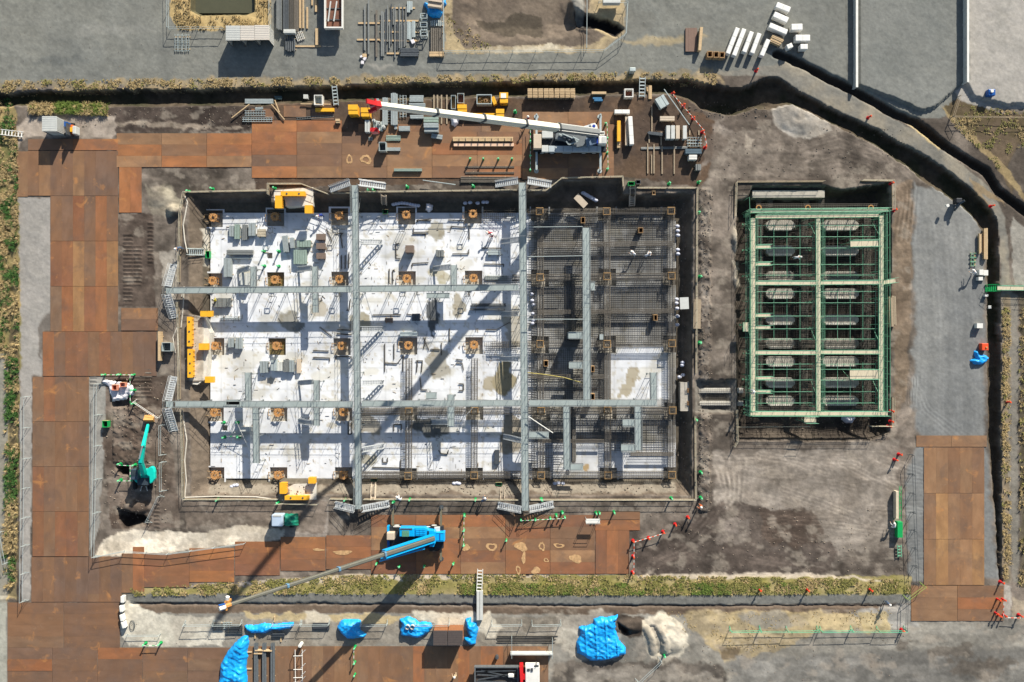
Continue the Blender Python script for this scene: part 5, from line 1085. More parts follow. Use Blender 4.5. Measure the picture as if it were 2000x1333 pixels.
# ---- containers
def container(x0, y0, x1, y1, h, label, roofm, wallm, openf=False, group=None, split=False):
    q = W((x0+x1)/2, (y0+y1)/2, h); a = W(x0, y1, h); b = W(x1, y0, h); g0 = max(0, gz(*U(q))); o = thing('site_container', label, 'container', (q.x, q.y, g0), 0, group)
    m = MB(); t_ = .06; m.box(a.x, b.y-t_, g0, b.x, b.y, h-.08); m.box(a.x, a.y, g0, a.x+t_, b.y-t_, h-.08); m.box(b.x-t_, a.y, g0, b.x, b.y-t_, h-.08)
    x = a.x+.2
    while x < b.x-.1: m.box(x, b.y, g0, x+.09, b.y+.03, h-.1); x += .22
    y = a.y+.2
    while y < b.y-.1: m.box(b.x, y, g0, b.x+.03, y+.09, h-.1); m.box(a.x-.03, y, g0, a.x, y+.09, h-.1); y += .22
    if not openf: m.box(a.x+t_, a.y, g0, b.x-t_, a.y+t_, h-.08)
    wl = m.build('wall', wallm, o)
    m = MB(); m.box(a.x-.05, a.y-.05, h-.08, b.x+.05, b.y+.05, h-.02); m.build('roof', roofm, o); r = MB()
    for k in range(8): r.box(a.x, a.y+(b.y-a.y)*(k+.45)/8, h-.02, b.x, a.y+(b.y-a.y)*(k+.6)/8, h)
    r.box(a.x-.05, a.y-.05, h-.02, b.x+.05, a.y, h+.03); r.build('roof_ribs', roofm, o)
    for xx_ in (a.x, b.x-.08): m = MB(); m.box(xx_, a.y-.06, g0, xx_+.08, a.y-.002, h-.09); m.build('corner_post', dsteel, o)
    if openf: m = MB(); m.box(a.x+t_, b.y-.5, g0, b.x-t_, b.y-t_-.01, g0+1.0); m.build('stored_goods', inter, o)
    else: m = MB(); m.box(a.x+.3, a.y-.04, g0+.1, a.x+1.1, a.y-.005, h-.3); m.build('door', wallm, o)
    return o
gr = 'white storage units in a row'; container(441.5, 51, 468.5, 78.5, 2.3, 'leftmost white storage unit with an open front', lgrey, white, True, gr); container(469.5, 51, 496.5, 78, 2.3, 'middle white storage unit with an open front', mat('roof white', (218, 212, 204), .5, 0, .05, 1), white, True, gr); container(497.5, 50, 525, 77.5, 2.3, 'rightmost white storage unit with an open front', mat('roof white', (1, 1, 1)), white, True, gr)
gr = 'brown roofed site cabins side by side'; container(847, 1233, 873, 1260, 2.3, 'left brown roofed site cabin by the blue tarpaulins', brownc, brownw, False, gr); container(875.5, 1233, 903, 1260, 2.3, 'right brown roofed site cabin by the blue tarpaulins', brownc, brownw, False, gr)
container(82.5, 228, 110, 256, 2.3, 'pale grey container standing alone at the north-west corner', lgrey, lgrey)
# ---- white walls of the raised yards
def wall(x, y0, y1, label, top, h=1.4, th=.35):
    a = W(x, y1, h); b = W(x, y0, h); o = thing('retaining_wall', label, 'wall', (a.x, a.y, 0)); m = MB(); m.box(a.x-th/2, a.y, -.3, a.x+th/2, b.y, h-.06); m.build('wall_body', top, o); m = MB(); m.box(a.x-th/2-.04, a.y-.04, h-.06, a.x+th/2+.04, b.y, h); m.build('coping', white, o)
    m = MB(); y = a.y
    while y < min(b.y, 60): m.box(a.x-th/2-.07, y, -.3, a.x-th/2, y+.12, h-.08); y += 2.
    m.build('buttress', lgrey, o)
wall(1674, -400, 170, 'long white topped wall at the left of the raised gravel yard', lgrey, .9, .22); wall(1891, -400, 160, 'long white wall casting a dark band at the right of the raised yard', lgrey, 1.5, .2)
# ================================================================ loose material
def gzt(x, y):
    """height of whatever one stands on: slab inside the pit, else the ground"""
    if 397 < x < 1320 and 408 < y < 942 and not (366 < x < 412 and 610 < y < 750): return ZS
    return gz(x, y)
def stack(k, box_, n, along, h, m, label, name='panel_stack', cat='stack', kind='flat', rz=0., group=None, z=None, part='panel', gap=.12, bear=True, layers=1, jit=.0):
    """a bundle of n long pieces filling a rectangle given in zoom tile coordinates"""
    (x0, y0), (x1, y1) = t(k, *box_[:2]), t(k, *box_[2:]); cx, cy = (x0+x1)/2, (y0+y1)/2
    z = gzt(cx, cy) if z is None else z; q = W(cx, cy, z+h); sx = (x1-x0)*S; sy = (y1-y0)*S
    o = thing(name, label, cat, (q.x, q.y, z), rz, group); L_, Wd = (sx, sy) if along == 'x' else (sy, sx); pw = Wd/n
    hb = .1 if bear else 0.01
    for i in range(n):
        m_ = MB(); c = -Wd/2+pw*(i+.5); l = L_/2*(1-random.random()*jit); sh = (random.random()-.5)*jit*L_*.5; hh = (h-hb)*(1-random.random()*.18)
        for ly in range(layers):
            za = hb+hh*ly/layers; zb = hb+hh*(ly+1)/layers-(.012 if layers > 1 else 0); zr = o.location.z
            e = pw*(1-gap)/2
            if kind == 'flat': V_ = [(-l+sh, c-e, za), (l+sh, c-e, za), (l+sh, c+e, za), (-l+sh, c+e, za), (-l+sh, c-e, zb), (l+sh, c-e, zb), (l+sh, c+e, zb), (-l+sh, c+e, zb)]; m_.add(V_, MB.BF)
            elif kind == 'pipe': m_.tube((-l+sh, c, za+e), (l+sh, c, za+e), e, 8)
            elif kind == 'ibeam':
                for (u0, u1, w0, w1) in ((-e, e, za, za+.02), (-e*.12, e*.12, za+.02, zb-.02), (-e, e, zb-.02, zb)):
                    m_.add([(-l+sh, c+u0, w0), (l+sh, c+u0, w0), (l+sh, c+u1, w0), (-l+sh, c+u1, w0), (-l+sh, c+u0, w1), (l+sh, c+u0, w1), (l+sh, c+u1, w1), (-l+sh, c+u1, w1)], MB.BF)
            elif kind == 'ladder':
                for s_ in (-1, 1): m_.bar((-l, c+s_*e, za+.06), (l, c+s_*e, za+.06), .05, .1)
                kx = -l+.15
                while kx < l: m_.bar((kx, c-e, za+.06), (kx, c+e, za+.06), .04); kx += .35
        vv = m_.v if along == 'x' else [(-b, a, c_) for a, b, c_ in m_.v]
        m_.v = [(a+q.x, b+q.y, c_+z) for a, b, c_ in vv]; p_ = m_.build(part, m, o)
    if bear:
        for f in (-.33, .33):
            m_ = MB(); V_ = (L_*f, 0)
            bb = [(V_[0]-.05, -Wd/2-.06, 0), (V_[0]+.05, -Wd/2-.06, 0), (V_[0]+.05, Wd/2+.06, 0), (V_[0]-.05, Wd/2+.06, 0), (V_[0]-.05, -Wd/2-.06, hb), (V_[0]+.05, -Wd/2-.06, hb), (V_[0]+.05, Wd/2+.06, hb), (V_[0]-.05, Wd/2+.06, hb)]
            if along == 'y': bb = [(-b, a, c_) for a, b, c_ in bb]
            m_.add([(a+q.x, b+q.y, c_+z) for a, b, c_ in bb], MB.BF); m_.build('bearer', wood, o)
    return o
pg = mat('grey form panel', (172, 182, 184), .5, .3, .12, 3); pgg = mat('grey green form panel', (158, 178, 168), .5, .25, .12, 3); brp = mat('brown plywood bundle', (124, 108, 98), .75, 0, .12, 4); pgd = mat('dull grey section', (132, 136, 136), .55, .2, .15, 3)
# north gravel yard
G = 'long steel sections laid out on timbers'
for x, y0, y1, m_, nm in [(205, 45, 385, pgd, 'leftmost thin'), (234, 0, 415, pgd, 'widest'), (294, 78, 435, rust, 'brown'), (335, 85, 430, pgd, 'fourth'), (349, 90, 430, pgd, 'fifth')]: stack('A3', (x-7, y0, x+7, y1), 1, 'y', .3, m_, '%s long steel section on timbers in the north yard' % nm, 'steel_section', 'steel beam', 'ibeam', group=G, part='beam', bear=False)
for i, (x, y0, y1) in enumerate([(366, 70, 400), (380, 40, 320), (395, 170, 370), (408, 30, 340), (424, 60, 190), (437, 40, 440), (453, 165, 385), (470, 30, 370), (484, 165, 370), (496, 50, 365), (509, 170, 360), (521, 50, 350)]): stack('A3', (x-5, y0, x+5, y1), 1, 'y', .22+.05*(i % 3), pgd if i % 3 else dsteel, 'narrow steel section, %s from left, in the dense rack of sections' % nth(i), 'steel_section', 'steel beam', 'ibeam', group=G, part='beam', bear=False)
for i, (x, y0, y1, w_) in enumerate([(540, 165, 300, 10), (556, 170, 310, 8), (580, 160, 285, 12), (541, 10, 95, 12), (562, 10, 75, 9)]): stack('A3', (x-w_, y0, x+w_, y1), 2, 'y', .3, galv, 'short pale steel section bundle, %s, at the right of the rack' % nth(i), 'steel_section', 'steel beam', group=G, part='beam', bear=False)
for i, (x0, x1, y) in enumerate([(155, 320, 178), (145, 320, 305), (320, 620, 160), (320, 620, 245), (320, 615, 312), (375, 480, 410), (400, 590, 62)]): stack('A3', (x0, y-7, x1, y+7), 1, 'x', .12, wood, 'timber bearer under the steel sections, %s listed from the left' % nth(i), 'timber_bearer', 'timber', group='timber bearers', part='timber', bear=False)
stack('A3', (476, 368, 618, 430), 4, 'x', .7, dsteel, 'nested grey steel frames below the section rack', 'frame_stack', 'stack', part='frame', jit=.1)
for i, y in enumerate((105, 172, 232)):
    x0, y0 = t('A3', 632, y); x1, y1 = t('A3', 682, y+36+8*(i == 2)); a = W(x0, y1, .9); b = W(x1, y0, .9); m = MB()
    for z_ in (.06, .9):
        m.bar((a.x, a.y, z_), (b.x, a.y, z_), .09); m.bar((a.x, b.y, z_), (b.x, b.y, z_), .09); m.bar((a.x, a.y, z_), (a.x, b.y, z_), .09); m.bar((b.x, a.y, z_), (b.x, b.y, z_), .09)
    for X_, Y_ in ((a.x, a.y), (b.x, a.y), (a.x, b.y), (b.x, b.y)): m.bar((X_, Y_, 0), (X_, Y_, .9), .09)
    tag(m.build('steel_crate', galv), 'open square steel frame crate, %s from the top, below the blue tarpaulin' % nth(i), 'crate', 'open frame crates')
stack('A3', (705, 205, 800, 390), 6, 'y', .8, rust, 'rack of rusty steel tubes below the fittings heap', 'tube_rack', 'stack', 'pipe', part='tube', layers=1); stack('A3', (700, 395, 812, 432), 3, 'x', .5, wood, 'short timber platform at the foot of the tube rack', 'timber_stack', 'timber', part='timber')
stack('A3', (705, 150, 800, 198), 7, 'y', .5, galv, 'heap of pale scaffold fittings under the blue tarpaulin', 'fittings', 'stack', 'pipe', part='fitting', jit=.3, gap=.3)
# steel stock heaps left of the truck bed
for i, (x0, x1, m_, h) in enumerate([(860, 900, pgd, .8), (905, 950, dsteel, .9), (955, 990, rustm, .7), (992, 1025, rust, .6)]): stack('A2', (x0, -60, x1, 225 if i < 2 else 240), 5, 'y', h, m_, 'heap of long steel members, %s from left, beside the pond bank' % nth(i), 'steel_heap', 'stack', 'pipe' if i % 2 else 'flat', group='steel heaps beside the pond bank', jit=.06, layers=2)
for i, (x0, x1, y0, y1) in enumerate([(1035, 1050, -30, 215), (1060, 1072, -30, 215), (1090, 1103, 55, 218), (1155, 1172, -30, 90), (1158, 1186, 218, 345), (1128, 1140, -60, 40)]): stack('A2', (x0, y0, x1, y1), 1, 'y', .25, wood, 'pale timber plank, %s from left, between the heaps and the truck bed' % nth(i), 'timber_plank', 'timber', part='plank', group='planks by the truck bed', bear=False)
stack('A2', (915, 222, 1003, 252), 3, 'x', .9, lgrey, 'pale panel stack below the steel heaps', part='panel'); stack('A2', (1000, 348, 1200, 362), 1, 'x', .12, wood, 'long plank lying below the steel heaps', 'timber_plank', 'timber', part='plank', bear=False); stack('A2', (920, 262, 1000, 390), 5, 'y', .7, dsteel, 'dark tangled steel pile below the steel heaps', 'steel_heap', 'stack', 'pipe', jit=.35); stack('A2', (1005, 232, 1060, 300), 4, 'y', .8, white, 'white steel members leaning by the heaps', 'steel_heap', 'stack', 'ladder', rz=.35, part='frame')
stack('A1', (1313, 240, 1430, 380), 4, 'y', 1.1, galv, 'bundle of steel scaffold frames standing inside the fence corner', 'scaffold_bundle', 'stack', 'ladder', part='frame', gap=.35, jit=.1)
for i, (x, y, s_) in enumerate([(205, 432, 16), (180, 440, 9), (207, 455, 13), (190, 484, 13), (575, 325, 16)]):
    q = W(*t('A3', x, y), 0); m = MB(); m.ob((q.x, q.y, gz(*t('A3', x, y))), s_*.035, s_*.03, .3, i*.5); tag(m.build('carton', tarpw if i else wood, bevel=.03), '%s small packet lying at the foot of the steel sections' % nth(i), 'packet', 'packets by the steel sections')
# brown boards and the pallets of forms
stack('A4', (1330, 215, 1418, 395), 4, 'y', .25, mat('brown board', (128, 104, 92), .75, 0, .06, 1), 'flat brown board stack beside the leaning timber', 'board_stack', part='board', bear=False, gap=.01); stack('A4', (1434, 208, 1458, 385), 1, 'y', .9, wood, 'tall timber beam standing beside the brown board stack', 'timber_beam', 'timber', part='timber', rz=-.08)
def openbox(x0, y0, x1, y1, z0, h, label, m_, grp, name='form_box', cat='form', t_=.09, inside=inter, z=None):
    a = W(x0, y1, z0+h); b = W(x1, y0, z0+h); o = thing(name, label, cat, ((a.x+b.x)/2, (a.y+b.y)/2, z0), 0, grp); m = MB()
    m.box(a.x, a.y, z0, b.x, a.y+t_, z0+h).box(a.x, b.y-t_, z0, b.x, b.y, z0+h).box(a.x, a.y+t_, z0, a.x+t_, b.y-t_, z0+h).box(b.x-t_, a.y+t_, z0, b.x, b.y-t_, z0+h); m.build('sides', m_, o)
    m = MB(); m.box(a.x+t_, a.y+t_, z0, b.x-t_, b.y-t_, z0+.1); m.build('bottom', inside, o); m = MB()
    for zz in (.25, .75): m.box(a.x-.04, a.y-.04, z0+h*zz, b.x+.04, a.y-.002, z0+h*zz+.07); m.box(a.x-.04, b.y+.002, z0+h*zz, b.x+.04, b.y+.04, z0+h*zz+.07)
    m.build('braces', wood, o); return o
for i, x in enumerate((1497, 1545, 1590)): p_ = t('A4', x, 392+i*3); r_ = t('A4', x+40, 440+i*2); openbox(*p_, *r_, 0, 1.0, 'open topped plywood form box, %s of three, by the white blocks' % ('left', 'middle', 'right')[i], ply, 'plywood form boxes')
for i, (k, x0, y0, x1, y1, h, z0) in enumerate([('B4', 528, 370, 560, 415, 1.2, ZS), ('B4', 970, 450, 1005, 490, 1.3, ZS), ('B4', 1086, 1118, 1115, 1162, 1.2, ZS), ('C4', 230, 165, 262, 208, 1.2, ZS), ('C4', 572, 205, 596, 248, 1.3, ZS), ('C4', 562, 405, 598, 450, 1.5, ZS), ('B4', 1075, 172, 1098, 198, .3, 0)]):
    openbox(*t(k, x0, y0), *t(k, x1, y1), z0, h, 'small open plywood box, %s from the top, among the rebar' % nth(i), ply, 'plywood boxes among the rebar', t_=.06)
# pallets row by the ditch
G = 'pallet stacks in a row by the ditch'
for i in range(9):
    x = 122+i*40.8; p_ = t('A4', x, 678); r_ = t('A4', x+35, 745); gz0 = max(-.2, gz(*r_)); q = W((p_[0]+r_[0])/2, (p_[1]+r_[1])/2, gz0+1.1); o = thing('pallet_stack', 'stack of timber pallets, %s from left, in the row by the north ditch' % nth(i), 'pallets', (q.x, q.y, gz0), (random.random()-.5)*.1, G)
    w_, l_ = 35/3.92*S/2, 67/3.92*S/2
    for k in range(4):
        m = MB(); zz = gz0+k*.28
        for s_ in (-.8, 0, .8): m.box(q.x+s_*w_-.03, q.y-l_, zz, q.x+s_*w_+.03, q.y+l_, zz+.13)
        dx = (random.random()-.5)*.08
        for yy in np.linspace(-.9, .9, 6): m.box(q.x-w_+dx, q.y+yy*l_-.07, zz+.132, q.x+w_+dx, q.y+yy*l_+.07, zz+.165)
        m.build('pallet', woodg if k < 3 else wood, o)
# white wrapped blocks
G = 'long white wrapped blocks lying parallel'; G2 = 'short white wrapped blocks'
wrap = mat('white wrapping', (238, 238, 236), .45, 0, .05, 1.5, bump=.05)
def block(p, q, w_, h, label, grp):
    a, b = W(*p, h), W(*q, h); d, n = perp(a, b); o = thing('wrapped_block', label, 'block', ((a.x+b.x)/2, (a.y+b.y)/2, 0), 0, grp); m = MB(); m.bar(Vector((a.x, a.y, .12+(h-.12)/2)), Vector((b.x, b.y, .12+(h-.12)/2)), w_*S, h-.12); m.build('wrapped_body', wrap, o, bevel=.06)
    L_ = (b-a).length
    for k in range(1, max(2, int(L_/1.0))): m = MB(); c = a+d*(L_*k/max(2, int(L_/1.0))); m.bar(Vector((c.x, c.y, h+.004))-n*w_*S*.5, Vector((c.x, c.y, h+.004))+n*w_*S*.5, .05, .008); m.build('strap', lgrey, o)
    for f in (.15, .85): m = MB(); c = a.lerp(b, f); m.bar(Vector((c.x, c.y, .06))-n*w_*S*.55, Vector((c.x, c.y, .06))+n*w_*S*.55, .1, .12); m.build('bearer', wood, o)
for i, (p, q, w_) in enumerate([((397, 214), (320, 412), 8.5), ((447, 222), (368, 426), 8.5), ((505, 243), (446, 400), 8.5), ((563, 256), (507, 408), 8.5), ((632, 303), (580, 427), 8.5)]): block(t('A5', *p), t('A5', *q), w_, 1.0, 'long white wrapped block, %s from left of five parallel ones' % nth(i), G)
for i, (p, q, w_, lb) in enumerate([((693, 35), (797, 76), 11, 'topmost of the slanting column'), ((674, 108), (781, 156), 11, 'second of the slanting column'), ((640, 192), (775, 248), 10, 'third of the slanting column, made of two pieces'), ((808, 208), (893, 206), 12, 'upper one of the right hand column'), ((839, 291), (951, 291), 12, 'widest one of the right hand column'), ((775, 362), (816, 344), 9, 'smallest, tilted one near the track'), ((876, 358), (933, 358), 10, 'lowest one of the right hand column')]): block(t('A5', *p), t('A5', *q), w_, 1.1, 'short white wrapped block, '+lb, G2)
stack('A5', (650, 275, 745, 335), 6, 'x', .8, wood, 'heap of sawn timbers below the third short white block', 'timber_heap', 'timber', part='timber', rz=-.42, jit=.2, layers=2)
block(t('A4', 905, 892), t('A4', 918, 1108), 8.5, 1.0, 'white wrapped block standing alone east of the white crane', None); block(t('A4', 785, 856), t('A4', 902, 856), 8, .8, 'short white wrapped block north-east of the white crane', None); stack('A4', (868, 893, 890, 1112), 2, 'y', .6, cream, 'tan panel pair leaning beside the lone white block', part='panel')
stack('A4', (805, 925, 834, 1082), 1, 'y', .8, yel, 'orange yellow form panel lying upright by the lone white block', 'formwork', 'form', part='panel'); stack('A4', (806, 1084, 830, 1132), 3, 'x', .5, wood, 'short timbers below the orange form panel', 'timber_stack', 'timber', part='timber')
# yellow boxes north of the pit
def ybox(k, b, h, label, m_=yel, lid=True, grp='yellow steel boxes', name='steel_box'):
    p_, r_ = t(k, *b[:2]), t(k, *b[2:]); z0 = max(gz((p_[0]+r_[0])/2, (p_[1]+r_[1])/2), -.1); a = W(p_[0], r_[1], z0+h); c = W(r_[0], p_[1], z0+h); o = thing(name, label, 'box', ((a.x+c.x)/2, (a.y+c.y)/2, z0), 0, grp); m = MB(); m.box(a.x, a.y, z0, c.x, c.y, z0+h); m.build('body', m_, o, bevel=.04)
    m = MB(); m.box(a.x-.03, a.y+(c.y-a.y)*.48, z0+h, c.x+.03, c.y+.03, z0+h+.06); m.build('lid', m_, o); m = MB(); m.box(a.x+.2, a.y-.05, z0+h*.5, a.x+.5, a.y-.002, z0+h*.6); m.box(a.x-.04, a.y-.03, z0, a.x+.04, a.y-.003, z0+h); m.box(c.x-.04, a.y-.03, z0, c.x+.04, a.y-.003, z0+h); m.build('handle', dsteel, o); return o
ybox('A2', (1413, 805, 1484, 878), 1.5, 'yellow steel box furthest west beside the red boom head'); ybox('A2', (1510, 828, 1578, 895), 1.3, 'yellow steel box just under the red boom head'); ybox('A3', (916, 804, 985, 860), 1.0, 'yellow steel box north of the white boom middle'); ybox('A3', (1212, 838, 1272, 900), 1.0, 'low yellow steel box beside the yellow trough'); o = ybox('A3', (1240, 712, 1302, 790), 1.3, 'yellow steel box with a white label plate by the skip'); m = MB(); p_ = t('A3', 1248, 716); r_ = t('A3', 1288, 752); a = W(p_[0], r_[1], 1.4); b = W(r_[0], p_[1], 1.4); m.box(a.x, a.y, o.location.z+1.37, b.x, b.y, o.location.z+1.39); m.build('label_plate', white, o)
ybox('A2', (1316, 914, 1346, 944), .5, 'small yellow box on the plates near the site corner', wood); stack('A2', (1160, 826, 1302, 856), 1, 'x', .5, yel, 'long yellow form lying above the steel ladder', 'formwork', 'form', part='panel'); stack('A3', (990, 866, 1260, 898), 1, 'x', .7, yel, 'long yellow trough lying under the white boom', 'formwork', 'form', part='panel')
openbox(*t('A3', 1062, 724), *t('A3', 1178, 798), 0, 1.2, 'grey rimmed skip filled with scrap beside the yellow boxes', galv, None, 'skip', 'skip', .1, yel); m = MB()
for k in range(40):
    p_ = t('A3', 1075+random.random()*90, 735+random.random()*50); q = W(*p_, 1.0); m.ob((q.x, q.y, .5+random.random()*.4), .1+random.random()*.3, .06+random.random()*.1, .1+random.random()*.1, random.random()*3, (random.random()-.5)*.6)
tag(m.build('scrap', ply), 'brown scrap pieces heaped in the grey rimmed skip', 'scrap', kind='stuff')
stack('A3', (1180, 740, 1210, 800), 2, 'y', .9, yel, 'yellow end frame at the right of the scrap skip', 'formwork', 'form', part='panel', rz=.4)
openbox(*t('A3', 866, 730), *t('A3', 902, 835), 0, .8, 'narrow steel cage crate near the pipes under the boom', galv, None, 'steel_crate', 'crate', .05, ply); openbox(*t('A3', 915, 715), *t('A3', 965, 790), 0, .8, 'steel crate with reddish load near the scrap skip', galv, None, 'steel_crate', 'crate', .05, mat('red brown load', (140, 85, 72), .8, 0, .3, 4))
# truss frames and stacks north-west
stack('A2', (620, 757, 834, 795), 2, 'x', .5, pg, 'grey double plank bundle on two slanting poles', part='plank', gap=.08); stack('A2', (612, 842, 770, 880), 2, 'x', .6, galv, 'aluminium truss frames in the middle of the heap', 'truss_stack', 'stack', 'ladder', part='truss'); stack('A2', (590, 888, 820, 925), 2, 'x', .8, galv, 'aluminium ladder frames standing on edge at the road side', 'truss_stack', 'stack', 'ladder', part='truss', gap=.2); stack('A2', (695, 818, 755, 838), 3, 'x', .4, galv, 'short tube bundle above the truss frames', 'tube_bundle', 'stack', 'pipe', part='tube', rz=.08)
for i, (p, q) in enumerate([((520, 905), (655, 800)), ((825, 800), (925, 918)), ((850, 768), (885, 862)), ((1048, 797), (1278, 800))]):
    m = MB(); m.bar(W(*t('A2', *p), .3), W(*t('A2', *q), .3), .12); tag(m.build('timber_pole', wood), 'slanting timber pole, %s from left, near the truss frames' % nth(i), 'timber', 'timber poles by the trusses')
stack('A2', (1012, 888, 1300, 904), 1, 'x', .3, pgd, 'long dark steel ladder lying at the road edge', 'ladder', 'ladder', 'ladder', rz=.075, part='ladder_frame', bear=False)
stack('A2', (1068, 724, 1102, 756), 3, 'y', .9, lgrey, 'small pale box at the north ditch', part='panel'); openbox(*t('A2', 1150, 728), *t('A2', 1214, 804), -.1, 1.0, 'square white tray full of metal parts at the ditch', white, None, 'parts_tray', 'tray', .08, galv); stack('A2', (845, 735, 905, 762), 3, 'x', .4, mat('teal grey sheet', (70, 95, 100), .6, 0, .1, 3), 'small dark teal sheets beside the poles', part='sheet', jit=.2)
def ladder(p, q, z0, z1, wd, label, m=None, grp='ladders crossing the ditches'):
    a, b = W(*p, z0), W(*q, z1); d, n = perp(a, b); m = m or galv; o = thing('ladder', label, 'ladder', (a.x, a.y, min(z0, z1)), 0, grp); s_ = MB(); r = MB()
    for k in (-1, 1): s_.bar(a+n*k*wd*S/2, b+n*k*wd*S/2, .08, .14)
    s_.build('side_rails', m, o); nn_ = max(4, int((b-a).length/.42))
    for i in range(nn_): c = a.lerp(b, (i+.5)/nn_); r.bar(c-n*wd*S/2, c+n*wd*S/2, .16, .05)
    r.build('rungs', m, o); return o
ladder(t('A2', 1305, 655), t('A2', 1320, 810), .35, .15, 9, 'upper aluminium ladder bridging the north ditch near the steel boxes'); ladder(t('A4', 1000, 590), t('A4', 995, 748), .35, .2, 11, 'aluminium ladder bridging the north ditch beside the timber planks'); ladder(t('A1', 5, 1012), t('A1', 178, 1032), .3, .2, 10, 'white ladder bridging the ditch at the left edge', white)
ladder((938, 1112), (936, 1158), .5, .5, 10, 'upper half of the footbridge over the grass bank', white); stack('D3', (1022, 662, 1070, 875), 2, 'y', .55, lgrey, 'lower half of the footbridge, flat pale boards', 'footbridge', 'footbridge', part='deck_board', bear=False, z=.1)
# stacks under the white boom
for i, (b, n, al, h, m_, kd) in enumerate([((340, 745, 380, 960), 3, 'y', .6, pg, 'flat'), ((372, 735, 408, 935), 1, 'y', .9, galv, 'ladder'), ((405, 712, 455, 960), 4, 'y', .7, pg, 'flat'), ((470, 720, 520, 895), 2, 'y', .7, galv, 'ladder'), ((548, 730, 655, 780), 4, 'x', .6, pg, 'flat'), ((540, 790, 668, 832), 3, 'x', .6, pg, 'flat'), ((552, 880, 655, 908), 2, 'x', .6, pg, 'flat'),
    ((655, 895, 770, 935), 2, 'x', 1.0, pgg, 'flat'), ((655, 940, 768, 978), 2, 'x', 1.3, pg, 'flat'), ((660, 980, 770, 1010), 2, 'x', 1.1, pg, 'flat'), ((465, 965, 550, 1003), 3, 'x', .6, pg, 'flat'), ((365, 1032, 478, 1075), 4, 'x', .6, pgg, 'pipe'), ((375, 1130, 478, 1156), 2, 'x', .4, pg, 'flat'), ((290, 755, 312, 800), 2, 'y', .5, pg, 'flat')]):
    stack('A3', b, n, al, h, m_, 'grey steel form stack, %s counted from the red boom head, under the white boom' % nth(i), part='panel', kind=kd, group='grey form stacks under the white boom', jit=.05)
stack('A3', (715, 1028, 800, 1062), 2, 'x', .5, pg, 'slanted grey panel below the form stacks', rz=-.15); stack('A3', (425, 900, 445, 990), 2, 'y', .5, pg, 'slanting grey channel beside the form stacks', rz=.18)
for i, (x, y1) in enumerate(((735, 830), (762, 830), (793, 950), (834, 950))): stack('A3', (x-6, 728, x+6, y1), 1, 'y', .2, woodg, 'long weathered batten, %s from left, passing under the boom' % nth(i), 'timber_batten', 'timber', part='batten', bear=False, group='battens under the boom')
openbox(*t('A3', 313, 1088), *t('A3', 368, 1158), 0, 1.2, 'empty grey steel cage on the road below the form stacks', galv, None, 'steel_cage', 'cage', .07, dsteel); stack('A3', (206, 920, 240, 1010), 3, 'y', 1.0, lgrey, 'white gas rack beside the yellow boxes', part='panel'); stack('A3', (262, 918, 340, 1000), 4, 'y', .9, galv, 'cluster of silver cylinders beside the white rack', 'cylinder_rack', 'rack', 'pipe', part='cylinder', jit=.2); stack('A3', (225, 1040, 256, 1062), 3, 'x', 1.1, galv, 'short step ladder beside the white rack', 'step_ladder', 'ladder', 'ladder', part='ladder_frame')
for i in range(5):
    q = W(*t('A3', 275+(i*37) % 110, 925+(i*23) % 75), .9); m = MB(); m.tube((q.x, q.y, 0), (q.x, q.y, 1.0), .22, 12); m.tube((q.x, q.y, 1.0), (q.x, q.y, 1.2), .1, 8); tag(m.build('gas_cylinder', lgrey), 'pale upright gas cylinder, number %d of the cluster by the white rack' % (i+1), 'cylinder', 'upright gas cylinders')
o = stack('A3', (880, 1048, 1340, 1082), 2, 'x', .6, wood, 'long lattice timber formwork on the plates', 'timber_form', 'timber', part='rail'); m = MB()
for k in range(10): p_ = t('A3', 884+k*50, 1050); r_ = t('A3', 884+k*50, 1082); m.bar(W(*p_, .68), W(*r_, .68), .12, .08)
m.build('cross_boards', wood, o); stack('A3', (888, 1095, 1347, 1122), 1, 'x', .4, mat('pale pink board', (232, 196, 168), .7, 0, .08, 1), 'long pale board lying beside the lattice formwork', 'timber_board', 'timber', part='board')
stack('A3', (430, 1292, 642, 1312), 2, 'x', .5, pgg, 'grey channel bundle near the pit edge', part='channel'); 
for i, y in enumerate((1276, 1320)): stack('A3', (975, y-8, 1350, y+8), 2, 'x', .6, rust, 'long brown pipe pair, %s of two, on trestles by the white crane' % ('upper', 'lower')[i], 'pipe_rack', 'rack', 'pipe', part='pipe', gap=.3)
stack('B3', (940, 55, 1350, 105), 4, 'x', .5, rust, 'brown pipe bundle lying closest to the pit edge', 'pipe_rack', 'rack', 'pipe', part='pipe', gap=.3)
m = MB(); m.tube(W(*t('B3', 650, 88), .6), W(*t('B3', 900, 122), .6), .06, 6); tag(m.build('pipe', galv), 'single thin pipe slanting near the pit edge', 'pipe')
# right of the white crane
o = stack('A4', (1135, 890, 1245, 925), 2, 'x', .7, cream, 'tan timber frame above the four pale planks', part='panel')
for i, x in enumerate((1182, 1218, 1255, 1310)): stack('A4', (x, 962, x+32, 1062), 1, 'y', 1.1, (lgrey, lgrey, cream, lgrey)[i], 'pale upright slab, %s from left, of the four on dark bearers' % nth(i), 'upright_slab', 'slab', part='slab', group='four pale slabs')
stack('A4', (1355, 1035, 1470, 1105), 3, 'x', 1.4, galv, 'silver scaffold frames stacked by the red striped line', 'scaffold_bundle', 'stack', 'ladder', part='frame'); stack('A4', (1330, 1140, 1452, 1178), 2, 'x', 1.0, mat('slate cover', (88, 108, 122), .5, .1, .1, 3), 'slate coloured cover pack below the silver scaffold frames', part='cover'); stack('A4', (1358, 1185, 1418, 1222), 2, 'x', 1.2, white, 'small white case below the slate cover pack', part='case'); stack('A4', (1408, 1258, 1450, 1305), 3, 'y', .8, pgd, 'grey short frame below the white case', part='frame')
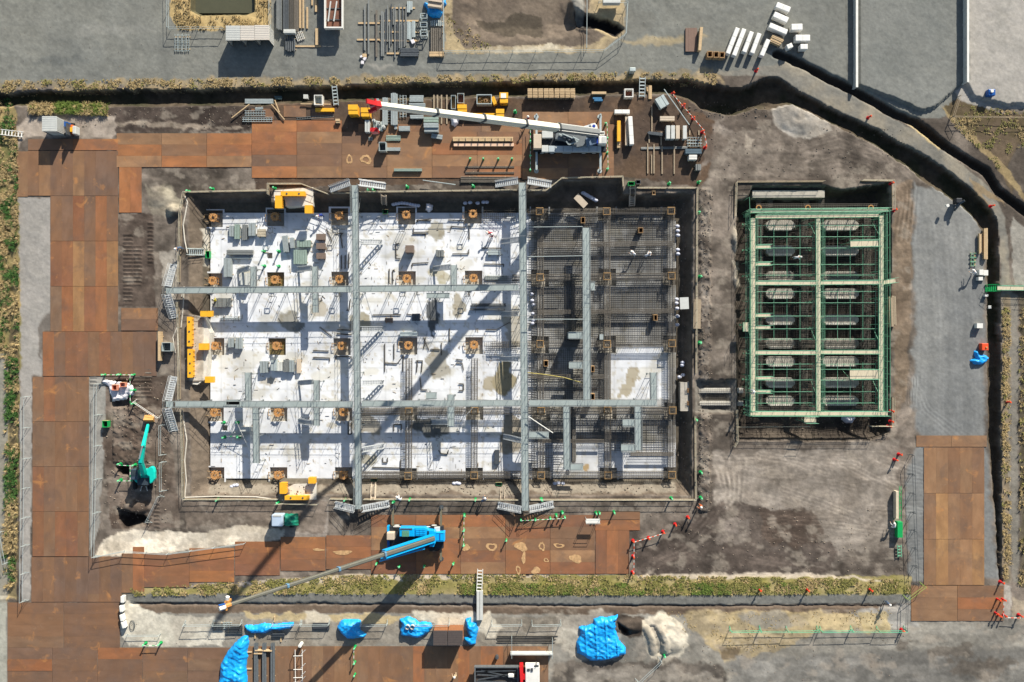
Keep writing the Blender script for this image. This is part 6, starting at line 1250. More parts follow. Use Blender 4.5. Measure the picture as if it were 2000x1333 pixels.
for i, (x, y0, y1) in enumerate([(1072, 810, 1010), (1051, 1035, 1095), (1040, 1100, 1330), (1070, 1185, 1330), (1088, 1105, 1330), (1150, 1120, 1333), (1243, 1115, 1333), (1362, 1000, 1035), (1432, 1000, 1035), (1143, 1010, 1115)]): stack('A4', (x-5, y0, x+5, y1), 1, 'y', .18, woodg, 'thin weathered timber, %s from the list of loose ones east of the white crane' % nth(i), 'timber_batten', 'timber', part='batten', bear=False, group='loose timbers east of the white crane')
stack('A4', (990, 1122, 1345, 1142), 2, 'x', .3, pgd, 'long grey pipe pair crossing the loose timbers', 'pipe_bundle', 'pipe', 'pipe', part='pipe', bear=False, rz=.02); stack('A4', (1030, 1010, 1160, 1035), 3, 'x', .5, dsteel, 'dark steel bars lying left of the four slabs', 'steel_heap', 'stack', part='bar', rz=-.12, jit=.2)
m = MB(); m.tube(W(*t('A4', 1165, 685), .8), W(*t('A4', 1358, 958), .8), .07, 6); tag(m.build('pipe', galv), 'long silver pipe slanting toward the silver scaffold frames', 'pipe'); stack('A4', (1112, 735, 1190, 820), 3, 'y', 1.0, galv, 'tilted shiny case beside the long silver pipe', 'case_stack', 'case', part='case', rz=.55); stack('A4', (1032, 650, 1044, 740), 1, 'y', .4, wood, 'short timber beside the ditch ladder', 'timber_batten', 'timber', part='batten', rz=.1); stack('A4', (1047, 655, 1072, 758), 3, 'y', .5, wood, 'short sawn timbers beside the ditch ladder', 'timber_stack', 'timber', part='timber')
openbox(*t('A4', 862, 680), *t('A4', 930, 745), 0, 1.0, 'square white rimmed box with a red inner frame at the ditch', white, None, 'parts_tray', 'tray', .12, mat('red brown load', (1, 1, 1))); stack('A4', (612, 700, 722, 720), 1, 'x', 1.1, wood, 'saw bench timber with blue tools by the ditch', 'saw_bench', 'bench', part='bench_top'); stack('A4', (615, 745, 705, 775), 2, 'x', .6, mat('tool blue', (60, 120, 165), .5, 0, .2, 4), 'blue tool heap under the saw bench', 'tool_heap', 'tools', part='tool', jit=.3)
m = MB(); p_ = t('A4', 930, 540); q = W(*p_, 1.2); m.box(q.x-.5, q.y-.1, 0, q.x+.3, q.y+.4, 1.2); tag(m.build('control_box', galv, bevel=.05), 'small grey cabinet standing on the verge above the ditch', 'cabinet')
# on the slab
L2 = [('B2', (498, 432, 535, 520), 2, 'y', .5, pg, 'pale form stack at the left of the top row'), ('B2', (538, 425, 578, 540), 2, 'y', .6, pgg, 'greenish form stack in the top row'), ('B2', (598, 425, 638, 548), 3, 'y', .5, pgd, 'channel stack in the middle of the top row'), ('B2', (645, 416, 695, 515), 2, 'y', .8, pg, 'form stack with rivets at the right of the top row'), ('B2', (712, 460, 775, 520), 3, 'x', .7, mat('tan grey tool box', (190, 180, 160), .6, 0, .3, 6), 'messy crate of clamps beside the top row'),
      ('B2', (908, 508, 950, 640), 4, 'y', .7, pg, 'tilted form stack in the heap left of the brown bundles'), ('B2', (962, 525, 995, 610), 1, 'y', .9, pg, 'bright form beside the tilted stack'), ('B2', (1018, 545, 1122, 600), 5, 'y', .7, pgg, 'short form stack in the heap'), ('B2', (990, 618, 1092, 732), 6, 'y', .7, pgg, 'large greenish form stack of the heap'), ('B2', (472, 620, 680, 658), 2, 'x', .8, pgd, 'long grey beam pair in the left bay'), ('B2', (520, 675, 672, 688), 1, 'x', .5, pg, 'thin beam below the long pair'),
      ('B2', (455, 682, 510, 830), 2, 'y', 1.1, pg, 'narrow tool trolley beside the first footing'), ('B2', (582, 795, 655, 892), 2, 'y', 1.2, lgrey, 'tan grey box beside the upper cross walkway'), ('B2', (415, 1130, 590, 1165), 2, 'x', .8, galv, 'ladder frames in the shade below the upper cross walkway'), ('B2', (378, 990, 510, 1060), 4, 'y', .7, pgd, 'tool heap under the upper cross walkway near the west edge'),
      ('C2', (462, 5, 505, 70), 2, 'y', .6, pg, 'left form stack at the head of the third bay'), ('C2', (515, 0, 562, 82), 2, 'y', .8, pg, 'right form stack at the head of the third bay'), ('C2', (692, 168, 752, 255), 3, 'y', .7, pg, 'pale form stack left of the lower heap'), ('C2', (770, 155, 815, 240), 2, 'y', 1.1, galv, 'riveted form stack of the lower heap'), ('C2', (820, 175, 858, 242), 2, 'y', .6, lgrey, 'light stack in the lower heap'), ('C2', (862, 160, 902, 250), 4, 'y', .7, pgd, 'thin channels in the lower heap'), ('C2', (905, 160, 940, 250), 2, 'y', .7, pg, 'right stack of the lower heap'), ('C2', (958, 152, 988, 258), 1, 'y', .6, cream, 'tan beam at the right end of the lower heap'),
      ('B3', (515, 582, 578, 645), 1, 'x', 1.4, brp, 'tall brown bundle in the fourth bay'), ('B3', (748, 620, 808, 672), 3, 'y', 1.3, pgd, 'tall grey bundle in the fifth bay'), ('B3', (358, 1140, 420, 1180), 1, 'x', .5, brp, 'low brown bundle below the upper cross walkway'), ('B3', (475, 1245, 608, 1285), 1, 'x', .8, galv, 'long silver box above the third footing row'), ('B3', (565, 1108, 628, 1165), 2, 'y', .8, dsteel, 'dark generator frame in the fourth bay'), ('B3', (1145, 625, 1245, 660), 2, 'x', .5, galv, 'pale frame west of the second long walkway'), ('B3', (1120, 815, 1300, 850), 4, 'x', .7, galv, 'tube bundle beside the second row footing'), ('B3', (1010, 1030, 1290, 1055), 3, 'x', .5, dsteel, 'dark tubes in the shade of the fifth bay'), ('B3', (1005, 1070, 1280, 1085), 2, 'x', .4, dsteel, 'dark bars in the shade of the fifth bay'),
      ('C2', (545, 645, 635, 680), 1, 'x', 1.2, lgrey, 'pale platform box beside the long spur'), ('C3', (1130, 812, 1170, 915), 1, 'y', .5, dsteel, 'dark hook shaped bar by the third bottom bay'), ('C4', (440, 570, 464, 900), 3, 'y', .6, pgd, 'long grey bars beside the L shaped walkway'), ('B4', (430, 1248, 540, 1302), 2, 'x', 2.6, galv, 'pale box platform attached by the tall walkway'), ('B4', (670, 1268, 702, 1310), 1, 'y', 1.0, galv, 'small pale case east of the tall walkway')]
for k, b, n, al, h, m_, lb in L2: stack(k, b, n, al, h, m_, lb, part='panel', group=None, jit=.06, rz=(.12 if 'tilted' in lb else 0), kind='ladder' if 'ladder' in lb else ('pipe' if 'tube' in lb else 'flat'))
for i, y in enumerate((495, 565, 640)): stack('B2', (1165, y, 1230, y+52), 1, 'x', 1.0, brp, '%s brown plywood bundle in the column of three' % ('top', 'middle', 'bottom')[i], 'plywood_bundle', 'bundle', part='bundle', group='brown plywood bundles')
# thin rebar pieces bent into L and U shapes
BR = [('B3', [(600, 400), (712, 388)]), ('B3', [(605, 415), (600, 395), (710, 402)]), ('B3', [(840, 395), (965, 402), (965, 430)]), ('B3', [(862, 465), (865, 445), (975, 452)]), ('B3', [(575, 455), (575, 490), (692, 488)]), ('B3', [(565, 500), (668, 500), (668, 522)]), ('B3', [(1000, 430), (1003, 545)]), ('B3', [(872, 655), (998, 655), (998, 620)]), ('B3', [(565, 758), (565, 728), (690, 722)]), ('B3', [(470, 575), (440, 578), (442, 690), (475, 692)]), ('B3', [(1100, 610), (1250, 612)]), ('B3', [(1115, 732), (1265, 735), (1265, 755)]), ('B3', [(390, 770), (388, 880)]), ('B3', [(432, 778), (416, 780), (416, 885)]), ('B3', [(1130, 1235), (1205, 1238), (1310, 1180)]), ('B3', [(850, 1228), (850, 1330)]), ('B3', [(260, 1123), (480, 1120)]), ('B3', [(525, 1118), (570, 1122)]),
      ('C2', [(1075, 95), (1190, 100)]), ('C2', [(1075, 145), (1195, 150), (1195, 175)]), ('C2', [(1235, 165), (1240, 138), (1350, 140), (1355, 160)]), ('C2', [(1330, 610), (1330, 700), (1355, 700), (1355, 610)]), ('C3', [(335, 45), (335, 250)]), ('C3', [(402, 45), (402, 160)]), ('C3', [(335, 185), (425, 190), (470, 130)]), ('C3', [(470, 130), (465, 250)]), ('C3', [(560, 170), (608, 170), (600, 255)]), ('C3', [(565, 255), (572, 165)]), ('C3', [(590, 290), (600, 380), (640, 380)]), ('C3', [(850, 158), (900, 165)]), ('C3', [(850, 185), (895, 188), (905, 240)]), ('C3', [(870, 335), (905, 338), (905, 385), (870, 385)]), ('C3', [(320, 870), (322, 905), (355, 905), (355, 870)]), ('C3', [(245, 940), (448, 945), (450, 885)]), ('C3', [(725, 815), (740, 840), (790, 845), (795, 815)]), ('C3', [(400, 680), (400, 630), (455, 632), (455, 670)]), ('C3', [(615, 0), (655, 95)]), ('C3', [(630, 0), (618, 80)]), ('B2', [(1240, 460), (1285, 560)]), ('B2', [(1340, 495), (1368, 500), (1350, 510), (1365, 610)]), ('B2', [(1415, 640), (1412, 765)]), ('B2', [(1425, 1000), (1415, 1090), (1395, 1085)]), ('B2', [(1355, 665), (1358, 770)]), ('B2', [(1385, 665), (1385, 770)]), ('B2', [(1190, 1215), (1285, 1285)]), ('B2', [(1325, 1235), (1435, 1240)]), ('B2', [(1320, 1265), (1435, 1275)]), ('C3', [(665, 85), (735, 90)]), ('C3', [(745, 40), (745, 130)])]
bayn = {'B2': 'in the north-west bays', 'B3': 'in the north middle bays', 'C2': 'in the south-west bays', 'C3': 'in the south middle bays'}; cnt = {}
for k, pts in BR:
    i = cnt.get(k, 0); cnt[k] = i+1; m = MB(); P = [W(*t(k, *p), ZS+.12) for p in pts]
    for f in range(3): m.path([q+Vector((.06*f, .05*f, (f % 2)*.05)) for q in P], .028, 5)
    tag(m.build('bent_rebar', rustm), 'bent rebar bundle lying on the slab, %s listed from above %s' % (nth(i), bayn[k]), 'rebar', 'bent rebar bundles on the slab')
# offcuts, wire and spacers strewn over the slab: a loose scatter
for nm_, m_, n_, sd_ in (('tie wire offcuts and short rods scattered over the white slab', rustm, 420, 5), ('pale timber and metal scraps scattered over the white slab', woodg, 260, 6)):
    r_ = np.random.default_rng(sd_); m = MB()
    while n_:
        x, y = r_.uniform(415, 1015), r_.uniform(422, 930)
        if any(h[0] < x < h[2] and h[1] < y < h[3] for h in holes): continue
        q = W(x, y, ZS); l = r_.uniform(.1, .7)**1.3; m.ob((q.x, q.y, ZS+.004), l, .03+.05*r_.random()*(sd_ == 6), .03+.05*r_.random(), r_.choice([0, 1.57, r_.uniform(0, 3)])); n_ -= 1
    tag(m.build('debris', m_), nm_, 'debris', kind='stuff')
# square starter frames with long shadows
fr0 = None
for k, x, y, lb in [('B2', 337, 480, 'first'), ('B2', 815, 470, 'second'), ('B2', 1310, 470, 'third'), ('B3', 488, 462, 'fourth'), ('B3', 985, 462, 'fifth')]+[('B2', 825, 958, 'second lower'), ('B2', 1328, 958, 'third lower'), ('B3', 492, 958, 'fourth lower'), ('B3', 992, 958, 'fifth lower'), ('C2', 788, 140, 'second middle')]:
    q = W(*t(k, x, y), ZS+1.3)
    if fr0 is None:
        fr0 = thing('steel_stand', '', 'frame', (0, 0, 0), 0, 'thin square frames standing beside the footings'); m = MB(); s_ = .34
        for a, b in (((-s_, -s_), (s_, -s_)), ((s_, -s_), (s_, s_)), ((s_, s_), (-s_, s_)), ((-s_, s_), (-s_, -s_))): m.bar((*a, 1.3), (*b, 1.3), .07)
        m.build('top_frame', dsteel, fr0); m = MB()
        for a in ((-s_, -s_), (s_, -s_), (s_, s_), (-s_, s_)): m.bar((*a, 0), (*a, 1.3), .05)
        m.build('legs', dsteel, fr0); o = fr0
    else: o = clone(fr0, (0, 0, 0))
    o.location = (q.x, q.y, ZS); o['label'] = 'thin square steel stand beside the %s anchor frame' % lb
# ================================================================ posts with cones, striped bars, fences
def post_parts(root, m_, mtop):
    a = MB(); a.tube((0, 0, 0), (0, 0, .05), .24, 10); a.tube((0, 0, .05), (0, 0, .95), .16, 10, .06); a.build('cone', m_, root); b = MB(); b.tube((0, 0, .93), (0, 0, 1.05), .13, 8, .1); b.ob((0.06, 0, .8), .34, .1, .08, .5); b.build('top_cap', mtop, root)
gp = thing('barrier_post', '', 'barrier', (0, 0, 0)); post_parts(gp, greenp, mat('pale green cap', (130, 230, 170), .4, 0, .05, 3)); rp = thing('barrier_post', '', 'barrier', (0, 0, 0)); post_parts(rp, redp, orangep); usedp = {}
def posts(k, L_, where, red=False, z=None, grp=None):
    src = rp if red else gp; nm = 'red' if red else 'green'
    for i, (x, y) in enumerate(L_):
        px_ = t(k, x, y); zz = gzt(*px_) if z is None else z; q = W(*px_, zz+1.0); loc = (q.x, q.y, zz)
        lb = '%s traffic barrier cone, %s' % (nm, where) if len(L_) == 1 else '%s traffic barrier cone, %s of those %s' % (nm, nth(i, len(L_)), where)
        if not usedp.get(nm): usedp[nm] = 1; src.location = loc; src['label'] = lb; src['group'] = nm+' barrier cones'
        else: clone(src, loc, 0, lb, nm+' barrier cones').rotation_euler = (0, 0, random.random()*6)
def cbar(k, p, q, label, red=False, h=.85, seg=.35):
    a = W(*t(k, *p), h); b = W(*t(k, *q), h); a.z = gzt(*t(k, *p))+h; b.z = gzt(*t(k, *q))+h; m = MB(); m2 = MB(); L_ = (b-a).length; n = max(3, int(L_/seg)); d = (b-a)/n
    for i in range(n): (m if i % 2 else m2).tube(a+d*i, a+d*(i+1), .04, 6)
    o = thing('barrier_bar', label, 'barrier bar', (a.x, a.y, a.z-.04), 0, 'striped barrier bars'); m.build('coloured_bands', orangep if red else greenp, o); m2.build('white_bands', white, o)
posts('A3', [(1010, 1212), (1113, 1212), (1228, 1212), (1333, 1212)], 'above the brown pipe racks'); posts('A3', [(1358, 845)], 'north of the white boom'); posts('A4', [(140, 1080), (140, 1190), (140, 1300)], 'left of the white crane'); cbar('A4', (140, 960), (141, 1300), 'green and white striped bar left of the white crane'); posts('A4', [(722, 942), (733, 1055), (733, 1165), (736, 1290)], 'right of the white crane'); cbar('A4', (728, 945), (736, 1290), 'green and white striped bar right of the white crane')
posts('B2', [(172, 165), (355, 145), (835, 140)], 'along the north-west pit rail'); posts('B3', [(225, 160), (265, 158), (525, 130), (1035, 125)], 'along the north pit rail'); posts('B4', [(735, 0), (1213, 105), (1440, 95), (1440, 328), (1450, 820), (1450, 1330)], 'outside the east pit rail'); posts('C4', [(1367, 38), (1340, 598), (1375, 980), (1375, 1165)], 'down the southern east pit rail'); posts('B2', [(752, 628), (866, 628), (755, 740), (866, 742)], 'around the small black hole in the slab')
posts('C1', [(735, 343), (845, 343), (950, 343), (950, 455), (950, 553)], 'round the white covered hole by the digger'); cbar('C1', (735, 343), (945, 343), 'striped bar above the white covered hole'); cbar('C1', (940, 345), (942, 550), 'striped bar right of the white covered hole'); posts('C1', [(850, 990), (955, 1000), (850, 1110), (945, 1108)], 'round the dark hole beside the digger cab'); cbar('C1', (850, 995), (955, 1002), 'striped bar above the dark hole beside the digger'); cbar('C1', (850, 1112), (945, 1110), 'striped bar below the dark hole beside the digger'); cbar('C1', (940, 1005), (940, 1105), 'striped bar between the dark hole and the digger cab')
posts('C2', [(418, 618), (520, 618), (422, 725), (530, 722)], 'round the small square hole in the south-west bay'); cbar('C2', (422, 725), (530, 722), 'striped bar by the small square hole'); posts('C2', [(375, 1180), (815, 1200), (1303, 1180)], 'along the south-west pit rail'); posts('C3', [(395, 1195), (515, 1178), (993, 1178), (913, 1293), (1475, 1178)], 'along the south pit rail'); posts('C4', [(213, 1175), (1160, 1168), (612, 1275), (635, 1275), (743, 1270), (365, 1272), (322, 1292)], 'near the white table south of the pit'); posts('C4', [(65, 1322), (170, 1322), (278, 1312), (384, 1305)], 'carrying the long striped bar by the walkway'); cbar('C4', (65, 1324), (384, 1308), 'long striped bar east of the second long walkway')
posts('D3', [(930, 108), (928, 220), (925, 330)], 'in the line east of the blue crane'); cbar('D3', (930, 110), (926, 330), 'striped bar in the line east of the blue crane'); posts('D3', [(280, 466), (450, 486), (632, 486), (850, 466)], 'along the grass below the blue crane'); # pale rings and spills left on the plates
sm_ = mat('pale spill', (198, 160, 116), .85, 0, .3, 3)
for i, (k, x, y, rx, ry, ring) in enumerate([('D3', 1135, 335, 36, 32, 1), ('D3', 1505, 330, 20, 36, 1), ('D3', 1350, 330, 50, 30, 0), ('D3', 1330, 505, 18, 30, 1), ('D3', 1460, 508, 34, 24, 0), ('D3', 945, 340, 26, 26, 0), ('D3', 1370, 415, 16, 40, 0), ('D4', 345, 325, 36, 18, 1), ('D4', 470, 420, 42, 32, 0), ('D4', 252, 432, 20, 14, 1), ('A3', 215, 1222, 38, 38, 1), ('A3', 88, 1222, 20, 42, 1), ('D2', 1320, 375, 80, 14, 0), ('D2', 1140, 355, 40, 10, 0)]):
    r_ = np.random.default_rng(60+i); q = W(*t(k, x, y), .06); n = 22; f_ = S/TL[k][2]; ph = r_.uniform(0, 6, 3); w1 = [1+.16*math.sin(2*a*6.28/n+ph[0])+.12*math.sin(3*a*6.28/n+ph[1])+.06*r_.normal() for a in range(n)]
    m = MB(); z = .105; vo = [(q.x+rx*f_*w1[a]*math.cos(a*6.283/n), q.y+ry*f_*w1[a]*math.sin(a*6.283/n), z) for a in range(n)]; vi = [(q.x+(p_[0]-q.x)*(.55 if ring else .08), q.y+(p_[1]-q.y)*(.55 if ring else .08), z) for p_ in vo]
    m.add(vo+vi, [(a, (a+1) % n, n+(a+1) % n, n+a) for a in range(n)]+([] if ring else [tuple(range(n, 2*n))])); tag(m.build('dried_spill', sm_), None, None, None, 'structure')
posts('D3', [(1242, 292)], 'alone on the stained plates below the second long walkway'); posts('D3', [(118, 1088), (118, 1200), (118, 1290)], 'on the plates under the blue boom shadow'); cbar('D3', (117, 1092), (117, 1200), 'striped bar on the plates in the south'); posts('D1', [(1052, 1062), (1165, 1060)], 'at the south-west hose coil'); cbar('D1', (1052, 1065), (1165, 1063), 'striped bar at the south-west hose coil'); posts('D4', [(1130, 1150)], 'beside the pale spoil heap')
posts('D4', [(895, 533), (900, 415), (900, 300), (1015, 278), (1122, 233), (1212, 178), (1307, 125)], 'climbing the mud east of the plates', True); cbar('D4', (900, 300), (1122, 235), 'red and white striped bar on the mud east of the plates', True); cbar('D4', (900, 310), (899, 530), 'red and white striped bar beside the last plate', True); posts('D5', [(553, 663), (908, 663), (1375, 663)], 'along the lower ditch', True); posts('D6', [(1290, 607), (1265, 733), (1303, 733), (1250, 835), (1272, 852), (1310, 850), (1428, 852), (555, 962)], 'at the south-east gate', True); cbar('D6', (1285, 745), (1285, 845), 'red and white striped bar beside the gate plates', True); cbar('D6', (1315, 858), (1428, 860), 'red and white striped bar at the right edge', True)
posts('C6', [(1313, 542)], 'alone on the east path', True); posts('C6', [(525, 923), (493, 962)], 'paired at the yard corner', True); posts('C6', [(467, 608), (463, 683), (447, 718)], 'at the south-east corner of the green scaffold', True); posts('B6', [(1265, 318)], 'beside the bend of the east ditch', True); posts('B6', [(493, 145), (517, 350)], 'at the north-east corner of the green scaffold', True); posts('A5', [(552, 527)], 'below the long white blocks', True); posts('A5', [(1418, 887)], 'on the slanting gravel path', True); posts('A4', [(1240, 706), (1325, 797), (1398, 895), (1470, 1000), (1490, 1120)], 'in the slanting line by the wide ditch', True); cbar('A4', (1240, 706), (1470, 1000), 'long red and white striped bar by the wide ditch', True); cbar('A4', (1470, 1000), (1492, 1120), 'short red and white striped bar by the silver frames', True)
def fence(pts, label, m=galv, h=1.15, step=3.0, panels=(), brace=False, rails=(1.1, .6), grp='pipe fences round the yards'):
    P = [W(*p, 0) for p in pts]; zz = [gz(*p) for p in pts]; o = thing('fence', label, 'fence', (P[0].x, P[0].y, min(zz)), 0, grp)
    for p, z_ in zip(P, zz): p.z = z_
    r = MB(); Z_ = Vector((0, 0, 1))
    for u, v in zip(P, P[1:]):
        L_ = (v-u).length; n = max(1, round(L_/step))
        for i in range(n+(1 if v is P[-1] else 0)):
            c = u.lerp(v, i/n); m_ = MB(); m_.tube(c, c+Z_*h*1.05, .035, 6)
            if brace: d, nn = perp(u, v); m_.tube(c+nn*.5, c+Z_*h*.9, .025, 5); m_.tube(c-nn*.3, c+nn*.5, .025, 5)
            m_.build('post', m, o)
        for f in rails: r.tube(u+Z_*f*h, v+Z_*f*h, .03, 6)
    r.build('rails', m, o); return o
fence([(868, 106), (1178, 104), (1221, 72), (1224, 10), (1168, 10)], 'pipe fence round the muddy basin at the top'); fence([(332, -30), (333, 60), (440, 60)], 'pipe fence at the corner of the pond bank'); fence([(868, 106), (867, -30)], 'pipe fence up the left side of the muddy basin'); fence([(1145, 98), (1146, -30)], 'thin rope fence crossing the muddy basin', h=.8, step=6)
fence([(531, 62), (529, -30)], 'pipe fence between the pond bank and the steel heaps'); fence([(53, 775), (53, 895), (52, 1010), (50, 1172)], 'leaning pipe fence down the left gravel strip', brace=True, h=1.3, step=4); fence([(194, 750), (193, 870), (191, 1000), (189, 1085)], 'leaning pipe fence right of the west road', brace=True, h=1.3, step=4); fence([(190, 1086), (244, 1075), (330, 1080), (420, 1068), (480, 1060)], 'pipe fence along the stepped south road', brace=False, h=1.0)
fence([(1776, 888), (1779, 1000), (1785, 1140)], 'dark pipe fence left of the east road', brace=True, h=1.3, step=2.4, m=dsteel); fence([(0, 1040), (12, 1100)], 'pipe fence at the far left edge', brace=True)
for i, (x0, x1) in enumerate([(1425, 1483), (1535, 1595), (1601, 1661), (1712, 1765)]): fence([(x0, 1230), (x1, 1229)], 'green pipe barricade, %s from left, on the sandy strip' % nth(i), m=mat('mint green paint', (75, 190, 150), .5, 0, .08, 3), brace=True, grp='green pipe barricades', h=1.1, step=4)
fence([(1483, 1231), (1535, 1230)], 'thin rail joining the first two green barricades', m=greens, h=1.0, step=9); fence([(1661, 1231), (1712, 1230)], 'thin rail joining the last two green barricades', m=greens, h=1.0, step=9); fence([(1767, 1167), (1800, 1142)], 'slanting yellow green barricade at the gate', m=mat('yellow green paint', (150, 175, 90), .5, 0, .08, 3), brace=True, step=4); fence([(1766, 1170), (1765, 1228)], 'dark barricade down the gate side', m=dsteel, h=1.0)
for i, (x0, x1) in enumerate([(363, 418), (420, 473), (535, 588), (590, 644), (706, 757), (812, 878), (961, 1019), (1039, 1095)]): fence([(x0, 1218), (x1, 1217)], 'grey pipe barricade, %s from left, in the line south of the ditch' % nth(i), grp='grey pipe barricades south of the ditch', h=1.1, brace=True, step=4)
fence([(250, 1238), (314, 1238)], 'grey pipe barricade by the south-west hose coil', h=1.0); fence([(265, 785), (312, 816)], 'white pipe barricade slanting above the digger bucket', m=white, h=.9, step=5, brace=True); fence([(318, 830), (318, 888)], 'grey pipe barricade east of the digger arm', brace=True, step=4); fence([(319, 902), (319, 958)], 'grey pipe barricade east of the digger body', brace=True, step=4); fence([(315, 968), (291, 1018)], 'grey pipe barricade slanting south-east of the digger', brace=True, step=4); fence([(1245, 1330), (1290, 1288)], 'grey pipe barricade slanting by the pale spoil heap', brace=True, step=4)
fence([(1867, 250), (1857, 230), (1870, 190)], 'thin wire fence at the corner of the right yard', h=.9, m=woodg, step=4); fence([(1857, 231), (2010, 233)], 'thin wire line across the brown verge', h=.9, m=woodg, step=6)
# ================================================================ tarpaulins
def tarp(pts, h, label, m=tarpb, px=None, bumps=None, seed=1, name='tarpaulin', cat='tarpaulin', grp='blue tarpaulins', cell=.09, edge=.5, extra=None):
    P = [W(*p, 0).xy for p in pts]; X0, X1 = min(p.x for p in P), max(p.x for p in P); Y0, Y1 = min(p.y for p in P), max(p.y for p in P)
    cell = max(cell, (X1-X0)/110, (Y1-Y0)/110); ax = np.arange(X0-cell, X1+2*cell, cell); ay = np.arange(Y0-cell, Y1+2*cell, cell); A, B = np.meshgrid(ax, ay)
    wx_ = (fbm(.9, seed+500, 3, A, B)-.5)*.35; wy_ = (fbm(.9, seed+600, 3, A, B)-.5)*.35; poly = [(p.x, p.y) for p in P]; ins_ = pip(poly, A+wx_, B+wy_); d = dline(poly+[poly[0]], A+wx_, B+wy_); f = np.clip(d/edge, 0, 1)**.45
    n1 = fbm(1.5, seed+700, 5, A*.6+B*.2, B); rid = 1-np.abs(fbm(.7, seed+800, 3, A, B)-.5)*5; rid = np.clip(rid, 0, 1)
    zz = .04+h*f*(.62+.75*(n1-.3))+.13*rid*f*(n1+.3)+.02*np.sin(A*5+B*9)*f
    if extra: zz = zz+extra(A, B, f)
    zz = np.where(ins_, zz, .02); g0 = gz(*[sum(c)/len(pts) for c in zip(*pts)]); cellin = ins_[:-1, :-1] | ins_[1:, :-1] | ins_[:-1, 1:] | ins_[1:, 1:]; ny, nx = A.shape; J_, I_ = np.nonzero(cellin)
    idd = np.arange(ny*nx).reshape(ny, nx); F_ = np.stack([idd[J_, I_], idd[J_, I_+1], idd[J_+1, I_+1], idd[J_+1, I_]], -1); u, inv = np.unique(F_, return_inverse=True)
    V_ = np.stack([A, B, zz+g0], -1).reshape(-1, 3)[u]; mm = MB(); mm.add(V_.tolist(), inv.reshape(-1, 4).tolist()); return tag(mm.build(name, m, smooth=True), label, cat, grp)
def TP(k, L_): return [t(k, *p) for p in L_]
tarp(TP('D4', [(605, 865), (660, 850), (700, 860), (745, 845), (775, 835), (770, 860), (750, 880), (760, 920), (775, 985), (800, 1030), (838, 1085), (835, 1125), (770, 1140), (700, 1165), (575, 1172), (535, 1130), (485, 1110), (475, 1050), (490, 1000), (510, 970), (490, 930), (500, 915), (550, 915), (600, 895)]), .8, 'large wrinkled blue tarpaulin on the ground by the pale spoil heap', seed=3, edge=.4, extra=lambda A, B, f: f*.14*np.clip(np.sin(A*4.5+B*.3)**9, 0, 1))
tarp(TP('D2', [(585, 990), (625, 985), (632, 1030), (615, 1100), (618, 1340), (412, 1345), (418, 1260), (425, 1190), (470, 1110), (530, 1040)]), 1.2, 'tall blue tarpaulin at the bottom edge covering a long heap', seed=5, edge=.7, extra=lambda A, B, f: f*.2*np.sin(B*1.7+.6*A)); tarp(TP('D2', [(600, 915), (660, 908), (740, 900), (800, 905), (950, 890), (958, 912), (940, 935), (800, 945), (740, 965), (650, 965), (610, 945)]), .7, 'long narrow blue tarpaulin over a beam stack', seed=8, edge=.35)
tarp(TP('D2', [(1285, 920), (1310, 880), (1370, 868), (1450, 870), (1462, 900), (1440, 945), (1490, 970), (1480, 992), (1430, 1000), (1400, 1012), (1350, 1005), (1310, 970)]), 1.0, 'round blue tarpaulin mound in the south yard', seed=9); tarp(TP('D3', [(455, 870), (520, 842), (560, 860), (590, 890), (680, 890), (692, 915), (670, 960), (620, 995), (560, 1000), (470, 985), (465, 940), (475, 900)]), .8, 'blue tarpaulin spread around two white drums', seed=12, edge=.4)
tarp(TP('D3', [(940, 860), (975, 858), (980, 890), (1020, 890), (1035, 940), (1020, 1000), (1015, 1045), (985, 1055), (940, 1020), (930, 1005), (975, 990), (955, 960), (940, 915)]), .9, 'crumpled blue tarpaulin right of the brown cabins', seed=15, edge=.35); tarp(TP('A3', [(665, 25), (690, 40), (800, 35), (825, -20), (828, 40), (805, 60), (800, 110), (770, 138), (720, 140), (690, 115), (680, 70), (655, 40)]), 1.0, 'blue tarpaulin sagging over crates at the top edge', seed=18, edge=.35); stack('A3', (690, -5, 795, 50), 3, 'x', 1.6, cream, 'tan board stack on top of the blue tarpaulin at the top edge', 'board_stack', part='board', rz=-.15)
tarp(TP('C6', [(1045, 170), (1070, 165), (1085, 195), (1130, 205), (1147, 225), (1130, 250), (1095, 268), (1050, 260), (1020, 240), (1060, 225)]), .5, 'small blue tarpaulin beside the orange bin at the east road', seed=21, edge=.25)
tarp(TP('C1', [(735, 380), (780, 385), (850, 395), (920, 400), (955, 420), (970, 460), (965, 490), (930, 480), (915, 520), (815, 535), (800, 470), (790, 430), (745, 400)]), .45, 'white plastic sheet draped over the hole north of the digger', m=tarpw, seed=24, edge=.3, grp=None); tarp(TP('C5', [(1170, 645), (1260, 640), (1268, 670), (1240, 705), (1200, 700), (1172, 675)]), 1.2, 'white plastic wrapped bundle below the green scaffold', m=tarpw, seed=26, edge=.4, grp=None); tarp(TP('A3', [(868, 908), (930, 910), (925, 950), (900, 975), (875, 960)]), .7, 'pale sack heap under the white boom', m=tarpw, seed=28, edge=.3, grp=None)
bk_ = mat('pink brick load', (225, 150, 125), .7, 0, .1, 3)
for i, b in enumerate([(808, 415, 845, 455), (865, 398, 905, 430)]): openbox(*t('C1', *b[:2]), *t('C1', *b[2:]), .2, .7, '%s pinkish box on the white plastic sheet' % ('left', 'right')[i], bk_, 'boxes on the white sheet', 'plastic_box', 'box', .06, mat('red inner', (175, 90, 60), .8, 0, .1, 3))
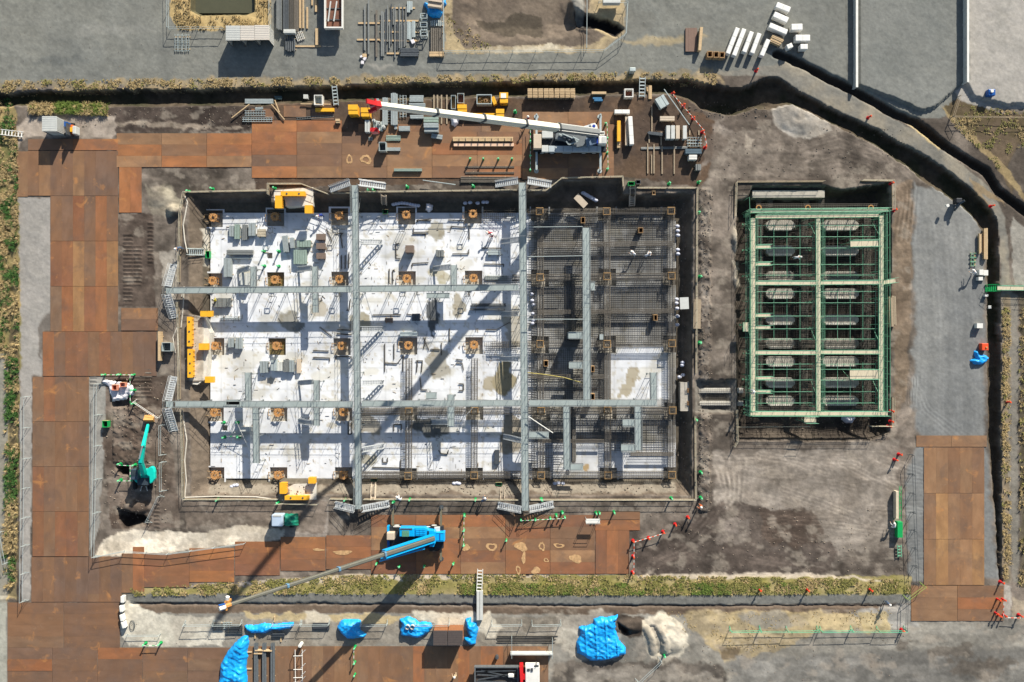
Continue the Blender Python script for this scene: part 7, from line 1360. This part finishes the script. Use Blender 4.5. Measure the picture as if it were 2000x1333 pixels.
for i, x in enumerate((512, 548)): q = W(*t('D3', x, 930), 1.1); m = MB(); m.tube((q.x, q.y, .2), (q.x, q.y, 1.1), .3, 18, cap=False); m.tube((q.x, q.y, .2), (q.x, q.y, 1.1), .25, 18, cap=False); m.tube((q.x, q.y, .2), (q.x, q.y, .5), .25, 18); tag(m.build('drum', lgrey), '%s open pale drum standing in the blue tarpaulin' % ('left', 'right')[i], 'drum', 'drums in the tarpaulin')
# ================================================================ south yard goods
for i, x in enumerate((678, 738, 800)): stack('D2', (x-14, 1048, x+14, 1345), 2, 'y', .5, beamg, 'long dark grey girder, %s of three, on the south plates' % ('left', 'middle', 'right')[i], 'girder', 'steel beam', 'ibeam', part='girder', group='three girders on the south plates')
for i, y in enumerate((1112, 1235)): stack('D2', (612, y-5, 648, y+5), 1, 'x', .2, wood, '%s timber end poking from the tall blue tarpaulin' % ('upper', 'lower')[i], 'timber_bearer', 'timber', part='timber', bear=False); 
for i, (x, y) in enumerate(((692, 1125), (765, 1104), (700, 1102))): stack('D2', (x-30, y-4, x+30, y+4), 1, 'x', .62, wood, 'short timber, %s of three, resting across the girders' % nth(i), 'timber_bearer', 'timber', part='timber', bear=False)
o = thing('scaffold_tower', 'white pipe scaffold tower lying open at the bottom edge', 'scaffold', W(580, 1305, 0)); m = MB(); n_ = MB(); a0 = [t('D2', 968, 1140), t('D2', 1020, 1138)]
for x in (968, 1020):
    for z in (.4, 1.4): m.tube(W(*t('D2', x, 1095), z), W(*t('D2', x+2, 1340), z), .045, 6)
for y in (1140, 1240, 1300, 1335): n_.tube(W(*t('D2', 955, y), 1.45), W(*t('D2', 1022, y-2), 1.45), .045, 6); n_.tube(W(*t('D2', 1010, y-10), 1.3), W(*t('D2', 1042, y-45), 1.6), .04, 6)
for y in (1095, 1340):
    for x in (968, 1020): m.tube(W(*t('D2', x, y), 0), W(*t('D2', x, y), 1.45), .045, 6)
m.build('long_pipes', white, o); n_.build('cross_pipes', white, o); q = W(*t('D2', 1003, 1065), 1.); m = MB(); m.tube((q.x, q.y, 0), (q.x, q.y, 1.0), .25, 14); m.tube((q.x, q.y, 1.0), (q.x, q.y, 1.04), .12, 10); tag(m.build('drum', white), 'small white drum above the white scaffold tower', 'drum')
stack('D2', (350, 908, 430, 960), 4, 'x', .6, dsteel, 'left dark steel grating frames in the south yard', 'grating_stack', part='grating', kind='ladder'); stack('D2', (445, 915, 575, 985), 5, 'x', .6, dsteel, 'right dark steel grating frames in the south yard', 'grating_stack', part='grating', kind='ladder', jit=.1); stack('D2', (418, 905, 490, 950), 3, 'x', .9, galv, 'white fittings lying on the dark grating frames', 'fittings', part='fitting', kind='ladder', jit=.3)
stack('D2', (800, 972, 888, 998), 2, 'x', .4, dsteel, 'small dark steel plate below the narrow blue tarpaulin', part='plate'); stack('D2', (1098, 895, 1218, 950), 1, 'x', .25, mat('dark rubber mat', (62, 66, 72), .8, 0, .05, 3), 'dark square sheet lying between two barricades', 'rubber_mat', 'mat', part='sheet', bear=False)
for i, (x, y) in enumerate(((672, 990), (862, 1015), (815, 870))): stack('D2', (x-5, y-22, x+5, y+22), 1, 'y', .2, wood, 'short timber peg, %s of three, round the narrow blue tarpaulin' % nth(i), 'timber_bearer', 'timber', part='timber', bear=False)
o = stack('D4', (-120, 990, 335, 1050), 5, 'x', .25, rustm, 'dark pipes lying flat north of the bottom crane truck', 'pipe_bundle', 'pipe', 'pipe', part='pipe', bear=False, gap=.5, jit=.1); stack('D3', (1275, 1125, 1585, 1138), 1, 'x', 1.2, lgrey, 'long pale guard beam on posts beside the crane truck', 'guard_beam', 'beam', part='beam'); 
fence(TP('D3', [(1282, 1130), (1282, 985)])[:2], 'pipe frame at the left of the long pale guard beam', h=1.3, step=2.2); fence(TP('D3', [(1578, 1130), (1580, 1000)]), 'pipe frame at the right of the long pale guard beam', h=1.3, step=2.2)
stack('D4', (700, 1133, 812, 1144), 1, 'x', .3, wood, 'thin timber along the foot of the large blue tarpaulin', 'timber_bearer', 'timber', part='timber', bear=False)
q = W(*t('D3', 1172, 1155), .8); m = MB(); m.tube((q.x, q.y, 0), (q.x, q.y, .7), .25, 12); m.tube((q.x, q.y, .7), (q.x, q.y, .85), .16, 10); tag(m.build('bucket', dsteel), 'small dark bucket on the plates above the crane truck', 'bucket')
# sandbags, hoses, buckets, table
def bags(k, L_, label, z=None, m_=bagm):
    for i, (x, y) in enumerate(L_):
        p_ = t(k, x, y); zz = gzt(*p_) if z is None else z; q = W(*p_, zz+.2); m = MB(); n = 8; vs = []
        for j, (r, h_) in enumerate(((.18, 0), (.3, .1), (.26, .24), (.08, .34))):
            for a in range(n): vs.append((q.x+r*1.1*math.cos(a*math.pi/4), q.y+r*.85*math.sin(a*math.pi/4), zz+h_))
        fs = [tuple(reversed(range(n))), tuple(range(3*n, 4*n))]+[(j*n+a, j*n+(a+1) % n, (j+1)*n+(a+1) % n, (j+1)*n+a) for j in range(3) for a in range(n)]
        m.add(vs, fs); tag(m.build('sandbag', m_, smooth=True), 'white sandbag, %s of those %s' % (nth(i, len(L_)), label), 'sandbag', 'sandbags '+label)
bags('B3', [(425+i*21, 272-10*math.sin(i*.5)) for i in range(10)], 'in the arc along the north slab edge', -1.6); bags('B3', [(975, 262), (1012, 258), (1070, 262), (1115, 255), (1140, 255)], 'north of the fifth footing', -1.6)
bags('B4', [(545+(i*29) % 105, 185+(i*17) % 62) for i in range(14)], 'heaped in the shade of the north bay', -1.5); bags('B4', [(1268, 440), (1270, 475), (1272, 510), (1270, 620), (1272, 652), (1262, 1000), (1260, 1030), (1265, 1070), (1268, 1130), (1265, 1195)], 'down the east pit wall', -1.5); bags('B4', [(150, 960), (155, 1010), (165, 1040), (160, 1110), (165, 1160), (158, 1185)], 'beside the second long walkway', -1.5); bags('C2', [(490, 1078), (508, 1070), (525, 1068)], 'south of the lower left footing', -1.3); bags('C3', [(840, 1055), (860, 1052), (875, 1056)], 'below the fifth bottom footing', -1.2); bags('C4', [(1235, 180), (1232, 200), (1238, 270), (1212, 285)], 'near the last cage column', -1.5); bags('C4', [(310, 1055), (335, 1052), (368, 1055)], 'in the shade below the sixth bottom cage', -1.4)
tarp(TP('B3', [(665, 255), (690, 248), (715, 270), (712, 300), (690, 320), (660, 305)]), .8, 'white sack standing on the north slab edge', m=tarpw, seed=31, edge=.25, grp=None).location.z = -1.6
o = thing('work_table', 'white work table with thin legs south of the pit', 'table', W(1157, 1018, 0)); m = MB(); p_, r_ = t('D4', 545, 128), t('D4', 648, 160); a = W(p_[0], r_[1], 1.5); b = W(r_[0], p_[1], 1.5); m.box(a.x, a.y, 1.44, b.x, b.y, 1.5); m.build('table_top', white, o); m = MB()
for X_ in (a.x+.05, b.x-.05):
    for Y_ in (a.y+.05, b.y-.05): m.tube((X_, Y_, 0), (X_, Y_, 2.1), .03, 6)
for Y_ in (a.y+.05, b.y-.05): m.tube((a.x, Y_, 2.1), (b.x, Y_, 2.1), .03, 6)
m.build('legs', galv, o)
def binx(k, x0, y0, x1, y1, h, label, m_, name='bin', cat='bin', bev=.06): p_, r_ = t(k, x0, y0), t(k, x1, y1); z0 = gzt((p_[0]+r_[0])/2, (p_[1]+r_[1])/2); return openbox(*p_, *r_, z0, h, label, m_, None, name, cat, .05)
binx('B2', 318, 630, 350, 685, .6, 'green open bin near the west slab edge', greenp); binx('C1', 738, 675, 778, 722, .8, 'green box left of the digger arm', greenp, 'box', 'box'); binx('C2', 1500, 1018, 1542, 1040, .5, 'dark green tray at the foot of the first long walkway', greend, 'tray', 'tray'); binx('C3', 1142, 1048, 1185, 1072, .5, 'dark green tray by the second long walkway foot', greend, 'tray', 'tray'); binx('B3', 342, 312, 380, 345, .6, 'dark green tray in the northern shade', greend, 'tray', 'tray'); binx('B4', 890, 98, 938, 128, .9, 'green crate at the north-east pit rail', greenp, 'crate', 'crate'); binx('B4', 948, 85, 985, 115, .8, 'dark square crate at the north-east pit rail', dsteel, 'crate', 'crate'); o = gbox(thing('bin', 'orange bin above the small blue tarpaulin at the east road', 'bin', W(1925, 679, 0)), 'body', orangep, 1918, 671, 1931, 685, 0, .8, bevel=.08); m = MB(); q = W(1927, 679, .85); m.tube((q.x, q.y, .8), (q.x, q.y, .9), .12, 10); m.build('cap', orng, o)
o = thing('water_tank', 'blue square tank with white cap in the right yard', 'tank', W(1938, 180, 0)); gbox(o, 'body', blued, 1931, 174, 1945, 187, .4, 1.2, bevel=.1); m = MB(); q = W(1938, 178, 1.3); m.tube((q.x, q.y, 1.2), (q.x, q.y, 1.35), .22, 12); m.build('cap', white, o)
gbox(thing('pickup_truck', 'white pickup truck bed cut by the top edge right of the basin', 'truck', W(1195, 2, 0)), 'cargo_bed', lgrey, 1178, -6, 1212, 6, .5, 1.4)
m = MB(); p_ = t('B4', 490, 208); r_ = t('B4', 565, 285); m.bar(W(*p_, -.2), W(*r_, -.5), .9, .06); tag(m.build('sheet', cream), 'tan sheet tilted in the shade of the north bay', 'sheet'); m = MB(); m.bar(W(*t('B4', 1318, 985), .1), W(*t('B4', 1322, 1075), .1), 1.2, .05); tag(m.build('sheet', lgrey), 'pale plank standing at the east pit wall', 'sheet'); m = MB(); m.bar(W(*t('B4', 1420, 1000), .3), W(*t('B4', 1416, 1225), .3), 1.0, .1); tag(m.build('plank_stack', woodg), 'weathered planks lying on the east pit rail', 'planks')
stair(t('B3', 352, 205), t('B3', 358, 278), .1, ZS+.2, 9, 'short tan stair down into the northern shade', cream, n=8); stair(t('B4', 920, 140), t('B4', 915, 290), .1, ZS+.1, 10, 'short grey stair down at the north-east of the rebar half', cream, n=9); stair(t('C3', 258, 1165), t('C3', 262, 1045), .1, -1.4, 8, 'short tan stair up from the south edge by the first walkway', cream, n=7); stair(t('C3', 1190, 1160), t('C3', 1192, 1080), .1, -1.4, 8, 'short tan stair up from the south edge by the second walkway', cream, n=7); stair(t('B2', 190, 638), t('B2', 310, 640), .2, -1.4, 12, 'short grey stair down the west slope', galv, n=8)
o = stack('C1', (1140, 30, 1160, 240), 1, 'y', .9, wood, 'long timber form standing beside the steel tray', 'timber_form', 'timber', part='form'); openbox(*t('C1', 1168, 108), *t('C1', 1236, 172), 0, 1.0, 'square steel tray full of parts at the west edge', galv, None, 'parts_tray', 'tray', .08, dsteel)
# ---- east side goods
stack('B6', (1150, 535, 1168, 690), 3, 'y', .5, wood, 'left timber pile beside the east ditch', 'timber_stack', 'timber', part='timber', jit=.1); stack('B6', (1186, 492, 1214, 735), 2, 'y', .5, wood, 'right long timber pile beside the east ditch', 'timber_stack', 'timber', part='timber', jit=.05); stack('B6', (1105, 680, 1152, 780), 3, 'x', 1.0, greens, 'green steel rack below the timber piles', 'steel_rack', 'rack', 'ladder', part='rack_frame')
for i, (x0, y0, x1, y1) in enumerate([(1152, 808, 1182, 855), (1184, 812, 1218, 858), (1148, 865, 1180, 895), (1135, 1220, 1180, 1262), (1222, 1085, 1244, 1112), (1195, 1000, 1220, 1018)]): stack('B6', (x0, y0, x1, y1), 1, 'x', .8, white, 'white crate, %s from the top, in the line along the east ditch' % nth(i), 'white_crate', 'crate', part='crate', group='white crates along the east ditch', bear=False)
o = walkway((1948, 563), (2030, 564), 8, 'plank footbridge with green rails crossing the east ditch', zd=.5, floor=-.2, group=None, dm=plank, rm=greens, legm=greens, posts=False); stair((1946, 563), (1924, 563.5), .5, .05, 13, 'green stair at the left end of the footbridge', greenp, n=6)
o = stack('B5', (1560, 1010, 1612, 1250), 5, 'y', .8, woodg, 'loose timber pile along the right side of the green scaffold', 'timber_heap', 'timber', part='timber', rz=.03, jit=.12); stack('B5', (1530, 1085, 1560, 1160), 2, 'y', .8, ply, 'ochre boards between the green scaffold and the timber pile', 'board_stack', part='board')
o = thing('plank_rack', 'long pale plank rack with a green frame in the dirt yard', 'rack', W(1752, 990, 0)); gbox(o, 'planks', plank, 1750, 960, 1755.5, 1014, .1, .9); m = MB()
for x in (1756.5, 1760): m.tube(W(x, 950, .9), W(x, 1016, .9), .05, 6)
for y in range(955, 1016, 8): m.tube(W(1756.5, y, .9), W(1760, y, .9), .04, 5)
m.build('green_frame', greenp, o); gbox(thing('green_box', 'green slatted box below the plank rack', 'box', W(1759, 1035, 0)), 'slats', greenp, 1753, 1020, 1763.5, 1051, .1, .9); ladder(t('D6', 515, 320), t('D6', 518, 410), .3, .3, 7, 'green ladder below the green slatted box', greens, None)
# small excavator attachments near the ditch bend
o = thing('soil_compactor', 'dark machine with an arm and round shadow at the ditch bend', 'machine', W(1868, 398, 0)); gbox(o, 'body', grille, 1868, 387, 1880, 397, .3, 1.3, bevel=.1); m = MB(); m.bar(W(1862, 405, .6), W(1884, 392, 1.6), .25); m.bar(W(1864, 412, .4), W(1874, 400, 1.2), .2); m.tube(W(1856, 428, .05), W(1864, 404, .9), .04, 6); m.build('arm', dsteel, o); m = MB(); q = W(1854, 401, 1.5); m.tube((q.x, q.y, .9), (q.x, q.y, 1.2), .22, 12); m.build('white_lid', white, o)
# wire coil and light mast posts near the south-west
q = W(258, 1222, .1); m = MB()
for k in range(3):
    for j in range(16): a, b = j*math.pi/8, (j+1)*math.pi/8; r = .55-.06*k; m.tube((q.x+r*.7*math.cos(a), q.y+r*1.3*math.sin(a), gz(258, 1222)+.1+.05*k), (q.x+r*.7*math.cos(b), q.y+r*1.3*math.sin(b), gz(258, 1222)+.1+.05*k), .02, 5)
tag(m.build('hose_coil', dsteel), 'dark coiled hose on the pale ground in the south-west', 'hose')
for i, (x, y) in enumerate([(238, 1172), (236, 1190), (237, 1208), (240, 1222)]): q = W(x, y, .8); m = MB(); m.ob((q.x, q.y, gz(x, y)), .45, .9, .8, .1*i); tag(m.build('white_barrel', white, bevel=.08), 'white box, %s from the top, in the column at the ditch end' % nth(i), 'box', 'white boxes at the ditch end')
# ================================================================ people
def person_mesh(nm, cloth, pose='stand'):
    V_, E_, Rd = [], [], []
    def jt(x, y, z, r, par=None): V_.append((x, y, z)); Rd.append(r); i = len(V_)-1; (E_.append((par, i)) if par is not None else None); return i
    bend = .75 if pose == 'bend' else 0.
    pel = jt(0, 0, .95, .15); sp = jt(0, .05+bend*.25, 1.2-bend*.08, .14, pel); ch = jt(0, .05+bend*.5, 1.4-bend*.35, .16, sp); nk = jt(0, .07+bend*.6, 1.52-bend*.42, .06, ch); hd_ = jt(0, .09+bend*.68, 1.62-bend*.45, .10, nk); jt(0, .10+bend*.74, 1.72-bend*.47, .085, hd_); jt(0, .2+bend*.72, 1.62-bend*.5, .02, hd_)
    for s_ in (-1, 1):
        sh_ = jt(s_*.19, .05+bend*.5, 1.42-bend*.36, .07, ch); el = jt(s_*.27, .12+bend*.55, 1.14-bend*.3, .05, sh_); wr = jt(s_*.25, .32+bend*.5, 1.02-bend*.35, .033, el); pm_ = jt(s_*.24, .40+bend*.5, .99-bend*.36, .035, wr)
        for f in range(4): a_ = jt(s_*(.215+f*.017), .455+bend*.5-.006*abs(f-1), .975-bend*.36, .009, pm_); jt(s_*(.215+f*.017), .485+bend*.5, .945-bend*.36, .008, a_)
        jt(s_*.20, .43+bend*.5, .985-bend*.36, .009, pm_)
        hp_ = jt(s_*.1, 0, .88, .095, pel); kn = jt(s_*.12, .06 if s_ > 0 else -.02, .48, .065, hp_); an = jt(s_*.12, .02 if s_ > 0 else -.12, .09, .045, kn); jt(s_*.13, .2 if s_ > 0 else .05, .05, .04, an)
    me_ = bpy.data.meshes.new(nm); me_.from_pydata(V_, E_, []); ob_ = bpy.data.objects.new(nm, me_); sc.collection.objects.link(ob_); md = ob_.modifiers.new('skin', 'SKIN'); sd = ob_.modifiers.new('sub', 'SUBSURF'); sd.levels = sd.render_levels = 1
    for i, r in enumerate(Rd): me_.skin_vertices[0].data[i].radius = (r, r)
    me_.skin_vertices[0].data[0].use_root = True
    dg = bpy.context.evaluated_depsgraph_get(); nw = bpy.data.meshes.new_from_object(ob_.evaluated_get(dg)); bpy.data.objects.remove(ob_)
    nw.materials.clear(); [nw.materials.append(k) for k in (cloth, skin, black)]
    for p_ in nw.polygons:
        c = p_.center; hz = 1.50-bend*.40; hands = (c.z < 1.03-bend*.3 and c.z > .9-bend*.4 and c.y > .3+bend*.5 and abs(c.x) > .15)
        p_.material_index = 1 if (c.z > hz and abs(c.x) < .13 and c.y > bend*.5) or hands else (2 if c.z < .1 else 0); p_.use_smooth = True
    return nw, (0, .10+bend*.70, 1.70-bend*.45)
def person(k, x, y, rz, cloth, label, pose='stand', z=None, hat=white):
    px_ = t(k, x, y); zz = gzt(*px_)+.03 if z is None else z; q = W(*px_, zz+1.2); key = (cloth.name, pose)
    if key not in PM: PM[key] = person_mesh('person', cloth, pose)
    me_, hp_ = PM[key]; o = thing('person', label, 'person', (q.x, q.y, zz), rz, 'workers on the site'); b = bpy.data.objects.new('body', me_); sc.collection.objects.link(b); b.parent = o
    m = MB(); hx, hy, hz = hp_; n = 12
    vs = [(hx+r*math.cos(a*math.pi/6), hy+r*1.12*math.sin(a*math.pi/6), hz+h_) for r, h_ in ((.165, -.02), (.135, -.005), (.125, .06), (.08, .11), (.02, .13)) for a in range(n)]; fs = [(j*n+a, j*n+(a+1) % n, (j+1)*n+(a+1) % n, (j+1)*n+a) for j in range(4) for a in range(n)]+[tuple(range(4*n, 5*n))]
    h = bpy.data.meshes.new('helmet'); h.from_pydata(vs, [], fs); h.materials.append(hat); ho = bpy.data.objects.new('helmet', h); sc.collection.objects.link(ho); ho.parent = o
PM = {}
person('D6', 440, 752, 2.6, clothb, 'worker in blue grey clothes and white helmet walking by the gate barricade'); person('B5', 842, 718, -1.5, clothw, 'worker in white bending over inside the green scaffold', 'bend', z=-1.); person('C5', 490, 465, 1.6, clothw, 'worker in white on the left deck of the green scaffold', z=GZ+.01); person('B3', 1175, 492, 1.5, clothr, 'worker in dark red kneeling on the slab by the second long walkway', 'bend'); person('B3', 1185, 508, 1.2, clothr, 'second worker in dark red beside the kneeling one'); person('B2', 385, 1010, .5, mat('yellow work vest', (215, 200, 70), .7, 0, .1, 6), 'worker in yellow under the upper cross walkway')
person('B2', 120, 600, 2., clothb, 'worker with white helmet at the west slope stair', 'bend', z=.05); person('D6', 487, 195, .3, clothw, 'worker in white kneeling by the green slatted box', 'bend'); person('D3', 862, 1292, .4, mat('tan work clothes', (200, 180, 150), .8, 0, .1, 6), 'worker in tan on the south plates'); person('D4', 1395, 42, 1., mat('orange work vest', (225, 120, 70), .7, 0, .1, 6), 'worker in orange vest at the south-east pit corner'); person('B2', 1205, 350, 2., mat('cobalt work clothes', (40, 70, 160), .7, 0, .1, 6), 'worker in cobalt blue near the north slab edge', 'bend'); person('B4', 945, 655, 1., clothw, 'left worker in white among the rebar', 'bend', z=ZS+.3); person('B4', 1028, 665, -1., clothw, 'right worker in white among the rebar', 'bend', z=ZS+.3); person('C3', 450, 1175, .8, clothw, 'worker in white at the south pit rail near the first walkway', 'bend', z=.05); person('C3', 1040, 1185, -.8, clothb, 'worker in blue grey at the south pit rail near the second walkway', 'bend', z=.05); person('A3', 1460, 905, 1., clothr, 'worker in dark red north of the white boom', z=.1); person('B6', 1130, 838, 1., clothw, 'worker in white beside the white crates', 'bend')
# ================================================================ vegetation
def tufts(poly, n, hgt, label, mats, spread=.16, seed=1, blades=7, green=.4, name='grass', dens=None):
    r = np.random.default_rng(seed); xs2 = [p[0] for p in poly]; ys2 = [p[1] for p in poly]; X_ = r.uniform(min(xs2), max(xs2), n*3); Y_ = r.uniform(min(ys2), max(ys2), n*3); ok = pip(poly, X_, Y_); nz_ = fbm(14, 900+seed, 3, X_, Y_); ok &= nz_+r.normal(0, .05, len(nz_)) > (dens or .42); X_, Y_, nz_ = X_[ok][:n], Y_[ok][:n], nz_[ok][:n]
    gcol = fbm(26, 950+seed, 3, X_, Y_)+r.normal(0, .09, len(X_)); V_, F_, MI = [], [], []
    for x, y, g, nn_ in zip(X_, Y_, gcol, nz_):
        q = W(x, y, 0); z0 = gz(x, y)-.02; mi = 0 if g > 1-green else (1 if g > .42 else 2); hh = hgt*(.5+1.1*r.random())*(.7+nn_)
        a0 = g*19+nn_*7
        for b in range(blades):
            a = a0+r.normal(0, .8); l = spread*(.6+1.5*r.random()); c_, s_ = math.cos(a), math.sin(a); w_ = .018+.022*r.random(); k = len(V_)
            V_ += [(q.x-s_*w_, q.y+c_*w_, z0), (q.x+s_*w_, q.y-c_*w_, z0), (q.x+c_*l*.7+s_*w_*.8, q.y+s_*l*.7-c_*w_*.8, z0+hh*.8), (q.x+c_*l*.7-s_*w_*.8, q.y+s_*l*.7+c_*w_*.8, z0+hh*.8), (q.x+c_*l*1.5, q.y+s_*l*1.5, z0+hh*.85)]
            F_ += [(k, k+1, k+2, k+3), (k+3, k+2, k+4)]; MI += [mi, mi]
    me_ = bpy.data.meshes.new(name); me_.from_pydata(V_, [], F_); [me_.materials.append(m_) for m_ in mats]; me_.polygons.foreach_set('material_index', MI); o = bpy.data.objects.new(name, me_); sc.collection.objects.link(o); return tag(o, label, 'grass', kind='stuff')
g1 = mat('green grass', (112, 134, 58), .8, 0, .25, 3); g2 = mat('olive grass', (150, 146, 84), .8, 0, .2, 3); g3 = mat('straw', (190, 168, 122), .85, 0, .2, 3); g4 = mat('deep green grass', (74, 112, 50), .8, 0, .25, 3)
tufts([(255, 1150), (560, 1130), (740, 1122), (1240, 1124), (1775, 1132), (1778, 1158), (1200, 1162), (600, 1160), (262, 1164)], 9500, .13, 'olive and straw grass covering the bank of the lower ditch', [g2, g2, g3], .085, 2, green=.5, dens=.46)
tufts([(900, 1140), (1560, 1138), (1560, 1160), (900, 1160)], 3200, .17, 'greener grass along the middle of the lower bank', [g1, g2, g2], .09, 3, green=.45, dens=.5)
tufts([(-70, 195), (8, 190), (30, 230), (36, 300), (38, 640), (38, 900), (30, 1150), (4, 1150), (8, 700), (-70, 690)], 6500, .26, 'straw and green grass on the left verge', [g4, g3, g3], .17, 4, green=.44, dens=.42)
tufts([(0, 158), (400, 154), (800, 148), (1240, 142), (1400, 145), (1400, 166), (1240, 158), (800, 166), (400, 176), (0, 184)], 4200, .14, 'dry grass along the top lip of the north ditch', [g2, g3, g3], .085, 5, green=.36, dens=.5); tufts([(60, 203), (210, 201), (210, 226), (120, 222), (60, 224)], 700, .4, 'olive grass below the north ditch at the left', [g1, g2, g3], .2, 6, green=.5, dens=.3)
tufts([(1870, 205), (1960, 215), (2060, 222), (2060, 275), (1980, 290), (1950, 330), (1900, 280), (1850, 240)], 1500, .1, 'sparse low weeds on the brown verge at the right', [g2, g2, g3], .07, 7, green=.4, dens=.52); tufts([(1957, 600), (1972, 600), (1974, 1130), (1958, 1130)], 900, .16, 'dry tufts beside the east ditch', [g2, g3, g3], .12, 8, dens=.45); tufts([(1990, 600), (2060, 600), (2060, 1150), (1990, 1150)], 1200, .25, 'dry grass at the far right edge', [g2, g3, g3], .16, 9, dens=.4)
tufts([(1300, 1195), (1740, 1192), (1745, 1225), (1600, 1235), (1480, 1280), (1340, 1240)], 500, .06, 'sparse straw on the sandy strip', [g3, g3, g3], .05, 10, dens=.55); tufts([(336, 0), (372, 0), (372, 32), (498, 32), (498, 0), (530, 0), (526, 58), (345, 60)], 800, .16, 'straw on the bank of the top pond', [g3, g3, g3], .07, 11, dens=.52)
tufts([(870, 20), (900, 30), (960, 92), (930, 98), (880, 70)], 160, .1, 'low scrub on the basin edge', [g2, g2, g3], .07, 12, dens=.56)
# small stones and clods scattered over the mud (one loose mass nobody could count)
r = np.random.default_rng(77); V_, F_ = [], []
zones = [((1362, 370, 1392, 1000), 900, .085), ((120, 210, 500, 250), 260, .07), ((205, 740, 330, 1030), 380, .10), ((1390, 250, 1760, 350), 260, .07), ((1235, 990, 1760, 1120), 420, .07), ((500, 200, 1350, 370), 300, .05), ((1340, 190, 1500, 230), 120, .1), ((-60, 10, 1340, 150), 350, .04), ((1080, 1190, 1780, 1330), 380, .06), ((240, 1200, 1090, 1260), 260, .05), ((370, 380, 400, 960), 150, .09), ((400, 948, 1330, 966), 300, .09), ((1440, 820, 1740, 860), 140, .1), ((1320, 390, 1346, 960), 160, .09)]
for (x0, y0, x1, y1), n, sz in zones:
    for k in range(n):
        x, y = r.uniform(x0, x1), r.uniform(y0, y1)
        if y > 1150 and y < 1205: continue
        q = W(x, y, 0); z = gz(x, y); s_ = sz*(.4+r.random()**2*1.6); a = r.uniform(0, 3); kk_ = len(V_)
        c_, sn = math.cos(a)*s_, math.sin(a)*s_
        V_ += [(q.x+c_, q.y+sn, z), (q.x-sn*.8, q.y+c_*.8, z), (q.x-c_, q.y-sn, z), (q.x+sn*.7, q.y-c_*.7, z), (q.x+c_*.2, q.y+sn*.3, z+s_*.9), (q.x-c_*.3, q.y+sn*.2, z+s_*.7)]
        F_ += [(kk_, kk_+1, kk_+4), (kk_+1, kk_+2, kk_+5), (kk_+1, kk_+5, kk_+4), (kk_+2, kk_+3, kk_+5), (kk_+3, kk_, kk_+4), (kk_+3, kk_+4, kk_+5)]
me_ = bpy.data.meshes.new('rubble'); me_.from_pydata(V_, [], F_); me_.materials.append(mat('clods', (140, 128, 116), .95, 0, .35, .6)); o = bpy.data.objects.new('rubble', me_); sc.collection.objects.link(o); tag(o, 'clods and stones scattered over the mud', 'rubble', kind='stuff')
# pond water
structure_w = MB(); a = W(374, 26, -.75); b = W(497, -60, -.75); structure_w.add([(a.x, a.y, -.78), (b.x, a.y, -.78), (b.x, b.y, -.78), (a.x, b.y, -.78)], [(0, 1, 2, 3)]); structure(structure_w.build('water', mat('pond water', (88, 88, 70), .12, 0, .05, 1, spec=.5)))
